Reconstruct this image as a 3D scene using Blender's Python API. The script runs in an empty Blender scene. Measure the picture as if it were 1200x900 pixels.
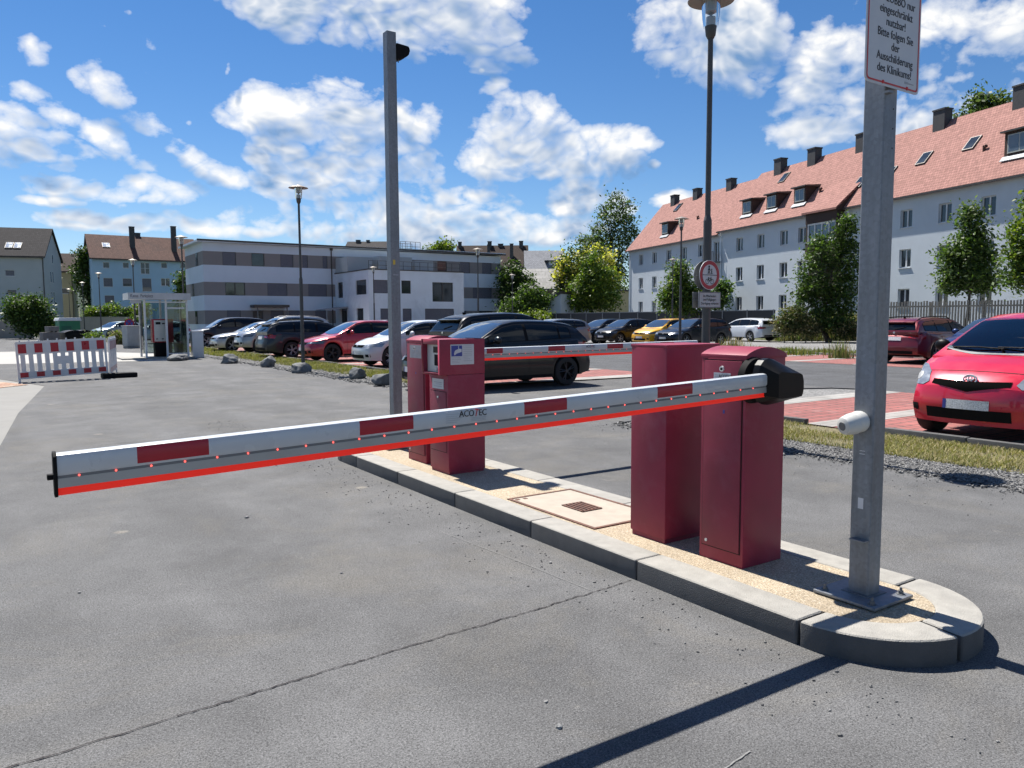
EXPOSURE = 0.9; SUN_E = 5.0; SKY_E = 0.055; CLOUD_E = 9.5
import bpy, bmesh, math, random
import numpy as np
from mathutils import Vector, Matrix
from mathutils.bvhtree import BVHTree
random.seed(7); RNG = np.random.default_rng(7)
S = bpy.context.scene
C = S.collection
PI = math.pi
# ------------------------------------------------------------------ site frame
# x (t) runs across the lane, y (s) along it; the photograph was taken from (0, 0, 1.5)
TH = math.atan2(.557, .830); CT, ST = math.cos(TH), math.sin(TH)
EYE = 1.5; FPX = 900.0
PITCH = math.atan((450-374)/900); ROLL = math.radians(.3)
def _rot(v): return Vector((CT*v[0]+ST*v[1], -ST*v[0]+CT*v[1], v[2]))
_f = (0, math.cos(PITCH), -math.sin(PITCH)); _u0 = (0, math.sin(PITCH), math.cos(PITCH)); _r0 = (1, 0, 0)
_cr, _sr = math.cos(ROLL), math.sin(ROLL)
FW = _rot(_f)
RT = _rot([_r0[i]*_cr-_u0[i]*_sr for i in range(3)])
UP = _rot([_u0[i]*_cr+_r0[i]*_sr for i in range(3)])
def ray(px, py): return FW*FPX+RT*(px-600)-UP*(py-450)
def gp(px, py, z=0.0):                    # ground point seen at a place of the photo
    r = ray(px, py); k = (z-EYE)/r.z
    return Vector((r.x*k, r.y*k, z))
VF = Vector((ST, CT, 0))                  # horizontal viewing direction
def at(px, py, d):                        # point at distance d ahead
    r = ray(px, py); k = d/(r.x*VF.x+r.y*VF.y)
    return Vector((r.x*k, r.y*k, EYE+r.z*k))
def tpx(px, s):                           # t where the line of sight crosses y = s
    q = (px-600)/FPX
    return s*(q*CT+ST)/(CT-q*ST)
def spx(px, t):
    q = (px-600)/FPX
    return t*(CT-q*ST)/(q*CT+ST)
def old(x, y): return Vector((CT*x+ST*y, -ST*x+CT*y, 0))
# ------------------------------------------------------------------ objects
def tag(o, label=None, cat=None, group=None, kind=None):
    if label: o['label'] = label
    if cat: o['category'] = cat
    if group: o['group'] = group
    if kind: o['kind'] = kind
    return o
def empty(name, loc=(0, 0, 0), rz=0.0, label=None, cat=None, group=None, kind=None):
    o = bpy.data.objects.new(name, None); C.objects.link(o)
    o.empty_display_size = .2
    o.location = loc; o.rotation_euler = (0, 0, rz)
    return tag(o, label, cat, group, kind)
def put(name, data, parent=None, loc=None, rot=None):
    o = bpy.data.objects.new(name, data); C.objects.link(o)
    if parent is not None: o.parent = parent
    if loc is not None: o.location = loc
    if rot is not None: o.rotation_euler = rot
    return o
def kids(o): return [c for c in o.children]
def copy_tree(o, parent=None):
    c = o.copy(); C.objects.link(c)
    if parent is not None: c.parent = parent
    for ch in kids(o): copy_tree(ch, c)
    return c
class MB:
    def __init__(s): s.bm = bmesh.new(); s.M = None
    def v(s, p):
        p = Vector(p)
        if s.M is not None: p = s.M @ p
        return s.bm.verts.new(p)
    def face(s, pts, mi=0):
        try: f = s.bm.faces.new([s.v(p) for p in pts])
        except ValueError: return None
        f.material_index = mi; return f
    def box(s, x0, x1, y0, y1, z0, z1, mi=0):
        p = [s.v(q) for q in ((x0,y0,z0),(x1,y0,z0),(x1,y1,z0),(x0,y1,z0),(x0,y0,z1),(x1,y0,z1),(x1,y1,z1),(x0,y1,z1))]
        for q in ((3,2,1,0),(4,5,6,7),(0,1,5,4),(1,2,6,5),(2,3,7,6),(3,0,4,7)):
            f = s.bm.faces.new([p[i] for i in q]); f.material_index = mi
        return s
    def cyl(s, p0, p1, r0, r1=None, n=16, mi=0, caps=True):
        r1 = r0 if r1 is None else r1
        p0, p1 = Vector(p0), Vector(p1); d = (p1-p0)
        if d.length < 1e-6: return s
        d.normalize(); a = d.orthogonal().normalized(); b = d.cross(a)
        A = []; B = []
        for i in range(n):
            e = a*math.cos(2*PI*i/n)+b*math.sin(2*PI*i/n)
            A.append(s.v(p0+e*r0)); B.append(s.v(p1+e*r1))
        for i in range(n):
            f = s.bm.faces.new((A[i], A[(i+1)%n], B[(i+1)%n], B[i])); f.material_index = mi
        if caps:
            f = s.bm.faces.new(A[::-1]); f.material_index = mi
            f = s.bm.faces.new(B); f.material_index = mi
        return s
    def lathe(s, prof, c=(0,0,0), n=24, axis='z', mi=0, closed=False, caps=True):
        rings = []
        for r, h in prof:
            ring = []
            for i in range(n):
                a = 2*PI*i/n; x, y = r*math.cos(a), r*math.sin(a)
                p = (x, y, h) if axis == 'z' else ((x, h, y) if axis == 'y' else (h, x, y))
                ring.append(s.v((c[0]+p[0], c[1]+p[1], c[2]+p[2])))
            rings.append(ring)
        m = len(rings)
        for k in range(m if closed else m-1):
            A, B = rings[k], rings[(k+1) % m]
            for i in range(n):
                f = s.bm.faces.new((A[i], A[(i+1)%n], B[(i+1)%n], B[i])); f.material_index = mi
        if not closed and caps:
            for ring, pr in ((rings[0], prof[0]), (rings[-1], prof[-1])):
                if pr[0] > 1e-5:
                    try:
                        f = s.bm.faces.new(ring); f.material_index = mi
                    except ValueError: pass
        return s
    def prism(s, pts, plane, h0, h1, mi=0, mi_side=None):
        def P(a, b, h): return (a, b, h) if plane == 'xy' else ((a, h, b) if plane == 'xz' else (h, a, b))
        A = [s.v(P(a, b, h0)) for a, b in pts]; B = [s.v(P(a, b, h1)) for a, b in pts]
        n = len(pts); ms = mi if mi_side is None else mi_side
        for q, m in ((A[::-1], mi), (B, mi)):
            try:
                f = s.bm.faces.new(q); f.material_index = m
            except ValueError: pass
        for i in range(n):
            f = s.bm.faces.new((A[i], A[(i+1)%n], B[(i+1)%n], B[i])); f.material_index = ms
        return s
    def tube(s, path, r, n=8, mi=0):
        rs = r if isinstance(r, (list, tuple)) else [r]*len(path)
        for i in range(len(path)-1): s.cyl(path[i], path[i+1], rs[i], rs[i+1], n, mi)
        return s
    def ball(s, c, r, sx=1, sy=1, sz=1, sub=2, mi=0):
        q = bmesh.ops.create_icosphere(s.bm, subdivisions=sub, radius=1)
        for v in q['verts']:
            v.co = Vector((c[0]+v.co.x*r*sx, c[1]+v.co.y*r*sy, c[2]+v.co.z*r*sz))
            if s.M is not None: v.co = s.M @ v.co
        for f in {f for v in q['verts'] for f in v.link_faces}: f.material_index = mi
        return s
    def mesh(s, name, mats, bevel=0.0, seg=2, smooth=35.0, ang=25, noise=None):
        bmesh.ops.recalc_face_normals(s.bm, faces=s.bm.faces)
        if bevel:
            bmesh.ops.remove_doubles(s.bm, verts=s.bm.verts, dist=1e-5)
            E = [e for e in s.bm.edges if len(e.link_faces) == 2 and e.calc_face_angle(0) > math.radians(ang)]
            bmesh.ops.bevel(s.bm, geom=E, offset=bevel, segments=seg, affect='EDGES', profile=.6, clamp_overlap=True)
        me = bpy.data.meshes.new(name); s.bm.to_mesh(me); s.bm.free()
        for m in (mats if isinstance(mats, (list, tuple)) else [mats]): me.materials.append(m)
        if smooth:
            me.polygons.foreach_set('use_smooth', [True]*len(me.polygons))
            me.set_sharp_from_angle(angle=math.radians(smooth))
        return me
    def build(s, name, mats, parent=None, loc=None, rot=None, **k):
        return put(name, s.mesh(name, mats, **k), parent, loc, rot)
def raw_mesh(name, co, faces, mats, mi=None, smooth=False):
    me = bpy.data.meshes.new(name)
    co = np.asarray(co, dtype=np.float32); faces = np.asarray(faces, dtype=np.int32); k = faces.shape[1]
    me.vertices.add(len(co)); me.vertices.foreach_set('co', co.ravel())
    me.loops.add(faces.size); me.loops.foreach_set('vertex_index', faces.ravel())
    me.polygons.add(len(faces)); me.polygons.foreach_set('loop_start', np.arange(0, faces.size, k, dtype=np.int32))
    for m in (mats if isinstance(mats, (list, tuple)) else [mats]): me.materials.append(m)
    if mi is not None: me.polygons.foreach_set('material_index', np.asarray(mi, dtype=np.int32))
    me.update(calc_edges=True); me.validate()
    if smooth: me.polygons.foreach_set('use_smooth', [True]*len(me.polygons))
    return me
def sheet(name, poly, z, m, kind='structure'):
    b = MB(); b.face([(p[0], p[1], z) for p in poly])
    o = b.build(name, m, smooth=0)
    if o.data.polygons[0].normal.z < 0: o.data.flip_normals()
    return tag(o, kind=kind)
def text_obj(name, body, size, m, parent, loc, rot, extrude=.0008, align='CENTER', sx=1.0):
    cu = bpy.data.curves.new(name, 'FONT'); cu.body = body; cu.size = size; cu.extrude = extrude
    cu.align_x = align; cu.align_y = 'CENTER'; cu.resolution_u = 3
    o = bpy.data.objects.new(name, cu); C.objects.link(o)
    bpy.context.view_layer.update()
    me = bpy.data.meshes.new_from_object(o.evaluated_get(bpy.context.evaluated_depsgraph_get()))
    bpy.data.objects.remove(o); me.materials.clear(); me.materials.append(m)
    t = put(name, me, parent, loc, rot); t.scale = (sx, 1, 1)
    return t
# ------------------------------------------------------------------ materials
def new_mat(name):
    m = bpy.data.materials.new(name); m.use_nodes = True
    nt = m.node_tree; b = nt.nodes['Principled BSDF']
    return m, nt, b
def N(nt, typ, **k):
    n = nt.nodes.new(typ)
    for a, v in k.items():
        if a in n.inputs: n.inputs[a].default_value = v
        else: setattr(n, a, v)
    return n
def noise(nt, vec, scale, detail=4, rough=.55, dist=0.0):
    n = N(nt, 'ShaderNodeTexNoise'); n.inputs['Scale'].default_value = scale
    n.inputs['Detail'].default_value = detail; n.inputs['Roughness'].default_value = rough
    n.inputs['Distortion'].default_value = dist
    if vec is not None: nt.links.new(vec, n.inputs['Vector'])
    return n
def ramp(nt, fac, stops):
    r = N(nt, 'ShaderNodeValToRGB'); e = r.color_ramp.elements
    while len(e) < len(stops): e.new(.5)
    for i, (p, c) in enumerate(stops):
        e[i].position = p; e[i].color = (c, c, c, 1) if isinstance(c, (int, float)) else (*c, 1)
    nt.links.new(fac, r.inputs[0]); return r
def mixc(nt, fac, a, b, mode='MIX'):
    m = N(nt, 'ShaderNodeMix', data_type='RGBA', blend_type=mode)
    for s_, v in ((0, fac), (6, a), (7, b)):
        if hasattr(v, 'is_output'): nt.links.new(v, m.inputs[s_])
        else: m.inputs[s_].default_value = v if s_ == 0 else (*v[:3], 1)
    return m.outputs[2]
def math_(nt, op, a, b=None, c=None, clamp=False):
    n = N(nt, 'ShaderNodeMath', operation=op, use_clamp=clamp)
    for i, v in enumerate((a, b, c)):
        if v is None: continue
        if hasattr(v, 'is_output'): nt.links.new(v, n.inputs[i])
        else: n.inputs[i].default_value = v
    return n.outputs[0]
def bump(nt, b, h, strength=.3, dist=.01):
    n = N(nt, 'ShaderNodeBump'); n.inputs['Strength'].default_value = strength; n.inputs['Distance'].default_value = dist
    nt.links.new(h, n.inputs['Height']); nt.links.new(n.outputs[0], b.inputs['Normal'])
def coords(nt, which='Object', scale=None):
    t = N(nt, 'ShaderNodeTexCoord').outputs[which]
    if scale is not None:
        mp = N(nt, 'ShaderNodeMapping'); mp.inputs['Scale'].default_value = scale
        nt.links.new(t, mp.inputs[0]); t = mp.outputs[0]
    return t
def pmat(name, col, rough=.5, metal=0.0, var=.12, scale=3.0, bmp=0.0, bscale=60.0, coat=0.0, spec=None, rvar=.1, dirt=0.0, dirtcol=(.1,.08,.06)):
    m, nt, b = new_mat(name); v = coords(nt)
    n1 = noise(nt, v, scale, 6, .6)
    lo = tuple(c*(1-var) for c in col); hi = tuple(min(1, c*(1+var)) for c in col)
    c = ramp(nt, n1.outputs[0], [(.3, lo), (.7, hi)]).outputs[0]
    if dirt:
        n3 = noise(nt, v, scale*.6, 8, .7, .4)
        c = mixc(nt, ramp(nt, n3.outputs[0], [(.5, 0), (.75, dirt)]).outputs[0], c, dirtcol)
    nt.links.new(c, b.inputs['Base Color'])
    r = ramp(nt, n1.outputs[0], [(.3, max(0, rough-rvar)), (.7, min(1, rough+rvar))])
    nt.links.new(r.outputs[0], b.inputs['Roughness'])
    b.inputs['Metallic'].default_value = metal
    if coat: b.inputs['Coat Weight'].default_value = coat; b.inputs['Coat Roughness'].default_value = .03
    if spec is not None: b.inputs['Specular IOR Level'].default_value = spec
    if bmp: bump(nt, b, noise(nt, v, bscale, 5).outputs[0], bmp, .01)
    return m
def plain(name, col, rough=.5, metal=0, emit=0):
    m, nt, b = new_mat(name); b.inputs['Base Color'].default_value = (*col, 1)
    b.inputs['Roughness'].default_value = rough; b.inputs['Metallic'].default_value = metal
    if emit:
        b.inputs['Emission Color'].default_value = (*col, 1); b.inputs['Emission Strength'].default_value = emit
    return m
def asphalt(name, base, tan=.5, tone=1.0):
    m, nt, b = new_mat(name); v = coords(nt)
    fine = noise(nt, v, 120, 5, .8); vor = N(nt, 'ShaderNodeTexVoronoi'); vor.inputs['Scale'].default_value = 165
    nt.links.new(v, vor.inputs['Vector'])
    med = noise(nt, v, 1.3, 8, .65, .3); big = noise(nt, v, .22, 5, .6, .6)
    c = ramp(nt, med.outputs[0], [(.32, tuple(x*.72 for x in base)), (.5, base), (.68, tuple(x*1.28 for x in base))]).outputs[0]
    c = mixc(nt, ramp(nt, big.outputs[0], [(.38, 0), (.66, .3)]).outputs[0], c, tuple(x*1.45 for x in base))
    st = coords(nt, 'Object', (.55, .07, 1)); tr = noise(nt, st, 1.6, 5, .6, .2)          # worn wheel tracks along the lane
    c = mixc(nt, ramp(nt, tr.outputs[0], [(.42, 0), (.62, .45)]).outputs[0], c, tuple(x*.66 for x in base))
    if tan:
        t2 = noise(nt, v, .75, 9, .72, .8)
        c = mixc(nt, ramp(nt, t2.outputs[0], [(.50, 0), (.66, tan)]).outputs[0], c, (base[0]*1.5, base[1]*1.36, base[2]*1.1))
        t3 = noise(nt, v, 3.1, 6, .7, .5)
        c = mixc(nt, ramp(nt, t3.outputs[0], [(.66, 0), (.72, .6)]).outputs[0], c, (base[0]*2.2, base[1]*2.1, base[2]*1.9))
    if tan > .3:                                             # dried pale splashes and a few darker oil drips
        wv_ = N(nt, 'ShaderNodeVectorMath', operation='MULTIPLY_ADD'); nt.links.new(med.outputs['Color'], wv_.inputs[0]); wv_.inputs[1].default_value = (.25, .25, 0); nt.links.new(v, wv_.inputs[2])
        for sc_, r0_, r1_, cc, am in ((.95, .035, .06, tuple(x*q for x, q in zip(base, (2.3, 2.1, 1.75))), .6), (.55, .03, .075, tuple(x*.5 for x in base), .6)):
            vb = N(nt, 'ShaderNodeTexVoronoi'); vb.inputs['Scale'].default_value = sc_; nt.links.new(wv_.outputs[0], vb.inputs['Vector'])
            c = mixc(nt, ramp(nt, vb.outputs['Distance'], [(r0_, am), (r1_, 0)]).outputs[0], c, cc)
    sp = ramp(nt, fine.outputs[0], [(.36, .48), (.5, 1.0), (.62, 1.55)]).outputs[0]
    c = mixc(nt, 1.0, c, sp, 'MULTIPLY')
    sv = N(nt, 'ShaderNodeSeparateColor'); nt.links.new(vor.outputs['Color'], sv.inputs[0]); wh = math_(nt, 'MULTIPLY', ramp(nt, sv.outputs[0], [(.74, 0), (.80, .62)]).outputs[0], ramp(nt, vor.outputs['Distance'], [(.2, 1), (.5, 0)]).outputs[0])
    c = mixc(nt, wh, c, tuple(min(1, x*2.3) for x in base))
    dk = math_(nt, 'MULTIPLY', ramp(nt, sv.outputs[1], [(.66, 0), (.74, .85)]).outputs[0], ramp(nt, vor.outputs['Distance'], [(.25, 1), (.55, 0)]).outputs[0])
    c = mixc(nt, dk, c, tuple(x*.28 for x in base))
    nt.links.new(c, b.inputs['Base Color']); b.inputs['Roughness'].default_value = .9
    b.inputs['Specular IOR Level'].default_value = .25
    h = math_(nt, 'ADD', fine.outputs[0], vor.outputs['Distance'])
    bump(nt, b, h, .6, .0035)
    return m
def aggregate(name, cols, scale, rough=.9, bmp=.7, dist=.012, patch=None):
    m, nt, b = new_mat(name); v = coords(nt)
    vo = N(nt, 'ShaderNodeTexVoronoi'); vo.inputs['Scale'].default_value = scale; nt.links.new(v, vo.inputs['Vector'])
    k = len(cols); c = ramp(nt, vo.outputs['Color'], [(.15+.7*i/(k-1), cols[i]) for i in range(k)]).outputs[0]
    ed = ramp(nt, vo.outputs['Distance'], [(.25, 1.0), (.75, .55)]).outputs[0]
    c = mixc(nt, 1.0, c, ed, 'MULTIPLY')
    n = noise(nt, v, .9, 7, .65, .4)
    c = mixc(nt, 1.0, c, ramp(nt, n.outputs[0], [(.3, .72), (.7, 1.2)]).outputs[0], 'MULTIPLY')
    if patch:
        n2 = noise(nt, v, 1.4, 8, .7, .6)
        c = mixc(nt, ramp(nt, n2.outputs[0], [(.5, 0), (.62, .85)]).outputs[0], c, patch)
    nt.links.new(c, b.inputs['Base Color']); b.inputs['Roughness'].default_value = rough
    inv = math_(nt, 'SUBTRACT', 1.0, vo.outputs['Distance']); bump(nt, b, inv, bmp, dist)
    return m
def leafmat(name, lo, hi, trans=.35, rough=.5):
    m, nt, b = new_mat(name); out = nt.nodes['Material Output']
    g = N(nt, 'ShaderNodeNewGeometry'); c = ramp(nt, g.outputs['Random Per Island'], [(0, lo), (.75, hi), (1, tuple(x*1.35 for x in hi))]).outputs[0]
    nt.links.new(c, b.inputs['Base Color']); b.inputs['Roughness'].default_value = rough; b.inputs['Specular IOR Level'].default_value = .3
    t = N(nt, 'ShaderNodeBsdfTranslucent'); tc = mixc(nt, 1.0, c, (1.3, 1.5, .5), 'MULTIPLY'); nt.links.new(tc, t.inputs[0])
    mx = N(nt, 'ShaderNodeMixShader'); mx.inputs[0].default_value = trans
    nt.links.new(b.outputs[0], mx.inputs[1]); nt.links.new(t.outputs[0], mx.inputs[2]); nt.links.new(mx.outputs[0], out.inputs[0])
    return m
def tilemat(name, col, tw=.2, th=.33, dirt=.25, dcol=(.08,.05,.045), bmp=.5, mortar=.45):
    # coords: object x along the eave, slope measured on z
    m, nt, b = new_mat(name); v = coords(nt)
    sep = N(nt, 'ShaderNodeSeparateXYZ'); nt.links.new(v, sep.inputs[0])
    cmb = N(nt, 'ShaderNodeCombineXYZ'); nt.links.new(sep.outputs[0], cmb.inputs[0]); nt.links.new(sep.outputs[2], cmb.inputs[1])
    br = N(nt, 'ShaderNodeTexBrick'); nt.links.new(cmb.outputs[0], br.inputs['Vector'])
    br.inputs['Scale'].default_value = 1; br.inputs['Brick Width'].default_value = tw; br.inputs['Row Height'].default_value = th*.77
    br.inputs['Mortar Size'].default_value = .014; br.inputs['Mortar Smooth'].default_value = .3
    br.inputs['Color1'].default_value = (*[x*1.1 for x in col], 1); br.inputs['Color2'].default_value = (*[x*.86 for x in col], 1)
    br.inputs['Mortar'].default_value = (*[x*mortar for x in col], 1)
    n = noise(nt, v, .35, 8, .65, .5)
    c = mixc(nt, ramp(nt, n.outputs[0], [(.45, 0), (.75, dirt)]).outputs[0], br.outputs[0], dcol)
    n2 = noise(nt, v, 4, 4); c = mixc(nt, 1.0, c, ramp(nt, n2.outputs[0], [(.3, .85), (.7, 1.15)]).outputs[0], 'MULTIPLY')
    nt.links.new(c, b.inputs['Base Color']); b.inputs['Roughness'].default_value = .85; b.inputs['Specular IOR Level'].default_value = .12
    bump(nt, b, br.outputs['Fac'], -bmp, .02)
    return m
def glassmat(name, tint=(.8,.9,.88), mirror=0.0):
    m, nt, b = new_mat(name); out = nt.nodes['Material Output']
    tr = N(nt, 'ShaderNodeBsdfTransparent'); tr.inputs[0].default_value = (*tint, 1)
    gl = N(nt, 'ShaderNodeBsdfGlossy'); gl.inputs['Roughness'].default_value = .03
    fr = N(nt, 'ShaderNodeFresnel'); fr.inputs[0].default_value = 1.5
    mx = N(nt, 'ShaderNodeMixShader'); nt.links.new(math_(nt, 'ADD', fr.outputs[0], mirror, clamp=True), mx.inputs[0])
    nt.links.new(tr.outputs[0], mx.inputs[1]); nt.links.new(gl.outputs[0], mx.inputs[2]); nt.links.new(mx.outputs[0], out.inputs[0])
    return m
def galv(name, col=(.20,.215,.235), rough=.5):
    m, nt, b = new_mat(name); v = coords(nt)
    vo = N(nt, 'ShaderNodeTexVoronoi'); vo.inputs['Scale'].default_value = 60; nt.links.new(v, vo.inputs['Vector'])
    n = noise(nt, coords(nt, 'Object', (9, 9, 1.2)), 1.5, 6, .65)
    c = ramp(nt, n.outputs[0], [(.3, tuple(x*.72 for x in col)), (.7, tuple(x*1.2 for x in col))]).outputs[0]
    sp_ = N(nt, 'ShaderNodeSeparateColor'); nt.links.new(vo.outputs['Color'], sp_.inputs[0])
    c = mixc(nt, 1.0, c, ramp(nt, sp_.outputs[0], [(0, .9), (1, 1.08)]).outputs[0], 'MULTIPLY')
    nt.links.new(c, b.inputs['Base Color']); b.inputs['Metallic'].default_value = .4
    r = ramp(nt, n.outputs[0], [(.3, rough-.1), (.7, rough+.15)]); nt.links.new(r.outputs[0], b.inputs['Roughness'])
    return m
MT = {}
MT['asphalt'] = asphalt('weathered_asphalt', (.110, .110, .110), .32)
MT['asphalt2'] = asphalt('smooth_asphalt', (.080, .082, .086), .12)
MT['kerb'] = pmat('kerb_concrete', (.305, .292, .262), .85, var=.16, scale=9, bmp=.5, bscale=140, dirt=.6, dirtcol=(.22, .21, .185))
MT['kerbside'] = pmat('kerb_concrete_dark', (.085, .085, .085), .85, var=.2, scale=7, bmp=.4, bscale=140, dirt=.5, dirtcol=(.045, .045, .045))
MT['tan'] = aggregate('exposed_aggregate', [(.38, .305, .205), (.50, .41, .285), (.44, .355, .245), (.60, .51, .385)], 120, .9, .5, .006)
MT['slab'] = pmat('slab_concrete', (.37, .325, .265), .88, var=.12, scale=8, bmp=.3, bscale=160, dirt=.3, dirtcol=(.28, .22, .15))
MT['rust'] = pmat('rusty_iron', (.13, .062, .042), .85, var=.4, scale=30, bmp=.4, bscale=90)
MT['iron'] = pmat('dark_iron', (.05, .04, .037), .8, var=.3, scale=30)
MT['groove'] = plain('boom_groove', (.17, .17, .17), .6)
MT['galv'] = galv('galvanised_steel')
MT['galvd'] = galv('galvanised_steel_dull', (.17, .175, .18), .6)
MT['maroon'] = pmat('faded_maroon_paint', (.25, .029, .056), .45, var=.12, scale=4, dirt=.4, dirtcol=(.33, .12, .15), bmp=.04, bscale=300, spec=.28)  # pink dust tint, strengthened to put sky sheen into the paint colour
MT['maroon2'] = pmat('faded_maroon_door_paint', (.215, .028, .051), .45, var=.12, scale=5, dirt=.22, dirtcol=(.33, .12, .17), bmp=.04, bscale=300, spec=.3)
MT['black'] = pmat('black_plastic', (.004, .004, .005), .42, var=.3, scale=8, spec=.16)
MT['blackm'] = pmat('matt_black', (.006, .006, .007), .7, var=.3, scale=8, spec=.15)
MT['gap'] = plain('dark_gap', (.012, .008, .009), .9)
MT['white'] = pmat('white_paint', (.60, .61, .62), .4, var=.05, scale=4)
MT['boom'] = pmat('white_boom_lacquer', (.50, .525, .55), .3, var=.04, scale=3, dirt=.3, dirtcol=(.36, .36, .35))
MT['alu'] = pmat('brushed_aluminium', (.36, .36, .355), .45, .3, var=.08, scale=6)
MT['red'] = pmat('red_reflective_film', (.34, .008, .022), .35, var=.08, scale=5)
MT['redsoft'] = plain('emissive_red_rubber', (.85, .022, .010), .6, 0, .2)  # weak emission added to make the red rubber edge brighter
MT['led'] = plain('red_led', (1, .10, .08), .3, 0, 1.3)
MT['cream'] = pmat('offwhite_plastic', (.55, .55, .52), .4, var=.05, scale=7)
MT['sticker'] = pmat('white_sticker', (.52, .53, .55), .45, var=.05, scale=12)
MT['ink'] = plain('black_ink', (.02, .02, .025), .6)
MT['inkgrey'] = plain('grey_ink', (.34, .35, .38), .6)
MT['inkblue'] = plain('blue_ink', (.035, .05, .25), .5)
MT['inkred'] = plain('red_ink', (.5, .03, .03), .5)
MT['pole'] = pmat('lamp_post_paint', (.060, .060, .060), .5, .2, var=.2, scale=5)
MT['lampglass'] = glassmat('lamp_glass', (.9, .93, .95))
MT['kiosk'] = glassmat('kiosk_glass', (.66, .74, .73))
MT['tyre'] = pmat('tyre_rubber', (.018, .018, .018), .85, var=.3, scale=9)
MT['rim'] = pmat('alloy_wheel', (.34, .345, .35), .35, .15, var=.06)
MT['rimd'] = pmat('dark_alloy_wheel', (.035, .036, .04), .35, .5, var=.1)
MT['chrome'] = plain('chrome', (.62, .64, .66), .22, .55)
MT['lens'] = pmat('headlight_lens', (.34, .36, .38), .14, .5, var=.25, scale=9, coat=1)
MT['lensd'] = pmat('dark_headlight_lens', (.12, .125, .13), .08, .5, var=.5, scale=30, coat=1)
MT['tail'] = pmat('tail_light_lens', (.30, .012, .012), .12, 0, var=.3, scale=25, coat=1)
MT['plate'] = pmat('number_plate', (.62, .62, .62), .45, var=.45, scale=75)
MT['carglass'] = pmat('dark_car_glass', (.006, .008, .010), .04, 0, var=.2, scale=2, spec=.38, rvar=.01)
def windscreen():
    m, nt, b = new_mat('windscreen_glass')
    b.inputs['Base Color'].default_value = (.035, .045, .055, 1); b.inputs['Roughness'].default_value = .03
    b.inputs['Specular IOR Level'].default_value = .9; b.inputs['Coat Weight'].default_value = 1
    b.inputs['Coat IOR'].default_value = 1.8; b.inputs['Coat Roughness'].default_value = .02
    return m
MT['screen'] = windscreen()
MT['pane'] = pmat('window_pane', (.030, .036, .042), .06, 0, var=.5, scale=.8, spec=.7, rvar=.02)
MT['wood'] = pmat('weathered_wood', (.27, .245, .205), .85, var=.3, scale=9, bmp=.4, bscale=40)
MT['barkm'] = pmat('tree_bark', (.085, .068, .052), .9, var=.4, scale=12, bmp=.8, bscale=40)
MT['rock'] = pmat('granite_boulder', (.135, .14, .14), .85, var=.45, scale=5, bmp=.9, bscale=18, dirt=.5, dirtcol=(.07, .075, .075))
MT['gravel'] = aggregate('grey_gravel', [(.07, .07, .07), (.19, .187, .18), (.12, .118, .115), (.26, .255, .25)], 34, .9, 1.0, .03)
MT['gravelfine'] = aggregate('fine_gravel', [(.16, .16, .156), (.29, .285, .276), (.22, .22, .216), (.35, .345, .335)], 30, .9, .7, .02)
MT['soil'] = aggregate('dry_grass_soil', [(.13, .115, .055), (.24, .20, .11), (.16, .16, .07), (.30, .25, .15)], 30, .95, .8, .02)
MT['earth'] = aggregate('meadow', [(.05, .06, .02), (.09, .10, .035), (.07, .08, .03)], 6, .95, .5, .03)
MT['forecourt'] = pmat('grey_forecourt_paving', (.205, .20, .185), .88, var=.15, scale=1.5, bmp=.3, bscale=60, dirt=.4, dirtcol=(.15, .14, .12))
MT['grillem'] = pmat('grille_black', (.004, .004, .004), 1.0, spec=0.02, rvar=0)
MT['sand'] = aggregate('orange_sand', [(.40, .20, .13), (.48, .30, .20), (.36, .22, .15)], 30, .9, .6, .02, patch=(.42, .36, .28))
MT['paleslab'] = pmat('pale_paving', (.34, .33, .305), .88, var=.12, scale=.9, bmp=.2, bscale=60, dirt=.3, dirtcol=(.24, .22, .2))
MT['stonefac'] = pmat('pebble_stone', (.22, .22, .215), .9, var=.5, scale=30)
def pavers(name, c1, c2, mort, bw, bh, rot=0):
    m, nt, b = new_mat(name); v = coords(nt)
    br = N(nt, 'ShaderNodeTexBrick'); nt.links.new(v, br.inputs['Vector'])
    br.inputs['Scale'].default_value = 1; br.inputs['Brick Width'].default_value = bw; br.inputs['Row Height'].default_value = bh
    br.inputs['Mortar Size'].default_value = .012; br.inputs['Color1'].default_value = (*c1, 1); br.inputs['Color2'].default_value = (*c2, 1); br.inputs['Mortar'].default_value = (*mort, 1)
    n = noise(nt, v, 1.1, 8, .65, .4); c = mixc(nt, 1.0, br.outputs[0], ramp(nt, n.outputs[0], [(.3, .75), (.7, 1.2)]).outputs[0], 'MULTIPLY')
    n2 = noise(nt, v, 2.6, 6, .7); c = mixc(nt, ramp(nt, n2.outputs[0], [(.55, 0), (.75, .35)]).outputs[0], c, (.38, .31, .28))
    nt.links.new(c, b.inputs['Base Color']); b.inputs['Roughness'].default_value = .85
    bump(nt, b, br.outputs['Fac'], -.8, .01)
    return m
MT['pavred'] = pavers('red_pavers', (.31, .105, .09), (.25, .085, .075), (.06, .045, .04), .21, .21)
MT['pavgrey'] = pavers('grey_pavers', (.31, .30, .28), (.27, .26, .24), (.18, .17, .16), .62, .21)
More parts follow.
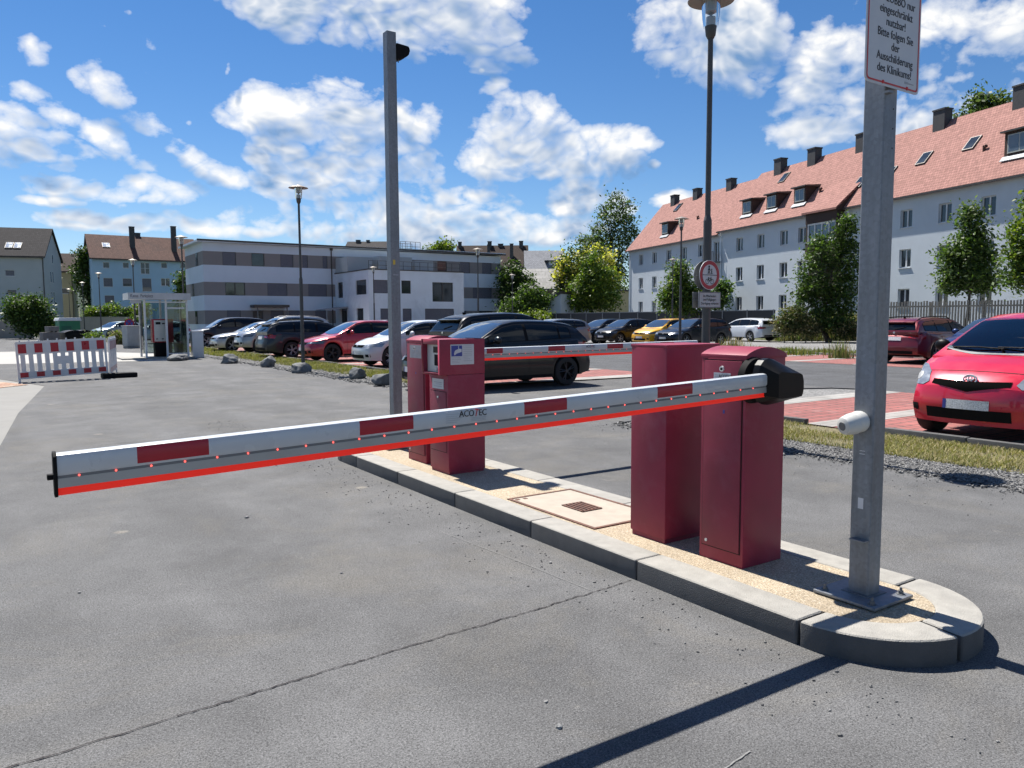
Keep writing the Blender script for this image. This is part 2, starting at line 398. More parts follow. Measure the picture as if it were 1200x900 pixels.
# ------------------------------------------------------------------ camera
cam = bpy.data.cameras.new('camera'); cam.lens = 27.0; cam.sensor_width = 36; cam.clip_end = 4000; cam.clip_start = .05
co = bpy.data.objects.new('camera', cam); C.objects.link(co)
m3 = Matrix((RT, UP, -FW)).transposed(); m4 = m3.to_4x4(); m4.translation = (0, 0, EYE); co.matrix_world = m4
S.camera = co
S.cycles.use_denoising = True; S.cycles.use_adaptive_sampling = True; S.cycles.adaptive_threshold = .02
S.cycles.max_bounces = 6; S.cycles.diffuse_bounces = 3; S.cycles.glossy_bounces = 3; S.cycles.transparent_max_bounces = 12
S.cycles.caustics_reflective = False; S.cycles.caustics_refractive = False
S.view_settings.view_transform = 'Standard'; S.view_settings.look = 'None'; S.view_settings.gamma = 1
S.view_settings.use_curve_mapping = False; S.view_settings.exposure = EXPOSURE
# ------------------------------------------------------------------ sun and sky
SUNV = Vector((-.02, .595, 1.0)).normalized()
EL = math.asin(SUNV.z); AZ = math.atan2(SUNV.x, SUNV.y)
ld = bpy.data.lights.new('sun', 'SUN'); ld.energy = SUN_E; ld.angle = math.radians(.53); ld.color = (1, .955, .89)
lo = bpy.data.objects.new('sun', ld); C.objects.link(lo); lo.location = (0, 0, 60)
lo.rotation_euler = SUNV.to_track_quat('Z', 'Y').to_euler()
W = bpy.data.worlds.new('World'); S.world = W; W.use_nodes = True
nt = W.node_tree; bg = nt.nodes['Background']
sky = N(nt, 'ShaderNodeTexSky'); sky.sky_type = 'NISHITA'; sky.sun_disc = False
sky.sun_elevation = EL; sky.sun_rotation = AZ; sky.altitude = 400; sky.air_density = 1.0; sky.dust_density = .0; sky.ozone_density = 2.6
# clouds: soft bodies at fixed bearings (azimuth, elevation), roughened by 3D noise
CL = [  # centre x, y and radii as measured on the photo in pixels, tilt in degrees, weight, softness
 (330,150,58,36,0,1.0),(415,138,66,42,0,1.15),(478,190,62,40,20,1.0),(385,205,80,34,0,.9),(505,150,30,32,0,.45),
 (618,152,58,38,0,1.05),(690,172,72,26,8,.85),(612,200,58,20,0,.85),(660,190,60,25,0,.9),(770,195,12,6,0,.5),
 (455,8,165,52,6,1.15),(565,36,62,28,15,.9),(360,22,70,32,15,.8),
 (828,30,80,52,25,1.1),(880,70,48,42,0,.85),
 (972,90,58,50,-25,1.05),(960,155,52,22,0,.8),(1010,120,60,40,0,.9),(1130,55,110,45,0,1.1),(1140,112,110,34,0,1.0),(1180,70,80,60,0,.9),(1060,150,60,25,0,.6),
 (45,158,100,30,8,1.05),(115,172,40,18,10,.9),(-50,150,90,45,0,.9),(140,222,90,17,2,.75),(170,262,120,13,2,.7),(60,232,50,8,0,.35),(10,272,40,8,0,.6),(260,272,90,10,0,.5),
 (185,58,16,40,-35,.62),(205,78,26,16,30,.6),(126,105,34,26,40,.66),(165,135,50,18,25,.6),(205,172,90,19,30,.7),(250,195,45,13,25,.55),(225,148,10,9,0,.35),(150,125,40,22,35,.6),(190,160,45,22,30,.65),(225,185,60,18,28,.6),(95,100,22,14,35,.5),(180,85,30,18,60,.6),(735,165,40,20,10,.7),(560,190,40,30,0,.7),(540,280,120,18,0,.7),(300,180,30,22,0,.8),
 (28,60,26,20,30,.62),(30,112,42,15,15,.65),(118,28,14,9,35,.4),(153,17,12,9,0,.45),(268,85,5,10,15,.32),(135,150,15,9,0,.4),
 (430,258,140,26,0,1.0),(520,248,100,32,0,1.0),(620,270,95,20,0,.85),(355,225,60,16,0,.6),(360,272,40,12,0,.65),(668,232,32,26,-20,.85),(790,234,34,13,0,.75),(720,250,30,25,0,.5),(700,282,40,8,0,.4),
 (578,104,26,11,-20,.5),(641,49,14,10,-30,.5),(568,82,6,5,0,.25),(357,35,9,6,0,.3),
]
gt = bpy.data.node_groups.new('cloud_field', 'ShaderNodeTree')
gt.interface.new_socket('Direction', in_out='INPUT', socket_type='NodeSocketVector')
gt.interface.new_socket('Density', in_out='OUTPUT', socket_type='NodeSocketFloat'); gt.interface.new_socket('Soft', in_out='OUTPUT', socket_type='NodeSocketFloat')
gi = N(gt, 'NodeGroupInput'); go = N(gt, 'NodeGroupOutput'); D = gi.outputs[0]
sp = N(gt, 'ShaderNodeSeparateXYZ'); gt.links.new(D, sp.inputs[0])
az = math_(gt, 'ARCTAN2', sp.outputs[0], sp.outputs[1]); el = math_(gt, 'ARCSINE', sp.outputs[2])
cv = N(gt, 'ShaderNodeCombineXYZ'); gt.links.new(az, cv.inputs[0]); gt.links.new(el, cv.inputs[1])
wob = noise(gt, D, 7.0, 3, .5); wv = N(gt, 'ShaderNodeVectorMath', operation='MULTIPLY_ADD')
gt.links.new(wob.outputs['Color'], wv.inputs[0]); wv.inputs[1].default_value = (.05, .035, 0); gt.links.new(cv.outputs[0], wv.inputs[2])
P = wv.outputs[0]; OFF = (.025, .0175)
acc = None
for (cx, cy, rx, ry, tl, w) in CL:
    r = ray(cx, cy).normalized(); a0 = math.atan2(r.x, r.y)+OFF[0]; e0 = math.asin(r.z)+OFF[1]
    sc = 1/ray(cx, cy).length; hx = sc*rx/max(.3, math.cos(e0)); hy = sc*ry
    mp = N(gt, 'ShaderNodeMapping', vector_type='TEXTURE'); gt.links.new(P, mp.inputs[0])
    mp.inputs['Location'].default_value = (a0, e0, 0); mp.inputs['Rotation'].default_value = (0, 0, math.radians(-tl)); mp.inputs['Scale'].default_value = (hx, hy, 1)
    dd = N(gt, 'ShaderNodeVectorMath', operation='DOT_PRODUCT'); gt.links.new(mp.outputs[0], dd.inputs[0]); gt.links.new(mp.outputs[0], dd.inputs[1])
    f = math_(gt, 'SUBTRACT', w+(.12 if rx*ry > 700 else -.08), dd.outputs['Value'])
    acc = f if acc is None else math_(gt, 'MAXIMUM', acc, f)
# fair-weather clouds over the rest of the sky
vd = N(gt, 'ShaderNodeVectorMath', operation='DOT_PRODUCT'); gt.links.new(D, vd.inputs[0]); vd.inputs[1].default_value = tuple(FW)
away = math_(gt, 'MULTIPLY', math_(gt, 'SUBTRACT', .66, vd.outputs['Value']), 5, clamp=True)
bgn = noise(gt, D, 3.2, 2, .5); rest = math_(gt, 'SUBTRACT', math_(gt, 'MULTIPLY', math_(gt, 'SUBTRACT', bgn.outputs[0], .58), 9), math_(gt, 'MULTIPLY', math_(gt, 'SUBTRACT', 1, away), 6))
acc = math_(gt, 'MAXIMUM', acc, math_(gt, 'MINIMUM', rest, .8))
acc = math_(gt, 'MINIMUM', math_(gt, 'MAXIMUM', acc, -1.2), .62)
st = N(gt, 'ShaderNodeVectorMath', operation='MULTIPLY'); gt.links.new(D, st.inputs[0]); st.inputs[1].default_value = (1, 1, 1.5)
n1 = noise(gt, st.outputs[0], 10, 9, .62, .1)
n2 = noise(gt, st.outputs[0], 5.0, 2, .5)
wv2 = N(gt, 'ShaderNodeVectorMath', operation='MULTIPLY_ADD'); gt.links.new(n2.outputs['Color'], wv2.inputs[0]); wv2.inputs[1].default_value = (.15, .15, .15); gt.links.new(st.outputs[0], wv2.inputs[2])
n3 = noise(gt, wv2.outputs[0], 24, 2, .5)
bil = math_(gt, 'ABSOLUTE', math_(gt, 'SUBTRACT', n3.outputs[0], .5))       # billows
soft = math_(gt, 'MULTIPLY_ADD', math_(gt, 'SUBTRACT', n2.outputs[0], .5), 1.6, acc)
soft = math_(gt, 'MULTIPLY_ADD', math_(gt, 'SUBTRACT', bil, .07), 3.0, soft)
d = math_(gt, 'MULTIPLY_ADD', math_(gt, 'SUBTRACT', n1.outputs[0], .5), 4.6, soft)
gt.links.new(soft, go.inputs[1])
gt.links.new(d, go.inputs[0])
tc = N(nt, 'ShaderNodeTexCoord').outputs['Generated']
def field(off):
    vec = tc
    if off is not None:
        a = N(nt, 'ShaderNodeVectorMath', operation='ADD'); nt.links.new(tc, a.inputs[0]); a.inputs[1].default_value = off
        n_ = N(nt, 'ShaderNodeVectorMath', operation='NORMALIZE'); nt.links.new(a.outputs[0], n_.inputs[0]); vec = n_.outputs[0]
    g = N(nt, 'ShaderNodeGroup'); g.node_tree = gt; nt.links.new(vec, g.inputs[0]); return g.outputs
g0 = field(None); g1 = field((-.010, .006, .032)); d0 = g0[0]
alpha = ramp(nt, d0, [(-.0, 0), (.32, .38), (1.0, .97)])
rel = math_(nt, 'MULTIPLY', math_(nt, 'SUBTRACT', g0[1], g1[1]), .60)            # sunlit tops, shaded bases
rel = math_(nt, 'MULTIPLY_ADD', math_(nt, 'SUBTRACT', g0[0], g1[0]), .12, rel)
thick = ramp(nt, d0, [(.2, .42), (1.0, 0.0)]).outputs[0]
lit = math_(nt, 'ADD', math_(nt, 'ADD', rel, .36), thick, clamp=True)
ccol = mixc(nt, lit, tuple(CLOUD_E*x for x in (.20, .36, .62)), tuple(CLOUD_E*x for x in (1.06, 1.06, 1.05)))
hs = N(nt, 'ShaderNodeHueSaturation'); hs.inputs['Saturation'].default_value = 1.25; hs.inputs['Value'].default_value = 1.0; nt.links.new(sky.outputs[0], hs.inputs['Color'])
blue = mixc(nt, 1.0, hs.outputs[0], (.98, 1.0, 1.10), 'MULTIPLY')
fin = mixc(nt, alpha.outputs[0], blue, ccol)
nt.links.new(fin, bg.inputs[0]); bg.inputs[1].default_value = SKY_E; W.cycles.sampling_method = 'MANUAL'; W.cycles.sample_map_resolution = 256
# ------------------------------------------------------------------ ground
sheet('ground', [(-700, -400), (900, -400), (900, 1100), (-700, 1100)], -.03, MT['earth'])
sheet('road', [(-.5, -14), (7.3, -14), (7.3, 8.3), (7.8, 8.3), (14.9, 8.9), (14.9, 14.3), (9.0, 14.6), (8.0, 15.2), (7.3, 16), (7.3, 60), (2, 110), (-6, 110), (-4, 60), (-2.6, 34), (.9, 21), (.25, 15), (-.03, 11), (-.5, 8)], 0, MT['asphalt'])
sheet('aisle_road', [(14.9, -30), (22.6, -30), (22.6, 78), (14.9, 78)], .002, MT['asphalt2'])
sheet('left_forecourt', [(-60, -14), (-.5, -14), (-.5, 8), (-.03, 11), (.25, 15), (.9, 21), (-2.6, 34), (-4, 60), (-6, 110), (-60, 110)], -.006, MT['forecourt'])
sheet('sand_patch', [(-3.2, 19.2), (-.6, 20.3), (.6, 21.6), (-.4, 24.2), (-4.5, 23.8), (-6, 21)], .004, MT['sand'])
sheet('kiosk_pavement', [(-2.3, 33.2), (5.9, 31.4), (6.2, 38.5), (2.5, 46), (-3.4, 46)], .006, MT['paleslab'])
# brick parking bays on both sides of the entrance, with grey divider courses
def bays(t0, t1, s0, s1, first, n, z=.010, step=2.42):
    sheet('parking_bay_paving', [(t0, s0), (t1, s0), (t1, s1), (t0, s1)], z, MT['pavred'])
    for k in range(n):
        a = first+k*step
        if a < s0 or a+.42 > s1: continue
        sheet('bay_divider', [(t0+.003, a), (t1-.003, a), (t1-.003, a+.42), (t0+.003, a+.42)], z+.004, MT['pavgrey'])
bays(9.42, 14.9, -8, 8.8, -5.90, 6)
sheet('bay_edge_course', [(9.42, 8.3), (14.9, 8.3), (14.9, 8.8), (9.42, 8.8)], .015, MT['pavgrey'])
bays(9.42, 14.9, 15.2, 49, 17.3, 13)
sheet('bay_edge_course', [(9.42, 14.75), (14.9, 14.45), (14.9, 15.2), (9.42, 15.2)], .015, MT['pavgrey'])
bays(22.6, 27.6, -26, 76, -20, 39, .008)
sheet('gravel_yard', [(27.6, -30), (60, -30), (60, 78), (27.6, 78)], -.004, MT['gravelfine'])
sheet('yard_beyond', [(7.3, 49), (14.9, 49), (14.9, 78), (60, 78), (60, 84), (7.3, 84)], -.008, MT['asphalt2'])
# verges: gravel band, dry grass
for (s0, s1) in ((-14, 7.9), (15.6, 44)):
    sheet('gravel_verge', [(7.3, s0), (8.05, s0), (8.05, s1), (7.3, s1)], .006, MT['gravel'])
    sheet('grass_verge', [(8.05, s0), (9.32, s0), (9.32, s1), (8.05, s1)], .012, MT['soil'])
sheet('gravel_corner', [(9.42, 8.82), (10.6, 8.82), (14.9, 8.82), (14.6, 9.6), (13.4, 10.2), (12.2, 9.9), (10.9, 8.98)], .005, MT['gravelfine'])
sheet('gravel_corner', [(7.32, 7.9), (9.42, 7.9), (9.42, 8.80), (8.6, 8.42), (7.5, 8.22)], .005, MT['gravelfine'])
sheet('grass_strip', [(27.7, -10), (29.3, -10), (29.3, 30), (27.7, 30)], .012, MT['earth'])
# kerb stones along the bays
def kerb_run(t, s0, s1, L=1.0, h=.10, th=.10, m=None, jit=.012):
    s = s0; rr = random.Random(int(t*10+s0*7))
    while s < s1-.2:
        e = min(s+L, s1); b = MB(); dz = rr.uniform(-.012, .012)
        b.box(t-th+rr.uniform(-jit, jit), t+rr.uniform(-jit, jit)*.3, s+.006, e-.006, -.1, h+dz)
        tag(b.build('kerb', m or MT['kerbside'], bevel=.008), kind='structure'); s = e
kerb_run(9.41, 6.55, 7.95); kerb_run(9.41, 2.4, 5.95); kerb_run(9.43, -6, 2.3, h=.12, m=MT['kerb'])
kerb_run(9.41, 15.4, 44, h=.09)
kerb_run(27.7, -10, 30, h=.09, m=MT['kerb'])
b = MB()                                                  # curved kerb where the bays meet the entrance
cur = [(7.4, 8.2), (8.6, 8.45), (9.6, 8.88), (10.9, 9.02), (12.2, 9.95), (13.4, 10.25), (14.6, 9.65), (14.95, 8.9)]
for p, q in zip(cur[:-1], cur[1:]):
    d_ = Vector((q[0]-p[0], q[1]-p[1], 0)).normalized(); n_ = Vector((-d_.y, d_.x, 0))*.05
    b.face([(p[0]+n_.x, p[1]+n_.y, .03), (q[0]+n_.x, q[1]+n_.y, .03), (q[0]-n_.x, q[1]-n_.y, .03), (p[0]-n_.x, p[1]-n_.y, .03)])
    b.face([(p[0]+n_.x, p[1]+n_.y, 0), (q[0]+n_.x, q[1]+n_.y, 0), (q[0]+n_.x, q[1]+n_.y, .03), (p[0]+n_.x, p[1]+n_.y, .03)])
    b.face([(p[0]-n_.x, p[1]-n_.y, 0), (q[0]-n_.x, q[1]-n_.y, 0), (q[0]-n_.x, q[1]-n_.y, .03), (p[0]-n_.x, p[1]-n_.y, .03)])
tag(b.build('kerb', MT['kerbside'], smooth=0), kind='structure')
kerb_run(14.96, 8.95, 9.0)
# crack and a chalk line in the asphalt
def ribbon(name, pts, w, m, jag=.012, z=.004, n=70):
    P_ = []; L = [Vector((*p, 0)) for p in pts]; rr = random.Random(3)
    for k in range(n+1):
        f = k/n*(len(L)-1); i = min(int(f), len(L)-2); p = L[i].lerp(L[i+1], f-i)
        P_.append(p+Vector((rr.gauss(0, jag*.4), rr.gauss(0, jag), 0)))
    b = MB()
    for k in range(n):
        a, c = P_[k], P_[k+1]; d_ = (c-a).normalized(); q = Vector((-d_.y, d_.x, 0))*w*.5; w0, w1 = rr.uniform(.3, 1.2), rr.uniform(.3, 1.2)
        b.face([(a.x-q.x*w0, a.y-q.y*w0, z), (c.x-q.x*w1, c.y-q.y*w1, z), (c.x+q.x*w1, c.y+q.y*w1, z), (a.x+q.x*w0, a.y+q.y*w0, z)])
    return tag(b.build(name, m, smooth=0), kind='structure')
ribbon('asphalt_crack', [(2.96, 3.19), (2.2, 3.14), (1.34, 3.10), (.5, 3.04), (-1.4, 2.9)], .008, MT['gap'], .004, n=120)
chalk = plain('chalk', (.20, .20, .195), .95)
ribbon('chalk_line', [(1.16, 1.55), (2.1, 1.66)], .008, chalk, .002, n=30)
ribbon('chalk_line', [(2.55, 4.7), (2.62, 3.9), (2.66, 3.2)], .005, chalk, .002, n=30)
# ------------------------------------------------------------------ traffic island
T0, T1, H0, KW = 2.985, 4.005, .12, .20
isl = empty('traffic_island', (0, 0, 0), kind='structure')
def arc(c, r, a0, a1, n): return [(c[0]+r*math.cos(a0+(a1-a0)*i/n), c[1]+r*math.sin(a0+(a1-a0)*i/n)) for i in range(n+1)]
CM = (T0+T1)/2; R_ = (T1-T0)/2; SN, SF = 2.10, 7.72
ri = R_-KW
pv = [(T0+KW, SN), (T0+KW, SF)]+arc((CM, SF), ri, PI, 0, 18)[1:]+[(T1-KW, SN)]+arc((CM, SN), ri, 0, -PI, 18)[1:-1]
b = MB(); b.prism(pv, 'xy', -.05, H0-.006); b.build('paving', MT['tan'], isl, smooth=0)
def kerbstone(poly):
    b = MB(); b.prism(poly, 'xy', -.06, H0)
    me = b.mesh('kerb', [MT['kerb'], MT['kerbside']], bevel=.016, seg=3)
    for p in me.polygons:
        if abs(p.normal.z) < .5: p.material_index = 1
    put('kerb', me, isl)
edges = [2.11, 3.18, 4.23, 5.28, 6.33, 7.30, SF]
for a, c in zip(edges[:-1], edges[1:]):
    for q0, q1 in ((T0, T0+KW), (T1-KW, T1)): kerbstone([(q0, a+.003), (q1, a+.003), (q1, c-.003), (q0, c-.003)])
for cy, sg in ((SN, -1), (SF, 1)):
    for a0, a1 in ((PI, PI*.56), (PI*.545, 0.0)):
        O = arc((CM, cy), R_, sg*a0, sg*a1, 14); I = arc((CM, cy), ri, sg*a1, sg*a0, 14)
        kerbstone(O+I)
# manhole slab with rusty frame and grate
mh = empty('manhole_cover', (3.52, 4.34, H0-.006), 0, 'square concrete manhole slab in a rusty frame with a small grate, set in the island', 'manhole cover')
b = MB(); b.box(-.29, .29, -.5, .5, 0, .004); b.build('slab', MT['slab'], mh, smooth=0)
b = MB()
for q in ((-.31, -.285, -.52, .52), (.285, .31, -.52, .52), (-.285, .285, -.52, -.495), (-.285, .285, .495, .52)): b.box(q[0], q[1], q[2], q[3], 0, .008)
b.box(-.27, -.24, .44, .47, .004, .007); b.box(-.2, -.17, .44, .47, .004, .007)
b.build('frame', MT['rust'], mh, smooth=0)
b = MB(); b.box(-.09, .09, -.12, .10, .004, .006, 0)
for k in range(6): b.box(-.095+k*.034, -.078+k*.034, -.125, .105, .006, .012, 1)
b.box(-.095, .092, -.132, -.118, .006, .012, 1); b.box(-.095, .092, .098, .112, .006, .012, 1)
b.build('grate', [MT['gap'], MT['rust']], mh, smooth=0)
# ------------------------------------------------------------------ barrier gates
REDS = [(.342, .552), (1.068, 1.282), (1.787, 2.009), (2.541, 2.774)]
def boom_mesh(t_tip, t_root, z_tip, z_root, s0, reds, dirn=1):
    # extruded lacquered tube: rounded upper hollow section, light groove, lower lip
    cuts = sorted({t_tip, t_root, *[x for r in reds for x in r]})
    prof = [(-.022, .000), (-.027, .008), (-.027, .050), (-.022, .060), (-.010, .0645), (.010, .0645), (.022, .060), (.027, .050), (.027, .008), (.022, 0)]
    b = MB(); rings = []
    for t in cuts:
        f = (t-t_tip)/(t_root-t_tip); zc = z_tip+(z_root-z_tip)*f
        rings.append([b.v((t, s0+y, zc+z)) for y, z in prof])
    for k in range(len(cuts)-1):
        mid = (cuts[k]+cuts[k+1])/2; mi = 1 if any(r[0] < mid < r[1] for r in reds) else 0
        n = len(prof)
        for i in range(n):
            f = b.bm.faces.new((rings[k][i], rings[k][(i+1) % n], rings[k+1][(i+1) % n], rings[k+1][i]))
            f.material_index = mi if (i in (1, 2, 6, 7)) else 0
    b.bm.faces.new(rings[0]); b.bm.faces.new(rings[-1][::-1])
    return b
def gate(name, label, t0, s0, w, dpt, hgt, side, reds, t_root, t_tip, z_root, z_tip, sb, sticker_t):
    """cabinet with its -x/-y corner at t0, s0; boom on the +-y side"""
    g = empty(name, (t0+w/2, s0+dpt/2, H0-.006), 0, label, 'barrier gate', 'barrier gates on the traffic island')
    X, Y = w/2, dpt/2
    b = MB(); n = 12                                            # sheet-steel cabinet, top arched across the lane
    top = [(-X+2*X*i/n, hgt-.042+.042*math.sin(PI*i/n)**.8) for i in range(n+1)]
    b.prism([(-X, 0)]+top+[(X, 0)], 'xz', -Y, Y)
    b.build('cabinet', MT['maroon'], g, bevel=.006)
    b = MB(); b.prism([(-X-.006, hgt-.056)]+[(x*1.03, z+.006) for x, z in top]+[(X+.006, hgt-.056)], 'xz', -Y-.005, Y+.005); b.build('lid', MT['maroon'], g, bevel=.004)
    b = MB(); b.box(-X-.004, -X+.01, -Y+.018, Y-.022, .075, hgt-.065); dg = b.build('door_gap', MT['gap'], g, smooth=0)
    b = MB(); b.box(-X-.009, -X+.01, -Y+.023, Y-.027, .081, hgt-.071); d = b.build('door', MT['maroon2'], g, bevel=.003)
    b = MB(); b.cyl((-X-.009, .0, hgt-.116), (-X-.017, .0, hgt-.116), .017, .015, 16); b.cyl((-X-.017, 0, hgt-.116), (-X-.019, 0, hgt-.116), .008, .008, 10, 1)
    b.build('lock', [MT['chrome'], MT['gap']], d)
    b = MB(); b.box(-X-.0105, -X-.008, -.060, .060, hgt-.190, hgt-.138); b.build('sticker', MT['sticker'], d, smooth=0)
    # lettering faces -x: rotate text up and towards -x
    text_obj('lettering', 'ACOTEC', .028, MT['ink'], d, (-X-.0112, -.022, hgt-.158), (PI/2, 0, -PI/2), sx=.8)
    b = MB()
    for k in range(4): b.box(-X-.0112, -X-.0105, .022, .052, hgt-.184+k*.011, hgt-.1815+k*.011)
    b.build('small_print', MT['inkgrey'], d, smooth=0)
    b = MB(); b.cyl((-X-.009, Y-.06, .11), (-X-.013, Y-.06, .11), .009, .009, 12); b.build('badge', MT['chrome'], d)
    b = MB(); b.box(-X-.0105, -X-.009, -.022, -.010, hgt-.365, hgt-.345); b.build('tag_mark', MT['inkblue'], d, smooth=0)
    # drive head
    zc = z_root-(H0-.006); yb = sb-(s0+dpt/2); sgn = -1 if yb < 0 else 1
    tr = t_root-(t0+w/2)
    b = MB(); b.cyl((tr+.07*side, sgn*Y, zc+.015), (tr+.07*side, sgn*(Y+.035), zc+.015), .128, .120, 32); b.build('bearing_disc', MT['blackm'], g)
    b = MB()
    e = side                                                    # housing reaches past the boom root
    pr = [(x*e, z) for x, z in [(-.035, .02), (-.035, .065), (-.022, .105), (.005, .130), (.045, .140), (.085, .132), (.205, .066), (.228, .040), (.232, -.01), (.226, -.050), (.205, -.068), (.10, -.105), (.04, -.108), (.0, -.09), (-.03, -.05)]]
    ya, yb2 = (yb-.058, yb+.048) if sgn < 0 else (yb-.048, yb+.058)
    yi, yo = (yb+.05, yb-.08) if sgn < 0 else (yb-.05, yb+.08); ym = yb+(.012 if sgn < 0 else -.012)
    vs = []
    for y in (yi, ym): vs += [b.v((tr+x, y, zc+z)) for x, z in pr]
    for x, z in [(.012, -.062), (.010, .060), (.03, .072), (.190, .058), (.208, .050), (.219, .02), (.221, -.02), (.215, -.05), (.204, -.064), (.04, -.068)]: vs.append(b.v((tr+x*e, yo, zc+z)))
    bmesh.ops.convex_hull(b.bm, input=vs)
    bmesh.ops.dissolve_limit(b.bm, angle_limit=math.radians(4), verts=b.bm.verts, edges=b.bm.edges)
    cl_ = b.build('boom_clamp', MT['black'], g, smooth=24)
    # boom
    bm_ = boom_mesh(t_tip, t_root, z_tip-.0, z_root, 0, reds)
    off = Vector((t0+w/2, s0+dpt/2, H0-.006)); ys = yb
    boom = bm_.build('boom', [MT['boom'], MT['red']], g, loc=(-off.x, ys, -off.z))
    def strip(nm, m, za, zb_, ya_, yb_, tt=.0):
        q = MB(); a = (t_tip, z_tip); c = (t_root, z_root)
        p = [q.v(v_) for v_ in ((a[0], ya_, a[1]+za), (a[0], yb_, a[1]+za), (a[0], yb_, a[1]+zb_), (a[0], ya_, a[1]+zb_),
                                (c[0], ya_, c[1]+za), (c[0], yb_, c[1]+za), (c[0], yb_, c[1]+zb_), (c[0], ya_, c[1]+zb_))]
        for f in ((0, 1, 2, 3), (4, 7, 6, 5), (0, 4, 5, 1), (1, 5, 6, 2), (2, 6, 7, 3), (3, 7, 4, 0)): q.bm.faces.new([p[i] for i in f])
        return q.build(nm, m, boom, smooth=0)
    strip('light_groove', MT['groove'], -.008, .0, -.0225, .0225)
    strip('lower_rail', MT['alu'], -.036, -.008, -.024, .024)
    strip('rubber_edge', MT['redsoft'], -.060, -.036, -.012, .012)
    q = MB(); L = abs(t_root-t_tip); nl = int(L/.098); sl = (z_root-z_tip)/(t_root-t_tip)
    q.ball((0, 0, 0), .0036, sub=1); lm_ = q.mesh('led', MT['led'])
    for k in range(nl):
        tt = t_tip+(.055+k*.098)*(1 if t_root > t_tip else -1)
        put('led', lm_, boom, (tt, -.0235, z_tip+sl*(tt-t_tip)-.0045))
    dn = 1 if t_root > t_tip else -1
    q = MB(); q.prism([(-.030, -.004), (-.030, .058), (-.014, .070), (.014, .070), (.030, .058), (.030, -.004), (.016, -.064), (-.016, -.064)], 'yz', t_tip-.010*dn, t_tip)
    q.box(min(t_tip, t_tip-.026*dn), max(t_tip, t_tip-.026*dn), -.012, .012, -.012, .004)
    q.bm.verts.ensure_lookup_table()
    for v_ in q.bm.verts: v_.co.z += z_tip
    q.build('end_cap', MT['blackm'], boom, bevel=.002)
    tz = z_tip+sl*(sticker_t-t_tip)
    text_obj('lettering', 'ACO', .036, MT['ink'], boom, (sticker_t+.002, -.0282, tz+.040), (PI/2, 0, 0), sx=.86, align='RIGHT', extrude=.0012)
    text_obj('lettering', 'T', .042, MT['inkred'], boom, (sticker_t+.012, -.0284, tz+.040), (PI/2, .25, 0), sx=.8)
    text_obj('lettering', 'EC', .036, MT['ink'], boom, (sticker_t+.022, -.0282, tz+.040), (PI/2, 0, 0), sx=.86, align='LEFT', extrude=.0012)
    q = MB()
    for k in range(3): q.box(sticker_t-.012, sticker_t+.055, -.0282, -.0275, tz+.010+k*.006, tz+.0112+k*.006)
    for k in range(6): q.box(sticker_t-.125, sticker_t-.075+.012*(k % 3), -.0282, -.0275, tz+.010+k*.008, tz+.0112+k*.008)
    q.build('small_print', MT['inkgrey'], boom, smooth=0)
    return g

gate('barrier_gate', 'maroon barrier cabinet nearest the sign post, its long lowered boom blocking the left lane', 3.362, 2.735, .335, .315, 1.22, 1, REDS, 3.345, .13, 1.147, 1.050, 2.60, 1.545)
gate('barrier_gate', 'narrow maroon barrier cabinet behind the ticket machine, its boom before the black hatchback', 3.38, 6.52, .335, .385, 1.225, -1, [(3.98, 4.17), (4.73, 4.95), (5.53, 5.76), (6.33, 6.55)], 3.74, 6.95, 1.155, 1.173, 6.40, 5.30)
# plain control cabinet
g = empty('control_cabinet', (3.58, 3.47, H0-.006), 0, 'plain maroon box cabinet with a flat top, behind the front barrier cabinet', 'control cabinet')
b = MB(); b.box(-.232, .232, -.155, .155, .03, 1.215); b.build('housing', MT['maroon'], g, bevel=.008)
b = MB(); b.box(-.222, .222, -.145, .145, 0, .03); b.build('plinth', MT['maroon2'], g, smooth=0)
b = MB(); b.box(-.236, .236, -.159, .159, 1.208, 1.226); b.build('lid', MT['maroon'], g, bevel=.005)
b = MB(); b.box(.232, .240, -.14, .14, .08, 1.17); d = b.build('door', MT['maroon2'], g, bevel=.003)
b = MB(); b.cyl((.240, -.10, .8), (.252, -.10, .8), .016, .014, 14); b.build('lock', MT['chrome'], d)
# ticket machine: lower column, overhanging head with reader panel on the lane side
g = empty('ticket_machine', (3.53, 6.105, H0-.006), 0, 'maroon ticket machine with a grey reader panel and a blue and white notice', 'ticket machine')
b = MB(); b.box(-.232, .150, -.175, .175, .025, .895); b.build('column', MT['maroon'], g, bevel=.006)
b = MB(); b.box(-.222, .140, -.165, .165, 0, .025); b.build('plinth', MT['maroon2'], g, smooth=0)
b = MB()
b.box(-.31, .150, -.178, -.140, .897, 1.212); b.box(-.31, .150, .140, .178, .897, 1.212)
b.box(-.31, .150, -.140, .140, 1.165, 1.212); b.box(-.31, .150, -.140, .140, .897, .915); b.box(-.26, .150, -.140, .140, .915, 1.165)
hd = b.build('head', MT['maroon'], g, bevel=.004)
b = MB(); b.box(-.268, -.2605, -.138, .138, .917, 1.163); pn = b.build('reader_panel', MT['cream'], g, bevel=.004)
b = MB(); b.box(-.271, -.268, -.09, .02, 1.09, 1.145); b.build('display', MT['black'], pn, smooth=0)
b = MB(); b.box(-.272, -.268, -.085, .0, .975, 1.075); b.build('card_slot', MT['blackm'], pn, bevel=.003)
b = MB(); b.cyl((-.268, -.04, .945), (-.280, -.04, .945), .016, .014, 16); b.build('button', MT['cream'], pn)
b = MB(); b.box(-.236, -.230, -.14, .15, .20, .74); dr = b.build('door', MT['maroon2'], g, bevel=.002)
b = MB(); b.box(-.2335, -.2315, -.145, .155, .195, .745); b.build('door_gap', MT['gap'], g, smooth=0)
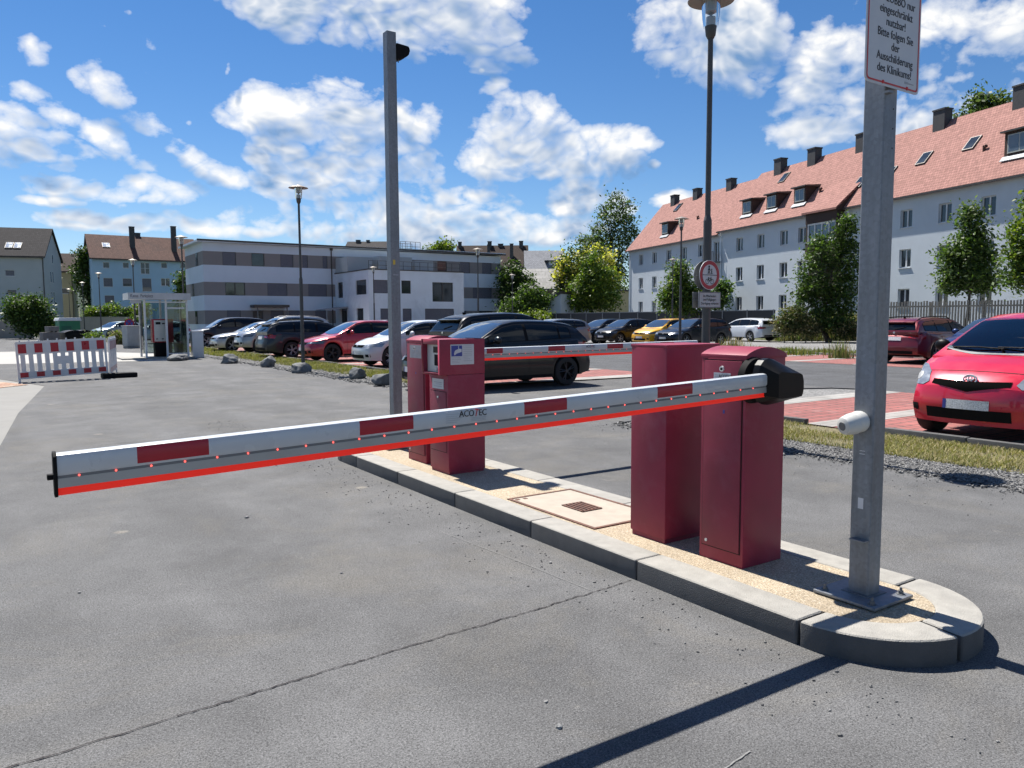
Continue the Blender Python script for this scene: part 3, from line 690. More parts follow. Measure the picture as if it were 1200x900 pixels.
b = MB(); b.cyl((-.236, .0, .69), (-.244, 0, .69), .012, .011, 14); b.build('lock', MT['chrome'], dr)
b = MB(); b.box(-.237, -.232, -.10, .11, .765, .855); st_ = b.build('sticker', MT['sticker'], g, smooth=0)
b = MB(); b.box(-.239, -.237, -.07, .07, .82, .826); b.box(-.239, -.237, -.07, .03, .805, .809); b.box(-.239, -.237, -.07, .07, .785, .789); b.build('small_print', MT['inkgrey'], st_, smooth=0)
b = MB(); b.box(-.205, .035, -.1815, -.178, .985, 1.165); nb = b.build('notice', MT['sticker'], g, smooth=0)
b = MB(); b.box(-.198, -.088, -.1835, -.1815, 1.06, 1.155); b.build('pictogram_field', MT['inkblue'], nb, smooth=0)
b = MB(); b.prism([(-.172, 1.080), (-.165, 1.105), (-.155, 1.115), (-.120, 1.128), (-.095, 1.124), (-.095, 1.098), (-.145, 1.085), (-.165, 1.07)], 'xz', -.1855, -.1835); b.prism([(-.128, 1.126), (-.122, 1.128), (-.122, 1.152), (-.128, 1.152)], 'xz', -.1855, -.1835)
b.build('pictogram', MT['sticker'], nb, smooth=0)
b = MB(); rr = random.Random(5)
for k in range(9): b.box(-.075, -.075+rr.uniform(.05, .095), -.183, -.1815, 1.148-k*.0165, 1.1515-k*.0165)
for k in range(4): b.box(-.195, -.195+rr.uniform(.06, .1), -.183, -.1815, 1.045-k*.0145, 1.0485-k*.0145)
b.build('small_print', MT['inkgrey'], nb, smooth=0)
# far cabinet notice (a sticker on the lane side of the far barrier cabinet)
# ------------------------------------------------------------------ steel posts
def post(label, t, s, h, half=.0525):
    g = empty('steel_post', (t, s, H0-.006), 0, label, 'steel post', 'square steel posts on the island')
    b = MB(); b.box(-.165, .165, -.165, .165, 0, .014); pl = b.build('base_plate', MT['galv'], g, bevel=.002, loc=(-.01, 0, .008))
    b = MB(); b.box(-.13, .13, -.13, .13, 0, .008); b.build('mortar_bed', MT['slab'], g, smooth=0)
    b = MB(); k = .006; H_ = half
    b.prism([(-H_+k, -H_), (H_-k, -H_), (H_-k*.3, -H_+k*.3), (H_, -H_+k), (H_, H_-k), (H_-k*.3, H_-k*.3), (H_-k, H_), (-H_+k, H_), (-H_+k*.3, H_-k*.3), (-H_, H_-k), (-H_, -H_+k), (-H_+k*.3, -H_+k*.3)], 'xy', .022, h)
    b.build('tube', MT['galv'], g, smooth=0)
    for x, y in ((-.135, .125), (.115, .125), (-.135, -.125), (.115, -.125)):
        b = MB(); b.cyl((x, y, .022), (x, y, .025), .020, .020, 16); b.cyl((x, y, .025), (x, y, .040), .0125, .0125, 6); b.cyl((x, y, .04), (x, y, .056), .0068, .006, 10)
        b.build('bolt', MT['galvd'], g)
    b = MB(); b.box(-.075, .075, -.075, .075, .022, .026); b.build('weld', MT['galvd'], g, bevel=.001)
    return g
p1 = post('tall square steel post carrying the white notice and a white detector', 3.535, 2.125, 3.35)
b = MB(); b.box(-.095, -.0525, -.05, .03, .295, .302); b.box(-.0565, -.0525, -.05, .03, .262, .30); b.build('bracket', MT['galv'], p1, smooth=0)
b = MB()
for z in (.45, .72, .735): b.box(-.0532, -.0520, -.014, .014, z, z+.05*(z < .5)+.003)
b.build('tape_mark', MT['sticker'], p1, smooth=0)
b = MB()
for z in (2.18, 2.27, 2.36): b.cyl((.022, -.0532, z), (.022, -.0520, z), .004, .004, 10)
b.build('drill_hole', MT['gap'], p1, smooth=0)
p2 = post('tall square steel post at the far end of the island, capped beside a lamp', 3.575, 7.59, 4.37)
b = MB(); b.box(-.030, -.004, -.054, -.0522, 1.97, 2.02); b.build('sticker', pmat('yellow_sticker', (.6, .42, .05), .5), p2, smooth=0)
b = MB(); b.box(-.03, .03, -.0535, -.0522, 1.86, 1.864); b.build('tape_mark', MT['sticker'], p2, smooth=0)
# quarter-round lamp on the far post
g = empty('wall_lamp', (3.628, 7.59, 4.29), 0, 'dark quarter-round lamp fixed to the side of the far steel post', 'lamp')
b = MB(); pr = [(0, -.085), (0, .085)]+[(.155*math.cos(a), .085-.17*math.sin(a)) for a in [PI/2*i/8 for i in range(0, 9)]]
b.prism([(0, .085), (.13, .075)]+[(.13+.022*math.sin(a), .075-.05+.05*math.cos(a)) for a in (.5, 1.0, 1.5)]+[(.15-.15*(i/6)**1.5, .02-.105*(i/6)**.7) for i in range(1, 7)], 'xz', -.065, .065)
b.build('housing', MT['blackm'], g, bevel=.006)
b = MB(); b.cyl((.03, -.03, -.10), (.03, -.03, -.06), .006, .006, 8); b.build('screw', MT['galvd'], g)
# detector on the near post
g = empty('motion_detector', (3.4825, 2.135, .995), 0, 'white ball-jointed detector on the side of the near steel post', 'detector')
b = MB(); b.lathe([(0, 0), (.045, 0), (.052, -.012), (.053, -.03), (.048, -.042), (.044, -.044)], (0, 0, 0), 28, 'x'); b.build('base', MT['cream'], g)
b = MB(); b.lathe([(.046, -.035), (.053, -.046), (.052, -.066), (.046, -.098), (.041, -.112), (.030, -.118), (0, -.119)], (0, 0, 0), 28, 'x')
hd_ = b.build('head', MT['cream'], g); hd_.rotation_euler = (0, -.16, -.25)
b = MB(); b.ball((-.030, 0, 0), .0495, sub=3); b.build('ball_joint', MT['cream'], g)
b = MB(); b.cyl((-.1185, 0, 0), (-.1200, 0, 0), .022, .021, 20); b.build('sensor_window', MT['galvd'], hd_)
# white notice above
def rrect(x0, x1, z0, z1, r, n=6):
    o = []
    for cx, cz, a in ((x1-r, z1-r, 0), (x0+r, z1-r, PI/2), (x0+r, z0+r, PI), (x1-r, z0+r, 1.5*PI)):
        o += [(cx+r*math.cos(a+PI/2*i/n), cz+r*math.sin(a+PI/2*i/n)) for i in range(n+1)]
    return o
g = empty('notice_sign', (3.50, 2.052, 2.555), 0, 'white upright notice with a red border and German lettering on the near post', 'sign')
b = MB(); b.prism(rrect(-.222, .222, 0, .66, .025), 'xz', -.004, 0); pa = b.build('panel', MT['sticker'], g, smooth=40)
b = MB(); o, i_ = rrect(-.212, .212, .010, .65, .02), rrect(-.204, .204, .018, .642, .016)
for k in range(len(o)):
    k2 = (k+1) % len(o); b.face([(o[k][0], -.0052, o[k][1]), (o[k2][0], -.0052, o[k2][1]), (i_[k2][0], -.0052, i_[k2][1]), (i_[k][0], -.0052, i_[k][1])])
b.build('border', MT['inkred'], g, smooth=0)
for z, tx in ((.388, '     LOBBO nur'), (.336, 'eingeschr\u00e4nkt'), (.284, 'nutzbar!'), (.232, 'Bitte folgen Sie'), (.180, 'der'), (.128, 'Ausschilderung'), (.076, 'des Klinikums!'), (.44, 'Zufahrt')):
    text_obj('lettering', tx, .0525, MT['ink'], g, (.012, -.0048, z), (PI/2, 0, 0), sx=.93)
b = MB(); b.box(.10, .13, -.0052, -.004, .036, .046); b.box(.135, .175, -.0052, -.004, .038, .043); b.build('small_print', MT['inkgrey'], g, smooth=0)
for x in (-.08, .12):
    b = MB(); b.lathe([(0, -.009), (.007, -.008), (.009, -.004)], (x, 0, .016), 12, 'y'); b.build('screw', MT['inkred'], g)
b = MB(); b.box(-.05, .05, 0, .02, .02, .05); b.box(-.028, .008, -.006, .02, -.022, -.012); b.build('bracket', MT['galv'], g, smooth=0)
# faded paper label on the far barrier cabinet
g = empty('paper_label', (3.377, 6.69, 1.20), 0, 'small pale paper label on the lane side of the narrow barrier cabinet', 'label')
b = MB(); b.box(-.012, -.0085, -.12, .12, -.07, .055); b.build('sheet', pmat('faded_paper', (.40, .38, .38), .7, var=.15, scale=20), g, smooth=0)
b = MB(); b.box(-.0135, -.012, -.06, -.02, -.01, .01); b.box(-.0135, -.012, .02, .06, -.01, .01); b.box(-.0135, -.012, -.09, .09, -.045, -.040); b.build('small_print', MT['inkgrey'], g, smooth=0)
# ------------------------------------------------------------------ street lamps
def lamp_proto():
    g = empty('street_lamp')
    b = MB(); b.cyl((0,0,-.1), (0,0,2.68), .052, .050, 20); b.cyl((0,0,2.68), (0,0,2.74), .050, .034, 20); b.cyl((0,0,2.74), (0,0,4.86), .034, .031, 18)
    b.box(-.028, .028, -.054, -.046, .55, .95)
    b.build('pole', MT['pole'], g)
    b = MB(); b.lathe([(.036, 4.82), (.058, 4.86), (.066, 4.93), (.070, 4.965), (0, 4.97)], n=24); b.build('collar', MT['pole'], g)
    b = MB(); b.lathe([(.086, 4.955), (.100, 5.06), (.114, 5.27)], n=28, caps=False); b.build('glass', MT['lampglass'], g)
    b = MB(); b.cyl((0,0,4.97), (0,0,5.07), .055, .055, 16); b.cyl((0,0,5.07), (0,0,5.11), .016, .016, 10); b.lathe([(.02, 5.10), (.072, 5.13), (.078, 5.28)], n=24); b.build('lamp_insert', MT['alu'], g)
    b = MB(); b.lathe([(.05, 5.275), (.20, 5.265), (.270, 5.255), (.275, 5.262), (.20, 5.295), (.08, 5.33), (.02, 5.355), (0, 5.36)], n=40); b.build('canopy', MT['lampcap'], g)
    return g
MT['lampcap'] = pmat('beige_lamp_canopy', (.25, .22, .185), .45, .3, var=.15, scale=6)
lp = lamp_proto()
LAMPS = [(7.27, 6.54, 'tall street lamp behind the maroon cabinets, carrying a round red-edged sign'),
 (7.39, 21.9, 'street lamp beside the boulder in front of the red hatchback'),
 (7.2, 37.5, 'street lamp just right of the glass pay kiosk, against the banded building'),
 (7.3, 53, 'street lamp in front of the blue house, left of the glass kiosk roof'),
 (7.0, 68.8, 'street lamp before the left edge of the blue house'),
 (7.3, 86, 'street lamp in front of the yellow gabled house, the nearer of its two'),
 (7.4, 104, 'street lamp in front of the yellow gabled house, the farther of its two'),
 (21.9, 21, 'street lamp behind the parked yellow car, before the white apartment block'),
 (21.9, 35.9, 'street lamp in front of the right end of the banded building'),
 (22.9, 52, 'street lamp in front of the white annex beside the tall steel post'),
 (36.5, 35.7, 'street lamp by the conical tree before the white apartment block'),
 (37, 55, 'street lamp before the white shed at the left end of the dark fence')]
for k, (t, s, lb) in enumerate(LAMPS):
    o = lp if k == 0 else copy_tree(lp)
    o.location = (t, s, 0); o.rotation_euler = (0, 0, k*.7*0); tag(o, lb, 'street lamp', 'street lamps around the car park')
# round traffic signs on the first lamp
def disc(b, c, r, y0, y1, mi=0, n=40): b.cyl((c[0], y0, c[1]), (c[0], y1, c[1]), r, r, n, mi)
g = empty('traffic_sign', (7.245, 6.475, 2.022), 0, 'round white sign with a red rim showing a walker above a bicycle', 'traffic sign')
b = MB(); disc(b, (0, 0), .178, -.003, .003); b.build('disc', MT['sticker'], g)
b = MB()
for k in range(48):
    a0, a1 = 2*PI*k/48, 2*PI*(k+1)/48
    b.face([(r*math.cos(a), -.0045, r*math.sin(a)) for r, a in ((.172, a0), (.172, a1), (.126, a1), (.126, a0))])
b.build('rim', MT['red'], g, smooth=0)
b = MB(); b.box(-.126, .126, -.0052, -.003, -.004, .003); b.build('divider', MT['ink'], g, smooth=0)
b = MB()                                                     # adult and child walking
def stroke(b, p, q, w): b.cyl((p[0], -.0046, p[1]), (q[0], -.0046, q[1]), w, w, 6)
b.cyl((-.012, -.0055, .102), (-.012, -.003, .102), .013, .013, 12)
for p, q, w in (((-.012, .088), (-.014, .052), .010), ((-.014, .052), (-.032, .012), .006), ((-.014, .052), (.006, .012), .006), ((-.012, .082), (.014, .055), .004), ((-.012, .082), (-.034, .058), .004), ((.034, .055), (.034, .035), .007), ((.034, .035), (.026, .012), .004), ((.034, .035), (.044, .012), .004), ((.014, .055), (.034, .050), .003)): stroke(b, p, q, w*.8)
b.cyl((.034, -.0055, .068), (.034, -.003, .068), .009, .009, 10)
b.build('walker_symbol', MT['ink'], g)
b = MB()
for cx in (-.042, .042):
    for k in range(20):
        a0, a1 = 2*PI*k/20, 2*PI*(k+1)/20
        b.face([(cx+r*math.cos(a), -.005, -.078+r*math.sin(a)) for r, a in ((.032, a0), (.032, a1), (.025, a1), (.025, a0))])
for p, q in (((-.042, -.078), (-.02, -.035)), ((-.02, -.04), (.025, -.04)), ((-.005, -.078), (.025, -.04)), ((-.005, -.078), (-.02, -.04)), ((.025, -.04), (.042, -.078)), ((.025, -.04), (.022, -.022)), ((-.028, -.03), (-.012, -.03))): stroke(b, p, q, .0035)
b.build('bicycle_symbol', MT['ink'], g)
b = MB(); b.box(-.03, .055, .003, .014, -.02, .0); b.build('clamp', MT['galvd'], g, smooth=0)
g = empty('traffic_sign', (7.29, 6.605, 2.022), 0, 'dark back of a round sign on the same lamp, half hidden behind the red-rimmed one', 'traffic sign')
b = MB(); disc(b, (0, 0), .178, -.003, .003); b.build('disc', MT['galvd'], g)
b = MB(); b.box(-.16, .16, -.014, -.003, -.006, .006); b.build('rail', MT['galv'], g, smooth=0)
g = empty('plate_sign', (7.255, 6.475, 1.722), 0, 'small white plate with three lines of lettering below the round sign', 'sign')
b = MB(); b.prism(rrect(-.195, .195, -.098, .098, .012), 'xz', -.003, .003); b.build('plate', pmat('dull_white_sheet', (.42, .42, .43), .5), g, smooth=40)
b = MB(); o, i_ = rrect(-.195, .195, -.098, .098, .012), rrect(-.182, .182, -.085, .085, .008)
for k in range(len(o)):
    k2 = (k+1) % len(o); b.face([(o[k][0], -.0042, o[k][1]), (o[k2][0], -.0042, o[k2][1]), (i_[k2][0], -.0042, i_[k2][1]), (i_[k][0], -.0042, i_[k][1])])
b.build('border', MT['galvd'], g, smooth=0)
for z, tx in ((.045, 'Im Mitarbeiter-'), (.002, 'und Fu\u00dfg\u00e4nger-'), (-.045, 'Durchgang verboten')):
    text_obj('lettering', tx, .042, MT['ink'], g, (0, -.0042, z), (PI/2, 0, 0), sx=.9)
g = empty('plate_sign', (7.29, 6.605, 1.722), 0, 'dark back of a small plate half hidden behind the lettered plate', 'sign')
b = MB(); b.prism(rrect(-.195, .195, -.098, .098, .012), 'xz', -.003, .003); b.build('plate', MT['galvd'], g, smooth=40)
b = MB(); b.box(-.18, .18, -.014, -.003, -.006, .006); b.build('rail', MT['galv'], g, smooth=0)
# ------------------------------------------------------------------ boulders along the verge
def boulder(label, c, sx, sy, sz, seed):
    bm = bmesh.new(); bmesh.ops.create_icosphere(bm, subdivisions=4, radius=1); rr = random.Random(seed)
    pl = [(Vector((rr.gauss(0, 1), rr.gauss(0, 1), rr.gauss(.2, .8))).normalized(), rr.uniform(.55, .85)) for _ in range(11)]
    from mathutils import noise as mn
    for v in bm.verts:
        p = v.co.copy()
        for n_, d_ in pl:
            e = p.dot(n_)-d_
            if e > 0: p -= n_*e*.92
        p += p.normalized()*(mn.noise(p*2.2+Vector((seed, 0, 0)))*.10+mn.noise(p*7+Vector((0, seed, 0)))*.035)
        v.co = Vector((p.x*sx, p.y*sy, p.z*sz))
    me = bpy.data.meshes.new('boulder'); bm.to_mesh(me); bm.free(); me.materials.append(MT['rock'])
    me.polygons.foreach_set('use_smooth', [True]*len(me.polygons)); me.set_sharp_from_angle(angle=math.radians(28))
    tag(put('boulder', me, None, (c[0], c[1], sz*.55), (0, 0, seed)), label, 'boulder', 'boulders along the grass verge')
for k, (px, py, w, h, lb) in enumerate([(204, 423, .85, .28, 'flat grey boulder at the foot of the glass pay kiosk'), (265, 426.5, .62, .36, 'rounded boulder on the grass below the silver saloon'),
        (310, 431, .46, .42, 'dark upright boulder on the grass in front of the dark grey estate'), (349, 438, .50, .40, 'pale grey boulder touching the foot of the street lamp'),
        (415, 446, .40, .34, 'dark block-shaped boulder at the gravel edge before the white hatchback'), (448, 453, .56, .34, 'jagged split boulder half hidden by the tall far steel post')]):
    p = gp(px, py); boulder(lb, (p.x+.2, p.y+.25), w*.62, w*.55, h*.62, k*1.7+1)
# ------------------------------------------------------------------ construction barriers
def site_fence(label, a, bq, lift=(.0, .0), gloss=True):
    A, B = Vector(a), Vector(bq); L = (B-A).length; ang = math.atan2(B.y-A.y, B.x-A.x)
    g = empty('site_barrier', (A.x, A.y, 0), ang, label, 'barrier', 'red and white plastic site barriers')
    b = MB(); z0, z1 = .12, 1.0
    b.box(0, L, -.02, .02, z1-.03, z1+.03); b.box(0, .05, -.02, .02, .0, z1-.03); b.box(L-.05, L, -.02, .02, .0, z1-.03)
    b.box(.05, L-.05, -.018, .018, z0-.02, z0+.02); b.box(.05, L-.05, -.018, .018, z0+.14, z0+.165); b.box(.05, L-.05, -.018, .018, .70, .74)
    n = 11; w = (L-.1)/n
    for i in range(n): b.box(.05+i*w+w*.22, .05+i*w+w*.78, -.014, .014, z0+.165, .70)
    b.box(.05+4.4*w, .05+6.6*w, -.016, .016, .42, .62)
    for i in range(10): b.box(.1+i*(L-.2)/9-.015, .1+i*(L-.2)/9+.015, -.015, .015, z1+.03, z1+.075)
    b.build('frame', MT['white'], g, smooth=0)
    for zz, hh, nm in ((.74, .23, 'warning_board'), (z0+.02, .12, 'foot_board')):
        b = MB(); n2 = 11
        for i in range(n2): b.box(.05+i*(L-.1)/n2, .05+(i+1)*(L-.1)/n2-.0005, -.022, -.006, zz, zz+hh, i % 2 == 0)
        b.build(nm, [pmat('white_board', (.52, .54, .56), .45), MT['red']] if 'white_board' not in bpy.data.materials else [bpy.data.materials['white_board'], MT['red']], g, smooth=0)
    return g
pA, pB = at(22, 450, 19.0), at(127.5, 443, 20.4)
q = site_fence('red and white striped site barrier facing the entrance lane', (pA.x, pA.y), (pB.x, pB.y)); q.location.z = -.03; q.rotation_euler[1] = -.035
pC = at(135, 436, 22.6)
site_fence('white site barrier seen nearly end-on behind the striped one', (pB.x+.05, pB.y+.1), (pC.x+.05, pC.y+.1))
b = MB(); b.box(-.42, .42, -.17, .17, 0, .13); g = b.build('rubber_block', MT['blackm'], bevel=.03, loc=(pB.x+.24, pB.y-.10, .002), rot=(0, 0, .1)); tag(g, 'black rubber foot block under the right end of the site barrier', 'foot block')
# ------------------------------------------------------------------ glass pay kiosk
K0 = gp(172, 421); 
g = empty('pay_kiosk', (K0.x, K0.y, 0), 0, 'glass pay station kiosk with white posts and a lettered fascia', 'kiosk')
KX, KY, KH = 1.55, 1.25, 2.36
b = MB()
for x, y in ((0, 0), (KX/2, 0), (KX, 0), (0, KY), (KX, KY), (KX/2, KY)): b.box(x-.035, x+.035, y-.035, y+.035, 0, KH)
b.box(0, KX, -.025, .025, KH-.14, KH-.09); b.box(KX/2, KX, -.02, .02, .18, .22); b.box(KX-.02, KX+.02, 0, KY, .18, .22); b.box(0, KX, KY-.02, KY+.02, .18, .22)
b.box(KX*.52, KX*.94, -.02, .02, 1.98, 2.04); b.box(KX-.02, KX+.02, 0, KY, 1.98, 2.04)
b.build('frame', MT['white'], g, smooth=0)
b = MB(); b.box(-.55, KX+.12, -.12, KY+.12, KH, KH+.05); b.box(-.55, KX+.12, -.15, -.12, KH-.02, KH+.24); b.box(KX+.12, KX+.15, -.12, KY+.12, KH-.02, KH+.24); b.box(-.58, -.55, -.12, KY+.12, KH-.02, KH+.24); b.build('roof', pmat('kiosk_roof', (.50, .51, .52), .5), g, smooth=0)
b = MB(); b.box(KX/2+.04, KX-.04, -.004, .004, .22, KH-.14); b.box(KX-.004, KX+.004, .04, KY-.04, .22, KH-.05); b.box(.04, KX/2-.04, KY-.004, KY+.004, .22, KH-.05); b.box(KX/2+.04, KX-.04, KY-.004, KY+.004, .22, KH-.05); b.box(-.004, .004, KY*.5, KY-.04, .22, KH-.05)
b.build('glazing', MT['kiosk'], g, smooth=0)
text_obj('lettering', 'Kasse  Parkplatz', .17, MT['ink'], g, (-.10, -.153, KH+.115), (PI/2, 0, 0), sx=.72)
b = MB(); b.box(-.9, KX+.2, -.25, KY+.2, 0, .06); b.build('floor_slab', MT['kerb'], g, bevel=.01)
b = MB(); b.box(-.50, -.12, -.09, -.05, KH-.17, KH-.04); b.build('sign_plate', pmat('kiosk_plate', (.42, .43, .45), .5), g, bevel=.005)
g2 = empty('pay_machine', (K0.x+.62, K0.y+.58, .06), 0, 'red and grey pay machine standing inside the glass kiosk', 'pay machine')
b = MB(); b.box(-.28, .50, -.02, .5, .58, 1.52); b.build('housing', MT['red'], g2, bevel=.01)
b = MB(); b.box(-.22, .24, -.05, -.02, .62, 1.47); fp = b.build('front_panel', MT['cream'], g2, bevel=.006)
b = MB(); b.box(-.16, .02, -.056, -.05, 1.30, 1.40); b.build('display', MT['black'], fp, smooth=0)
b = MB(); b.box(.08, .18, -.056, -.05, 1.31, 1.36); b.box(-.16, -.1, -.056, -.05, .70, .74); b.box(.05, .12, -.056, -.05, .70, .74); b.build('coin_slot', MT['gap'], fp, smooth=0)
b = MB(); b.box(-.20, .44, .02, .46, 0, .58); b.build('plinth', MT['blackm'], g2, bevel=.01)
b = MB(); b.lathe([(.16, 0), (.19, .55), (.20, .57), (.17, .56), (.15, .02)], n=20)
tag(b.build('waste_bin', MT['galvd'], loc=(K0.x+1.25, K0.y+.32, .06)), 'grey round waste bin inside the pay kiosk', 'bin')
b = MB(); b.box(-.22, .22, -.16, .16, 0, 1.05); b.box(-.24, .24, -.18, .18, 1.05, 1.09)
tag(b.build('junction_box', MT['white'], bevel=.008, loc=(K0.x+KX+.40, K0.y+.25, 0)), 'white junction box standing at the right side of the kiosk', 'junction box')
# ------------------------------------------------------------------ things at the far left
def place(px, py, d): 
    p = at(px, py, d); return (p.x, p.y)
x, y = place(80, 390, 62)
g = empty('site_toilet', (x, y, 0), TH*.3, 'green portable cabin with a white roof behind the site barrier', 'cabin')
b = MB(); b.box(-.75, .75, -.6, .6, .1, 1.55); b.build('body', pmat('green_plastic', (.02, .16, .07), .5), g, bevel=.03)
b = MB(); b.prism([(-.85, 1.55), (.85, 1.55), (.75, 1.80), (-.75, 1.80)], 'xz', -.7, .7); b.build('roof', MT['white'], g, bevel=.02)
b = MB(); b.box(-.62, .1, -.62, -.6, .2, 1.15); b.build('door', pmat('dark_green_plastic', (.012, .10, .05), .5), g, bevel=.01)
def dumpster(label, px, d, w, m):
    x, y = place(px, 390, d); g = empty('waste_container', (x, y, 0), TH*.5, label, 'waste container', 'waste containers behind the site barrier')
    b = MB(); b.prism([(-w/2+.08, .2), (w/2-.08, .2), (w/2, .75), (-w/2, .75)], 'xz', -.5, .5); b.build('body', m, g, bevel=.03)
    b = MB(); b.prism([(-w/2-.03, .75)]+[(-w/2-.03+(w+.06)*i/8, 0.75+.16*math.sin(PI*i/8)) for i in range(9)], 'xz', -.54, .54); b.build('lid', m, g, bevel=.01)
    for sx in (-1, 1):
        for sy in (-1, 1):
            b = MB(); b.cyl((sx*(w/2-.2), sy*.38-.03, .1), (sx*(w/2-.2), sy*.38+.03, .1), .1, .1, 14); b.build('wheel', MT['tyre'], g)
dumpster('black waste container in front of the green cabin', 84, 53, 1.25, MT['black']); dumpster('black waste container standing farther right by the lamp posts', 96, 54, 1.1, MT['black'])
def crate(label, px, d, w, h, z=0):
    x, y = place(px, 390, d); g = empty('crate', (x, y, z), TH*.4, label, 'crate', 'grey crates behind the site barrier')
    b = MB(); b.box(-w/2, w/2, -.4, .4, .08, h); b.build('body', pmat('grey_crate', (.17, .155, .145), .8, var=.2), g, bevel=.01) if 'grey_crate' not in bpy.data.materials else b.build('body', bpy.data.materials['grey_crate'], g, bevel=.01)
    b = MB()
    for q in (-w/2+.08, 0, w/2-.08): b.box(q-.05, q+.05, -.42, .42, 0, .08)
    b.build('pallet', MT['wood'], g, smooth=0)
crate('wide grey crate left of the black waste containers', 60, 56, 1.3, .72); crate('grey crate stacked on the wide one', 61, 56, .7, .42, .73); crate('grey crate just behind the black container', 71, 57.5, .7, .62)
x, y = place(154, 400, 43)
g = empty('switch_cabinet', (x, y, 0), TH, 'pale grey switch cabinet left of the pay kiosk', 'cabinet')
b = MB(); b.box(-.42, .42, -.2, .2, .12, 1.2); b.build('body', pmat('pale_grey_grp', (.40, .41, .40), .6), g, bevel=.01); b = MB(); b.box(-.46, .46, -.24, .24, 1.2, 1.26); b.build('roof', bpy.data.materials['pale_grey_grp'], g, bevel=.01); b = MB(); b.box(-.4, .4, -.18, .18, 0, .12); b.build('plinth', MT['kerb'], g, smooth=0)
x, y = place(151.5, 390, 47)
g = empty('parking_sign', (x, y, 0), TH*.6, 'round blue and red no-stopping sign on a thin pole beside the switch cabinet', 'traffic sign')
b = MB(); b.cyl((0, 0, 0), (0, 0, 1.75), .03, .03, 10); b.build('pole', MT['galv'], g)
b = MB(); disc(b, (0, 1.35), .30, -.05, -.04); b.build('disc', MT['red'], g); b = MB(); disc(b, (0, 1.35), .22, -.054, -.05); b.build('field', pmat('blue_sign', (.02, .06, .30), .5), g)
b = MB()
for a in (PI/4, -PI/4): b.cyl((-.2*math.cos(a), -.056, 1.35-.2*math.sin(a)), (.2*math.cos(a), -.056, 1.35+.2*math.sin(a)), .025, .025, 6)
b.build('cross', MT['red'], g)
# low walls
def wall(label, a, bq, h, m, th=.24, cap=True, name='garden_wall'):
    A, B = Vector(a), Vector(bq); L = (B-A).length
    g = empty(name, (A.x, A.y, 0), math.atan2(B.y-A.y, B.x-A.x), label, 'wall')
    b = MB(); b.box(0, L, 0, th, -.1, h); b.build('wall', m, g, smooth=0)
    if cap: b = MB(); b.box(-.02, L+.02, -.03, th+.03, h, h+.06); b.build('coping', MT['kerb'], g, smooth=0)
MT['wallrender'] = pmat('grey_wall_render', (.30, .285, .265), .9, var=.12, scale=.7, dirt=.35, dirtcol=(.2, .18, .165))
p, q = at(-60, 390, 68), at(39, 390, 70); wall('low grey garden wall at the far left, ending at the dark bush', (p.x, p.y), (q.x, q.y), 1.72, MT['wallrender'])
p, q = at(93, 390, 84), at(172, 390, 96); wall('low grey garden wall in front of the blue house', (p.x, p.y), (q.x, q.y), 1.95, MT['wallrender'])
# ------------------------------------------------------------------ fences on the right
MT['fencepanel'] = pmat('dark_fence_slats', (.020, .022, .028), .6, var=.3, scale=2)
g = empty('panel_fence', (50.2, 38.2, 0), 0, 'long dark privacy fence with grey posts behind the parked cars', 'fence')
b = MB(); b.box(-.02, .02, 0, 30.6, .62, 2.06); b.build('panel', MT['fencepanel'], g, smooth=0)
b = MB(); b.box(-.14, .14, 0, 30.6, -.1, .56); b.build('plinth', MT['wallrender'], g, smooth=0)
b = MB(); b.box(-.04, .04, 0, 30.6, 2.06, 2.12); b.build('rail', MT['galv'], g, smooth=0)
pm = None
for k in range(13):
    if pm is None:
        b = MB(); b.box(-.07, -.021, -.04, .04, .56, 2.16); pm = b.mesh('post', MT['galv'], smooth=0)
    put('post', pm, g, (0, .1+k*2.53, 0))
def picket(label, a, bq, z0, h):
    A, B = Vector(a), Vector(bq); L = (B-A).length
    g = empty('picket_fence', (A.x, A.y, z0), math.atan2(B.y-A.y, B.x-A.x), label, 'fence')
    b = MB(); n = int(L/.13); rr = random.Random(9)
    for i in range(n): b.box(i*.13, i*.13+.085, -.012, .012, .06+rr.uniform(-.02, .02), h+rr.uniform(-.03, .03))
    b.build('picket', MT['wood'], g, smooth=0)
    b = MB(); b.box(0, L, .012, .05, .3, .38); b.box(0, L, .012, .05, h-.3, h-.22); b.build('rail', MT['wood'], g, smooth=0)
    for i in range(int(L/2.4)+1):
        b = MB(); b.box(i*2.4-.04, i*2.4+.04, .05, .13, -.3, h-.05); b.build('post', MT['wood'], g, smooth=0)
p, q = at(1030, 385, 41), at(1290, 385, 35)
picket('weathered wooden picket fence below the white apartment block', (p.x, p.y), (q.x, q.y), .55, 1.75)
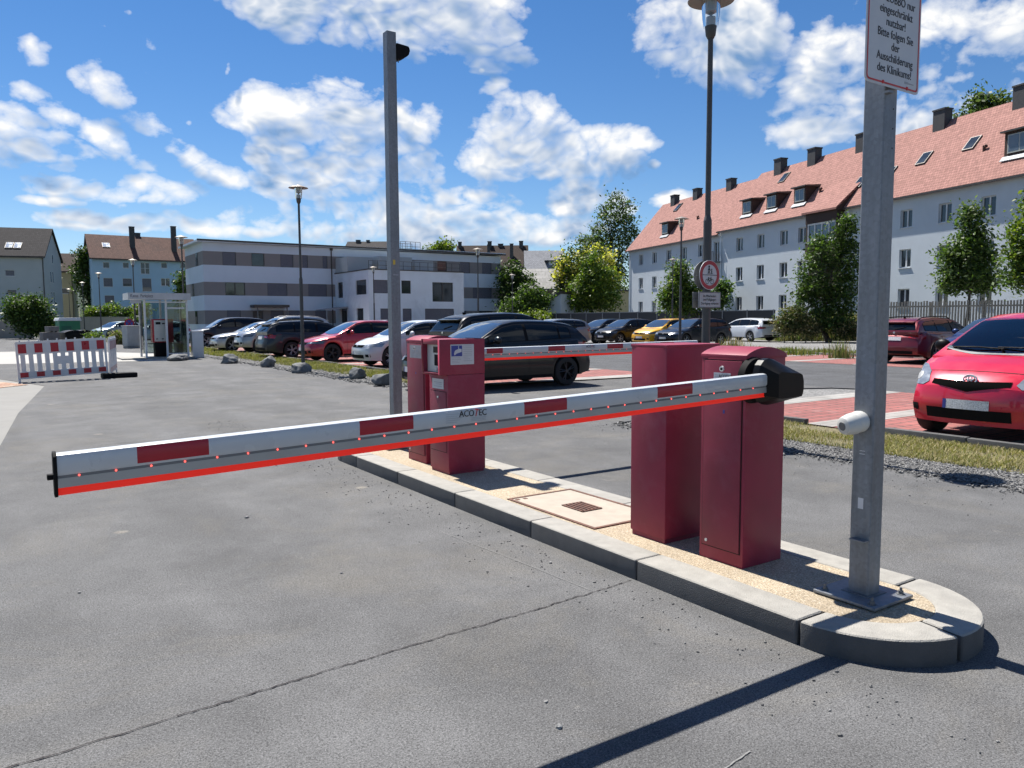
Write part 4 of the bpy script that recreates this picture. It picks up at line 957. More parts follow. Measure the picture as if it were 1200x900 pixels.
# ------------------------------------------------------------------ cars (local: nose towards -x, x measured from the nose)
def lerpl(P, x):
    if x <= P[0][0]: return P[0][1]
    for (a, b), (c, d) in zip(P[:-1], P[1:]):
        if x <= c:
            return b+(d-b)*((x-a)/(c-a))
    return P[-1][1]
def smoothl(P, x, w=.12): return (lerpl(P, x-w)+lerpl(P, x)*2+lerpl(P, x+w))/4
SPEC = {
 'hatch': dict(L=4.26, W=1.79, H=1.46, wb=2.62, fo=.84, rw=.325, gc=.20,
   belt=[(0,.60),(.06,.69),(.22,.775),(.6,.86),(1.05,.93),(1.35,.965),(2.2,.985),(3.3,1.02),(3.85,1.05),(4.1,1.02),(4.2,.92),(4.26,.80)],
   roof=[(1.0,.92),(1.45,1.19),(1.85,1.385),(2.2,1.45),(2.6,1.46),(3.2,1.445),(3.65,1.39),(3.88,1.32),(4.02,1.15),(4.12,1.0)], xa=1.35, xb=2.42, xc=3.32, xd=3.62, ws=1.86),
 'small': dict(L=4.05, W=1.75, H=1.46, wb=2.55, fo=.80, rw=.315, gc=.20,
   belt=[(0,.60),(.06,.69),(.22,.785),(.55,.875),(.95,.94),(1.3,.97),(2.2,.985),(3.2,1.02),(3.65,1.05),(3.9,1.0),(4.0,.9),(4.05,.78)],
   roof=[(.92,.93),(1.38,1.2),(1.75,1.385),(2.1,1.45),(2.5,1.46),(3.05,1.445),(3.45,1.39),(3.66,1.32),(3.82,1.15),(3.92,1.0)], xa=1.28, xb=2.3, xc=3.15, xd=3.42, ws=1.76),
 'city': dict(L=3.77, W=1.70, H=1.53, wb=2.46, fo=.74, rw=.30, gc=.19,
   belt=[(0,.62),(.04,.71),(.16,.80),(.40,.90),(.75,.985),(1.0,1.02),(1.6,1.035),(2.9,1.07),(3.4,1.09),(3.62,1.02),(3.72,.92),(3.77,.8)],
   roof=[(.72,.975),(1.15,1.245),(1.55,1.445),(1.9,1.52),(2.3,1.53),(2.8,1.515),(3.2,1.46),(3.42,1.38),(3.56,1.18),(3.66,1.0)], xa=1.12, xb=2.14, xc=2.95, xd=3.2, ws=1.58),
 'estate': dict(L=4.62, W=1.81, H=1.47, wb=2.68, fo=.88, rw=.325, gc=.20,
   belt=[(0,.60),(.06,.68),(.22,.765),(.65,.85),(1.15,.92),(1.45,.96),(2.3,.98),(3.4,1.0),(4.2,1.03),(4.45,1.0),(4.56,.9),(4.62,.78)],
   roof=[(1.1,.92),(1.55,1.18),(1.98,1.38),(2.35,1.45),(2.8,1.47),(3.5,1.455),(4.0,1.42),(4.28,1.35),(4.42,1.16),(4.5,1.0)], xa=1.45, xb=2.52, xc=3.42, xd=4.12, ws=1.98),
 'saloon': dict(L=4.62, W=1.81, H=1.43, wb=2.81, fo=.78, rw=.33, gc=.19,
   belt=[(0,.58),(.06,.67),(.22,.76),(.7,.85),(1.3,.92),(1.6,.955),(2.4,.97),(3.4,1.0),(4.2,1.03),(4.45,1.02),(4.58,.92),(4.62,.78)],
   roof=[(1.28,.93),(1.7,1.16),(2.08,1.34),(2.45,1.42),(2.85,1.43),(3.4,1.40),(3.8,1.33),(4.15,1.17),(4.38,1.02)], xa=1.6, xb=2.6, xc=3.42, xd=3.7, ws=2.08),
 'suv': dict(L=4.50, W=1.85, H=1.66, wb=2.68, fo=.88, rw=.36, gc=.27,
   belt=[(0,.70),(.06,.83),(.2,.92),(.6,1.0),(1.05,1.06),(1.35,1.09),(2.2,1.11),(3.3,1.14),(4.0,1.18),(4.3,1.14),(4.44,1.02),(4.5,.88)],
   roof=[(1.0,1.05),(1.42,1.33),(1.8,1.56),(2.15,1.64),(2.6,1.66),(3.3,1.64),(3.85,1.59),(4.1,1.50),(4.25,1.3),(4.36,1.13)], xa=1.35, xb=2.42, xc=3.3, xd=3.9, ws=1.82),
}
MT['cabin'] = pmat('cabin_plastic', (.07, .072, .078), .7, var=.15, scale=20)
MT['seat'] = pmat('seat_fabric', (.13, .135, .15), .9, var=.2, scale=30)
MT['screenclear'] = glassmat('clear_windscreen', (.74, .80, .82), .10)
def paint(name, col, metal=.35, rough=.32):
    m, nt, b = new_mat(name); b.inputs['Base Color'].default_value = (*col, 1); b.inputs['Metallic'].default_value = metal
    v = coords(nt); n = noise(nt, v, 3, 6, .65)
    r = ramp(nt, n.outputs[0], [(.3, rough-.05), (.75, rough+.12)]); nt.links.new(r.outputs[0], b.inputs['Roughness'])
    b.inputs['Coat Weight'].default_value = .9 if max(col) > .1 else .45; b.inputs['Coat Roughness'].default_value = .06; b.inputs['Specular IOR Level'].default_value = .5 if max(col) > .1 else .25
    return m
BODY = {}
def body_mesh(kind):
    q = SPEC[kind]; L, W, H = q['L'], q['W'], q['H']; ax = (q['fo'], q['fo']+q['wb']); Ra = q['rw']+.055
    xs = set(np.linspace(0, .3, 7)) | set(np.linspace(L-.3, L, 7)) | set(np.linspace(.3, L-.3, 46))
    for a in ax: xs |= {a-Ra-.012, a-Ra+.006, a+Ra-.006, a+Ra+.012} | {a+Ra*math.cos(t) for t in np.linspace(.15, PI-.15, 13)}
    xs = sorted(xs)
    def half(x):
        d, e = x, L-x; w = W/2
        if d < .8: w *= 1-.20*(1-d/.8)**2.2
        if e < .55: w *= 1-.11*(1-e/.55)**2.2
        return w
    def shift(x, y, z):
        d, e = x, L-x; o = 0
        if d < .7:
            k = (1-d/.7); zz = [(0,.10),(.22,.055),(.36,.0),(.52,.0),(.66,.03),(.8,.06),(1.0,.08)]
            o += k*(lerpl(zz, z)+.20*(abs(y)/(W/2))**2.4)
        if e < .6:
            k = (1-e/.6); zz = [(0,.10),(.25,.05),(.40,.0),(.58,.0),(.70,.05),(.95,.08),(1.1,.10)]
            o -= k*(lerpl(zz, z)+.10*(abs(y)/(W/2))**2.4)
        return x+o-L/2
    bm = bmesh.new(); rings = []
    for x in xs:
        w = half(x); zt = smoothl(q['belt'], x, .06); zb = q['gc']; arch = False
        if x < .5: zb = q['gc']+.02*(1-x/.5)
        if L-x < .6: zb = q['gc']+.10*(1-(L-x)/.6)
        for a in ax:
            if abs(x-a) < Ra-.001: zb = max(zb, q['rw']+math.sqrt(max(0, Ra*Ra-(x-a)**2))); arch = True
        fl = 1.0
        for a in ax: fl += .012*max(0, 1-abs(x-a)/(Ra*1.4))
        h = zt-zb
        pr = [(.93 if arch else .86, zb+.004), (.985*fl, zb+.012), (.99*fl, zb+min(.07, h*.2)), (1.0*fl, zb+.42*h), (.992, zb+.60*h), (.972, zb+.80*h), (.945, zt-.035), (.90, zt-.004), (.60, zt+.018), (.3, zt+.028)]
        side = []
        for sg in (-1, 1): side.append([bm.verts.new((shift(x, sg*w*f, z), sg*w*f, z)) for f, z in pr])
        c = bm.verts.new((shift(x, 0, zt+.032), 0, zt+.032)); rings.append((side, c, w, pr, x))
    m = len(rings[0][0][0])
    for (A, ca, *_), (B, cb, *_) in zip(rings[:-1], rings[1:]):
        for sd in (0, 1):
            for j in range(m-1): bm.faces.new((A[sd][j], A[sd][j+1], B[sd][j+1], B[sd][j]))
            bm.faces.new((A[sd][m-1], ca, cb, B[sd][m-1]))
    for (sd, c, w, pr, x) in (rings[0], rings[-1]):             # nose and tail caps
        nc = 10; rows = []
        for j in range(m):
            r = [sd[0][j]]
            for k in range(1, nc):
                y = w*pr[j][0]*(2*k/nc-1); r.append(bm.verts.new((shift(x, y, pr[j][1]), y, pr[j][1])))
            rows.append(r+[sd[1][j]])
        for j in range(m-1):
            for k in range(nc): bm.faces.new((rows[j][k], rows[j][k+1], rows[j+1][k+1], rows[j+1][k]))
        for k in range(nc): bm.faces.new((rows[m-1][k], rows[m-1][k+1], c))
    # cabin
    R0, R1 = q['roof'][0][0], q['roof'][-1][0]; gr = []
    for x in np.linspace(R0, R1, 44):
        R = smoothl(q['roof'], x, .07); B = smoothl(q['belt'], x, .06); k = min(1, max(0, (R-B)/.22)); hh = max(0, (R-B)/(H-B))
        tp = 1-.05*max(0, (x-L*.62)/(L*.38))
        yb = W/2*.915*tp; yr = W/2*(.905-.235*hh)*tp
        if R < B+.004: R = B+.004
        pr = [(yb, B-.04), (yb*1.0, B-.0), (yb+(yr-yb)*.34+.008*k, B+(R-B)*.36), (yb+(yr-yb)*.68+.008*k, B+(R-B)*.70), (yr, R-.055*k), (yr*.975-.0*k, R-.022*k), (yr*.90, R-.004*k), (yr*.6, R+.012*k), (yr*.3, R+.02*k)]
        sd = [[bm.verts.new((x-L/2, sg*y, z)) for y, z in pr] for sg in (-1, 1)]
        gr.append((sd, bm.verts.new((x-L/2, 0, R+.022*k))))
    n = len(gr[0][0][0])
    for (A, ca), (B_, cb) in zip(gr[:-1], gr[1:]):
        for s_ in (0, 1):
            for j in range(n-1): bm.faces.new((A[s_][j], A[s_][j+1], B_[s_][j+1], B_[s_][j]))
            bm.faces.new((A[s_][n-1], ca, cb, B_[s_][n-1]))
    for sd, c in (gr[0], gr[-1]):
        bm.faces.new(sd[0]+[c]+sd[1][::-1])
    bmesh.ops.recalc_face_normals(bm, faces=bm.faces)
    bvh = BVHTree.FromBMesh(bm)
    me = bpy.data.meshes.new('body'); bm.to_mesh(me); bm.free()
    me.polygons.foreach_set('use_smooth', [True]*len(me.polygons)); me.set_sharp_from_angle(angle=math.radians(38))
    return me, bvh
AXES = {'front': (Vector((1, 0, 0)), lambda a, b: Vector((-6, a, b))), 'rear': (Vector((-1, 0, 0)), lambda a, b: Vector((6, a, b))),
        'left': (Vector((0, 1, 0)), lambda a, b: Vector((a, -4, b))), 'right': (Vector((0, -1, 0)), lambda a, b: Vector((a, 4, b))),
        'top': (Vector((0, 0, -1)), lambda a, b: Vector((a, b, 6)))}
def patch(bvh, axis, f, nu=6, nv=4, off=.006, maxdev=.5):
    d, o = AXES[axis]; P = []
    for j in range(nv+1):
        for i in range(nu+1):
            a, b = f(i/nu, j/nv); h, n, _, _ = bvh.ray_cast(o(a, b), d)
            P.append(None if h is None else h+n*off if n.dot(d) < 0 else h-n*off)
    b = MB(); V = [None if p is None else b.v(p) for p in P]
    for j in range(nv):
        for i in range(nu):
            q = [V[j*(nu+1)+i], V[j*(nu+1)+i+1], V[(j+1)*(nu+1)+i+1], V[(j+1)*(nu+1)+i]]
            if None in q: continue
            if max((q[x].co-q[(x+1) % 4].co).length for x in range(4)) > maxdev: continue
            b.bm.faces.new(q)
    return b
def quad4(p00, p10, p11, p01):
    def f(u, v):
        return tuple((p00[i]*(1-u)+p10[i]*u)*(1-v)+(p01[i]*(1-u)+p11[i]*u)*v for i in (0, 1))
    return f
def wheel_meshes(r, style):
    b = MB(); w = .10
    b.lathe([(r*.64, -w), (r*.80, -w*1.04), (r*.93, -w*.98), (r*.985, -w*.75), (r, -w*.35), (r, w*.35), (r*.985, w*.75), (r*.93, w*.98), (r*.80, w*1.04), (r*.64, w)], n=36, axis='y', closed=True)
    ty = b.mesh('tyre', MT['tyre'])
    b = MB(); b.lathe([(r*.66, -w*.95), (r*.70, -w*1.0), (r*.66, -w*.86), (r*.60, -w*.5)], n=36, axis='y', mi=0, caps=False)
    b.cyl((0, -w*.32, 0), (0, -w*.25, 0), r*.64, r*.64, 24, 1)
    ns = 5
    for k in range(ns):
        for da in (-.10, .10):
            a = 2*PI*k/ns+PI/2; a1 = a+da*.6; a2 = a+da*1.5
            p = Vector((r*.12*math.cos(a1), -w*.80, r*.12*math.sin(a1))); e = Vector((r*.66*math.cos(a2), -w*.88, r*.66*math.sin(a2)))
            b.cyl(p, e, r*.050, r*.042, 6)
    b.cyl((0, -w*.35, 0), (0, -w*.9, 0), r*.16, r*.12, 16)
    rm = b.mesh('rim', [MT['rimd'] if style == 'dark' else MT['rim'], MT['blackm']])
    return ty, rm
WM = {}
def make_car(label, kind, col, loc, rz, group='cars in the car park', rim='alloy', front='generic', detail=True, mir=None, plate=True, metal=.35, estate_rails=False, tint=None):
    q = SPEC[kind]; L, W, H = q['L'], q['W'], q['H']
    if kind not in BODY: BODY[kind] = body_mesh(kind)
    me, bvh = BODY[kind]
    g = empty('parked_car', (loc[0], loc[1], loc[2] if len(loc) > 2 else .012), rz, label, 'car', group)
    key = 'car_paint_%d_%d_%d' % tuple(int(c*255) for c in col)
    pm = bpy.data.materials.get(key) or paint(key, col, metal)
    m2 = me.copy(); m2.materials.clear(); m2.materials.append(pm)
    body = put('body', m2, g)
    X = lambda x: x-L/2
    def add(name, b, m, parent=g, off=0): return b.build(name, m, parent, smooth=50)
    bl = lambda x: smoothl(q['belt'], x, .06)
    rf = lambda x: smoothl(q['roof'], x, .07)
    # windscreen
    c0 = q['roof'][0][0]+.09; c1 = q['ws']
    def fw_(u, v):
        x = c0+(c1-c0)*v; hh = max(0, rf(x)-bl(x))/(H-bl(x)); yw = W/2*(.83-.20*hh)
        y = (2*u-1)*yw; return (X(x)+.10*(abs(2*u-1)**2.5)*(1-v*.3), y)
    ws = add('windscreen', patch(bvh, 'top', fw_, 14, 10, .006), MT['screenclear'] if front == 'city' else MT['screen'])
    if front == 'city':                                          # open cabin with seats behind the clear windscreen
        bm = bmesh.new(); bm.from_mesh(m2); kill = []
        for f in bm.faces:
            c = f.calc_center_median(); x = c.x+L/2; B_, R_c = bl(x), rf(x); hh = max(0, R_c-B_)/(H-B_); yw = W/2*(.80-.20*hh)
            if c0+.03 < x < c1-.02 and abs(c.y) < yw and c.z > B_+.01 and f.normal.z > .2: kill.append(f)
            elif c0+.05 < x < L-.75 and abs(c.y) < W/2*.80 and f.normal.z > .75 and c.z < B_+.06: kill.append(f)
        bmesh.ops.delete(bm, geom=kill, context='FACES'); bm.to_mesh(m2); bm.free()
        IM = MT['cabin']
        b = MB(); zd = bl(1.0)-.02; b.prism([(X(.82), zd-.40), (X(.80), zd-.02), (X(1.05), zd+.02), (X(1.28), zd-.03), (X(1.34), zd-.14), (X(1.22), zd-.42)], 'xz', -W/2*.76, W/2*.76); b.box(X(1.28), X(1.38), -.20, .20, zd-.5, zd-.12); add('dashboard', b, IM)
        b = MB(); b.prism([(X(1.16), zd), (X(1.18), zd+.05), (X(1.36), zd+.04), (X(1.38), zd-.06)], 'xz', -.52, -.20); add('instrument_hood', b, IM)
        b = MB(); pts = [(X(1.48)-.06*math.cos(a)*0+.05*math.sin(a), -.36+.185*math.cos(a), zd+.0+.175*math.sin(a)) for a in [2*PI*i/24 for i in range(25)]]; b.tube(pts, .016, 8); b.cyl((X(1.36), -.36, zd-.06), (X(1.47), -.36, zd), .05, .04, 10); b.cyl((X(1.48), -.53, zd), (X(1.48), -.19, zd), .014, .014, 6); add('steering_wheel', b, MT['black'])
        for yy in (-.36, .36):
            b = MB(); b.prism([(X(1.62), .60), (X(1.60), .74), (X(2.02), .70), (X(2.22), 1.20), (X(2.32), 1.20), (X(2.20), .62)], 'xz', yy-.24, yy+.24); add('seat', b, MT['seat'])
            b = MB(); b.box(X(2.22), X(2.31), yy-.13, yy+.13, 1.23, 1.42); b.cyl((X(2.27), yy-.06, 1.18), (X(2.27), yy-.06, 1.25), .01, .01, 6); b.cyl((X(2.27), yy+.06, 1.18), (X(2.27), yy+.06, 1.25), .01, .01, 6); add('headrest', b, MT['seat'])
        b = MB(); b.box(X(2.85), X(3.0), -.60, .60, .6, 1.20); b.box(X(2.88), X(2.97), -.45, -.2, 1.2, 1.36); b.box(X(2.88), X(2.97), .2, .45, 1.2, 1.36); add('rear_bench', b, MT['seat'])
        b = MB()
        for sg in (-1, 1): b.box(X(.95), X(3.1), sg*W/2*.80-.01, sg*W/2*.80+.01, .5, bl(1.6)-.03)
        b.box(X(.86), X(3.2), -W/2*.79, W/2*.79, .56, .585); add('cabin_lining', b, IM)
        xr = q['ws']-.22; b = MB(); b.box(X(xr), X(xr)+.03, -.12, .12, rf(xr)-.13, rf(xr)-.06); b.cyl((X(xr)+.015, 0, rf(xr)-.07), (X(xr)+.03, 0, rf(xr)-.01), .012, .012, 6); add('rear_view_mirror', b, MT['black'])
    # rear window
    z0 = bl(L-.45)+.045; z1 = H-.13
    def fr_(u, v):
        z = z0+(z1-z0)*v; return ((2*u-1)*W/2*(.74-.14*v), z)
    if kind == 'saloon':
        xr0, xr1 = q['roof'][-1][0]-.08, q['roof'][-1][0]-.62
        add('rear_window', patch(bvh, 'top', lambda u, v: (X(xr0+(xr1-xr0)*v), (2*u-1)*W/2*(.76-.15*v)), 10, 6, .006), MT['carglass'])
    else: add('rear_window', patch(bvh, 'rear', fr_, 10, 6, .006), MT['carglass'])
    for sd in ('left', 'right'):
        sg = -1 if sd == 'left' else 1
        def side(xa, xb, ins=.0):
            def f(u, v):
                x = xa+(xb-xa)*u; lo_ = bl(x)+.035-ins; hi = max(lo_+.004, min(rf(x), rf(x+.10))-.085+ins); return (X(x), lo_+(hi-lo_)*v)
            return f
        add('window_trim', patch(bvh, sd, side(q['xa']+.07, q['xd']+.03, .012), 26, 5, .0025), MT['blackm'])
        add('side_window', patch(bvh, sd, side(q['xa']+.10, q['xb']-.045), 14, 5, .006), MT['carglass'])
        add('side_window', patch(bvh, sd, side(q['xb']+.035, q['xc']-.03), 10, 5, .006), MT['carglass'])
        add('side_window', patch(bvh, sd, side(q['xc']+.02, q['xd']), 6, 5, .006), MT['carglass'])
        # mirror
        b = MB(); zx = bl(q['xa'])+.085; xm = q['xa']+.20; yb = sg*(W/2+.10)
        b.ball((X(xm), yb, zx), .105, .62, 1.0, .78, 3); b.cyl((X(xm)+.01, sg*W/2*.90, zx-.05), (X(xm), yb-sg*.05, zx-.03), .03, .03, 8)
        add('wing_mirror', b, mir or pm)
        if detail:
            for xx in (q['xa']+.05, q['xb'], q['xc']):
                zb_ = max(q['gc']+.12, 0)
                add('door_seam', patch(bvh, sd, lambda u, v, xx=xx: (X(xx)+(u-.5)*.009, zb_+.1*(xx == q['xc'])+(bl(xx)-.01-zb_-.1*(xx == q['xc']))*v), 1, 12, .0018), MT['gap'])
            for xx in (q['xb']-.20, q['xc']-.20):
                b = MB(); y = sg*W/2*.985; zz = bl(xx)-.13
                b.cyl((X(xx)-.09, y+sg*.018, zz), (X(xx)+.09, y+sg*.018, zz), .014, .014, 8); b.cyl((X(xx)-.08, y-sg*.01, zz), (X(xx)-.08, y+sg*.018, zz), .012, .012, 6); b.cyl((X(xx)+.08, y-sg*.01, zz), (X(xx)+.08, y+sg*.018, zz), .012, .012, 6)
                add('door_handle', b, pm)
        # sill
        add('sill', patch(bvh, sd, lambda u, v: (X(q['fo']+q['rw']+.09+(q['wb']-2*q['rw']-.18)*u), q['gc']+.015+.07*v), 12, 2, .004), MT['blackm'])
    # lights
    hw = W/2; nz = q['belt'][0][1]; up = nz-.60
    if front == 'city':
        for sg in (-1, 1):
            pts = [(.575, .70), (.65, .655), (.79, .655), (.92, .72), (.95, .82), (.90, .905), (.79, .885), (.64, .81)]
            def fh(u, v, sg=sg):
                a = v*2*PI; k = u
                cx, cz = .77, .775
                t_ = v*len(pts); i = int(t_) % len(pts); fr = t_-int(t_); p = pts[i]; p2 = pts[(i+1) % len(pts)]
                return (sg*hw*(cx+((p[0]+(p2[0]-p[0])*fr)-cx)*k), cz+((p[1]+(p2[1]-p[1])*fr)-cz)*k)
            hl = add('headlight', patch(bvh, 'front', fh, 4, 32, .008), MT['lens'])
            def fi(u, v, sg=sg):
                a = 2*PI*v; return (sg*hw*(.79+.055*u*math.cos(a)), .755+.047*u*math.sin(a))
            add('reflector', patch(bvh, 'front', fi, 3, 18, .011), MT['alu'], hl)
            add('fog_recess', patch(bvh, 'front', lambda u, v, sg=sg: (sg*hw*(.70+.15*u), .335+(.09*v+.02*u)*(1-.35*u)+.02*u), 5, 3, .006), MT['blackm'])
        def fg(u, v):
            y = (2*u-1); dip = (1-abs(y))
            top = .735-.012*dip; bot = .66-.055*dip**1.3+.02*(1-dip)
            return (y*hw*.52, bot+(top-bot)*v)
        add('grille', patch(bvh, 'front', fg, 20, 4, .006), MT['grillem'])
        add('lower_intake', patch(bvh, 'front', lambda u, v: ((2*u-1)*hw*.56, .275+.125*v), 16, 3, .006), MT['blackm'])
        pz, pw = .455, .26
        add('hood_seam', patch(bvh, 'front', lambda u, v: ((2*u-1)*hw*.66, .838-.018*abs(2*u-1)**2+.006*v), 24, 1, .0025), MT['gap'])
        h, n_, _, _ = bvh.ray_cast(Vector((-6, 0, .748)), Vector((1, 0, 0)))
        b = MB()
        def ell(cx, cz, a, c, r):
            pp = [(cx+a*math.cos(2*PI*i/26), cz+c*math.sin(2*PI*i/26)) for i in range(26)]
            for i in range(26): b.cyl((0, *pp[i]), (0, *pp[(i+1) % 26]), r, r, 6, caps=False)
        ell(0, 0, .076, .054, .011); ell(0, .017, .048, .025, .008); ell(0, -.002, .021, .046, .008)
        e_ = b.build('badge', MT['chrome'], g); e_.location = h+Vector((-.014, 0, .0)); e_.rotation_euler = (0, .28, 0)
        for sg, x0_, y0_, y1_ in ((1, .80, -.62, .06), (1, .80, -.02, .60)):
            b = MB(); h0, *_r = bvh.ray_cast(Vector((X(.86), y0_, 5)), Vector((0, 0, -1))); h1, *_r = bvh.ray_cast(Vector((X(.89), y1_, 5)), Vector((0, 0, -1)))
            b.tube([h0+Vector((0, 0, .02)), h0.lerp(h1, .5)+Vector((-.02, 0, .032)), h1+Vector((0, 0, .018))], .010, 6); b.ball(h0+Vector((-.02, 0, .015)), .022, sub=2)
            add('wiper', b, MT['blackm'])
        add('cowl', patch(bvh, 'top', lambda u, v: (X(.765)+.06*v+.13*abs(2*u-1)**2.5, (2*u-1)*hw*.80), 14, 2, .004), MT['galvd'])
    else:
        for sg in (-1, 1):
            hl = add('headlight', patch(bvh, 'front', quad4((sg*hw*.46, nz+.035), (sg*hw*.955, nz+.055), (sg*hw*.975, nz+.165), (sg*hw*.50, nz+.105)), 8, 4, .008), MT['lensd'] if front == 'generic' else MT['lens'])
            def fi(u, v, sg=sg):
                a = 2*PI*v; return (sg*hw*(.66+.045*u*math.cos(a)), nz+.085+.028*u*math.sin(a))
            if detail: add('reflector', patch(bvh, 'front', fi, 2, 14, .011), MT['chrome'], hl)
            add('fog_recess', patch(bvh, 'front', lambda u, v, sg=sg: (sg*hw*(.62+.20*u), .335+up+.085*v), 4, 2, .006), MT['blackm'])
        add('grille', patch(bvh, 'front', quad4((-hw*.44, nz+.025), (hw*.44, nz+.025), (hw*.47, nz+.10), (-hw*.47, nz+.10)), 12, 3, .006), MT['grillem'])
        add('lower_intake', patch(bvh, 'front', lambda u, v: ((2*u-1)*hw*.52, .29+up+.11*v), 12, 2, .006), MT['blackm'])
        pz, pw = .455+up, .26
        b = MB(); h, *_r = bvh.ray_cast(Vector((-6, 0, nz+.06)), Vector((1, 0, 0)))
        b.cyl(h+Vector((-.012, 0, 0)), h+Vector((.01, 0, 0)), .05, .05, 18); add('badge', b, MT['chrome'])
    if plate:
        add('number_plate', patch(bvh, 'front', lambda u, v: ((2*u-1)*pw, pz-.055+.11*v), 4, 1, .014), MT['plate'])
        add('plate_band', patch(bvh, 'front', lambda u, v: (pw-.042*u, pz-.055+.11*v), 1, 1, .0155), MT['inkblue'])
    # tail
    tz = bl(L-.30); rb = tz-.20
    for sg in (-1, 1):
        add('tail_light', patch(bvh, 'rear', quad4((sg*hw*.52, rb+.02), (sg*hw*.965, rb-.03), (sg*hw*.955, rb+.13), (sg*hw*.56, rb+.12)), 8, 4, .008), MT['tail'])
    add('number_plate', patch(bvh, 'rear', lambda u, v: ((2*u-1)*.26, rb-.07+.11*v), 4, 1, .012), MT['plate'])
    add('rear_bumper_strip', patch(bvh, 'rear', lambda u, v: ((2*u-1)*hw*.72, q['gc']+.12+.10*v), 10, 2, .006), MT['blackm'])
    b = MB(); h, *_r = bvh.ray_cast(Vector((6, 0, tz-.02)), Vector((-1, 0, 0)))
    b.cyl(h+Vector((-.01, 0, 0)), h+Vector((.012, 0, 0)), .035, .035, 14); add('badge', b, MT['chrome'])
    if kind not in ('saloon',):
        xs_ = q['roof'][-3][0]
        b = MB(); hz = rf(xs_)+.008; b.prism([(X(xs_)-.14, hz+.035), (X(xs_)+.14, hz-.012), (X(xs_)+.13, hz-.04), (X(xs_)-.1, hz-.03)], 'xz', -hw*.60, hw*.60); add('roof_spoiler', b, pm)
        b = MB(); h0, *_r = bvh.ray_cast(Vector((6, 0, z0+.02)), Vector((-1, 0, 0))); h1, *_r = bvh.ray_cast(Vector((6, .34, z0+.10)), Vector((-1, 0, 0)))
        if h0 and h1: b.tube([h0+Vector((.02, 0, 0)), h1+Vector((.02, 0, 0))], .010, 6); add('rear_wiper', b, MT['blackm'])
    if estate_rails:
        for sg in (-1, 1):
            b = MB(); pp = []
            for i in range(9):
                x = q['ws']+.15+(q['xd']-q['ws']-.1)*i/8; h, *_r = bvh.ray_cast(Vector((X(x), sg*hw*.60, 5)), Vector((0, 0, -1))); pp.append(h+Vector((0, 0, .045 if 0 < i < 8 else .0)))
            b.tube(pp, .016, 8); add('roof_rail', b, MT['alu'] if estate_rails == 'alu' else MT['blackm'])
    b = MB(); h, *_r = bvh.ray_cast(Vector((X(q['xd']-.25), 0, 5)), Vector((0, 0, -1))); b.prism([(h.x-.06, h.z-.01), (h.x+.07, h.z-.01), (h.x+.08, h.z+.05), (h.x+.04, h.z+.05)], 'xz', -.018, .018); add('antenna', b, MT['blackm'])
    # underbody and wheels
    b = MB(); b.box(X(.25), X(L-.25), -hw*.80, hw*.80, q['gc']+.03, min(.62, q['gc']+.42)); add('underbody', b, MT['blackm'])
    rk = (round(q['rw'], 3), rim)
    if rk not in WM: WM[rk] = wheel_meshes(q['rw'], rim)
    ty, rm = WM[rk]
    for ax in (q['fo'], q['fo']+q['wb']):
        for sg in (-1, 1):
            w = put('wheel', ty, g, (X(ax), sg*(hw-.115), q['rw']), (0, .3*ax, 0 if sg < 0 else PI)); put('rim', rm, w)
    return g
def car_by_wheel(label, kind, col, px, py, axle, heading, near=True, **k):
    q = SPEC[kind]; p = gp(px, py); L, W = q['L'], q['W']
    x = (-L/2+q['fo']) if axle == 'f' else (-L/2+q['fo']+q['wb'])
    if heading == -1: t = p.x-x; rz = 0
    else: t = p.x+x; rz = PI
    s = p.y+(W/2-.13)*(1 if near else -1)
    return make_car(label, kind, col, (t, s), rz, **k)
NAVY = (.012, .016, .028); BLK = (.008, .008, .010); DGREY = (.030, .033, .038); SILV = (.42, .43, .44); WHT = (.56, .58, .60); RED = (.33, .008, .022); DRED = (.16, .006, .010); PINKRED = (.55, .006, .034); YEL = (.72, .38, .010)
car_by_wheel('navy blue off-road car nearest the glass kiosk, nose to the verge', 'suv', NAVY, 243, 408, 'f', -1)
car_by_wheel('silver saloon with its nose to the verge, beside the navy car', 'saloon', SILV, 272, 412.8, 'f', -1, metal=.6)
car_by_wheel('silver car almost hidden between the silver saloon and the dark grey estate', 'suv', (.30, .31, .32), 305, 414.5, 'f', -1, metal=.6, estate_rails='alu')
car_by_wheel('dark grey estate parked tail to the verge behind the thin street lamp', 'estate', DGREY, 342, 420, 'r', 1, estate_rails=True)
car_by_wheel('bright red hatchback with its nose to the verge', 'hatch', RED, 388.5, 424.6, 'f', -1, rim='dark')
car_by_wheel('white hatchback beside the far steel post, nose to the verge', 'small', WHT, 457, 431, 'f', -1, front='lens', metal=0)
c_ = make_car('black crossover parked tail first behind the ticket machine, beside the white hatchback', 'suv', BLK, (tpx(520, 18.0)+2.25, 18.3), PI, estate_rails=False)
car_by_wheel('black hatchback standing behind the far lowered boom', 'hatch', BLK, 661, 452, 'r', -1, rim='dark')
car_by_wheel('glossy pinkish red small car on the brick bay behind the near steel post', 'city', PINKRED, 1095, 505.5, 'f', -1, near=False, front='city', mir=MT['black'], metal=.15)
car_by_wheel('dark red estate seen from behind, across the aisle', 'estate', DRED, 1093, 426.5, 'r', 1, estate_rails=True)
make_car('dark blue car hidden behind the pinkish red small car', 'hatch', (.012, .03, .10), (25.0, 11.0), 0)
s_ = lambda px: spx(px, 29.6)
make_car('black hatchback at the left end of the row in front of the dark fence', 'hatch', BLK, (29.4+2.13, s_(679)), 0, detail=False)
make_car('black compact car between the yellow car and the leftmost black hatchback', 'small', BLK, (29.4+2.0, s_(707)), 0, detail=False)
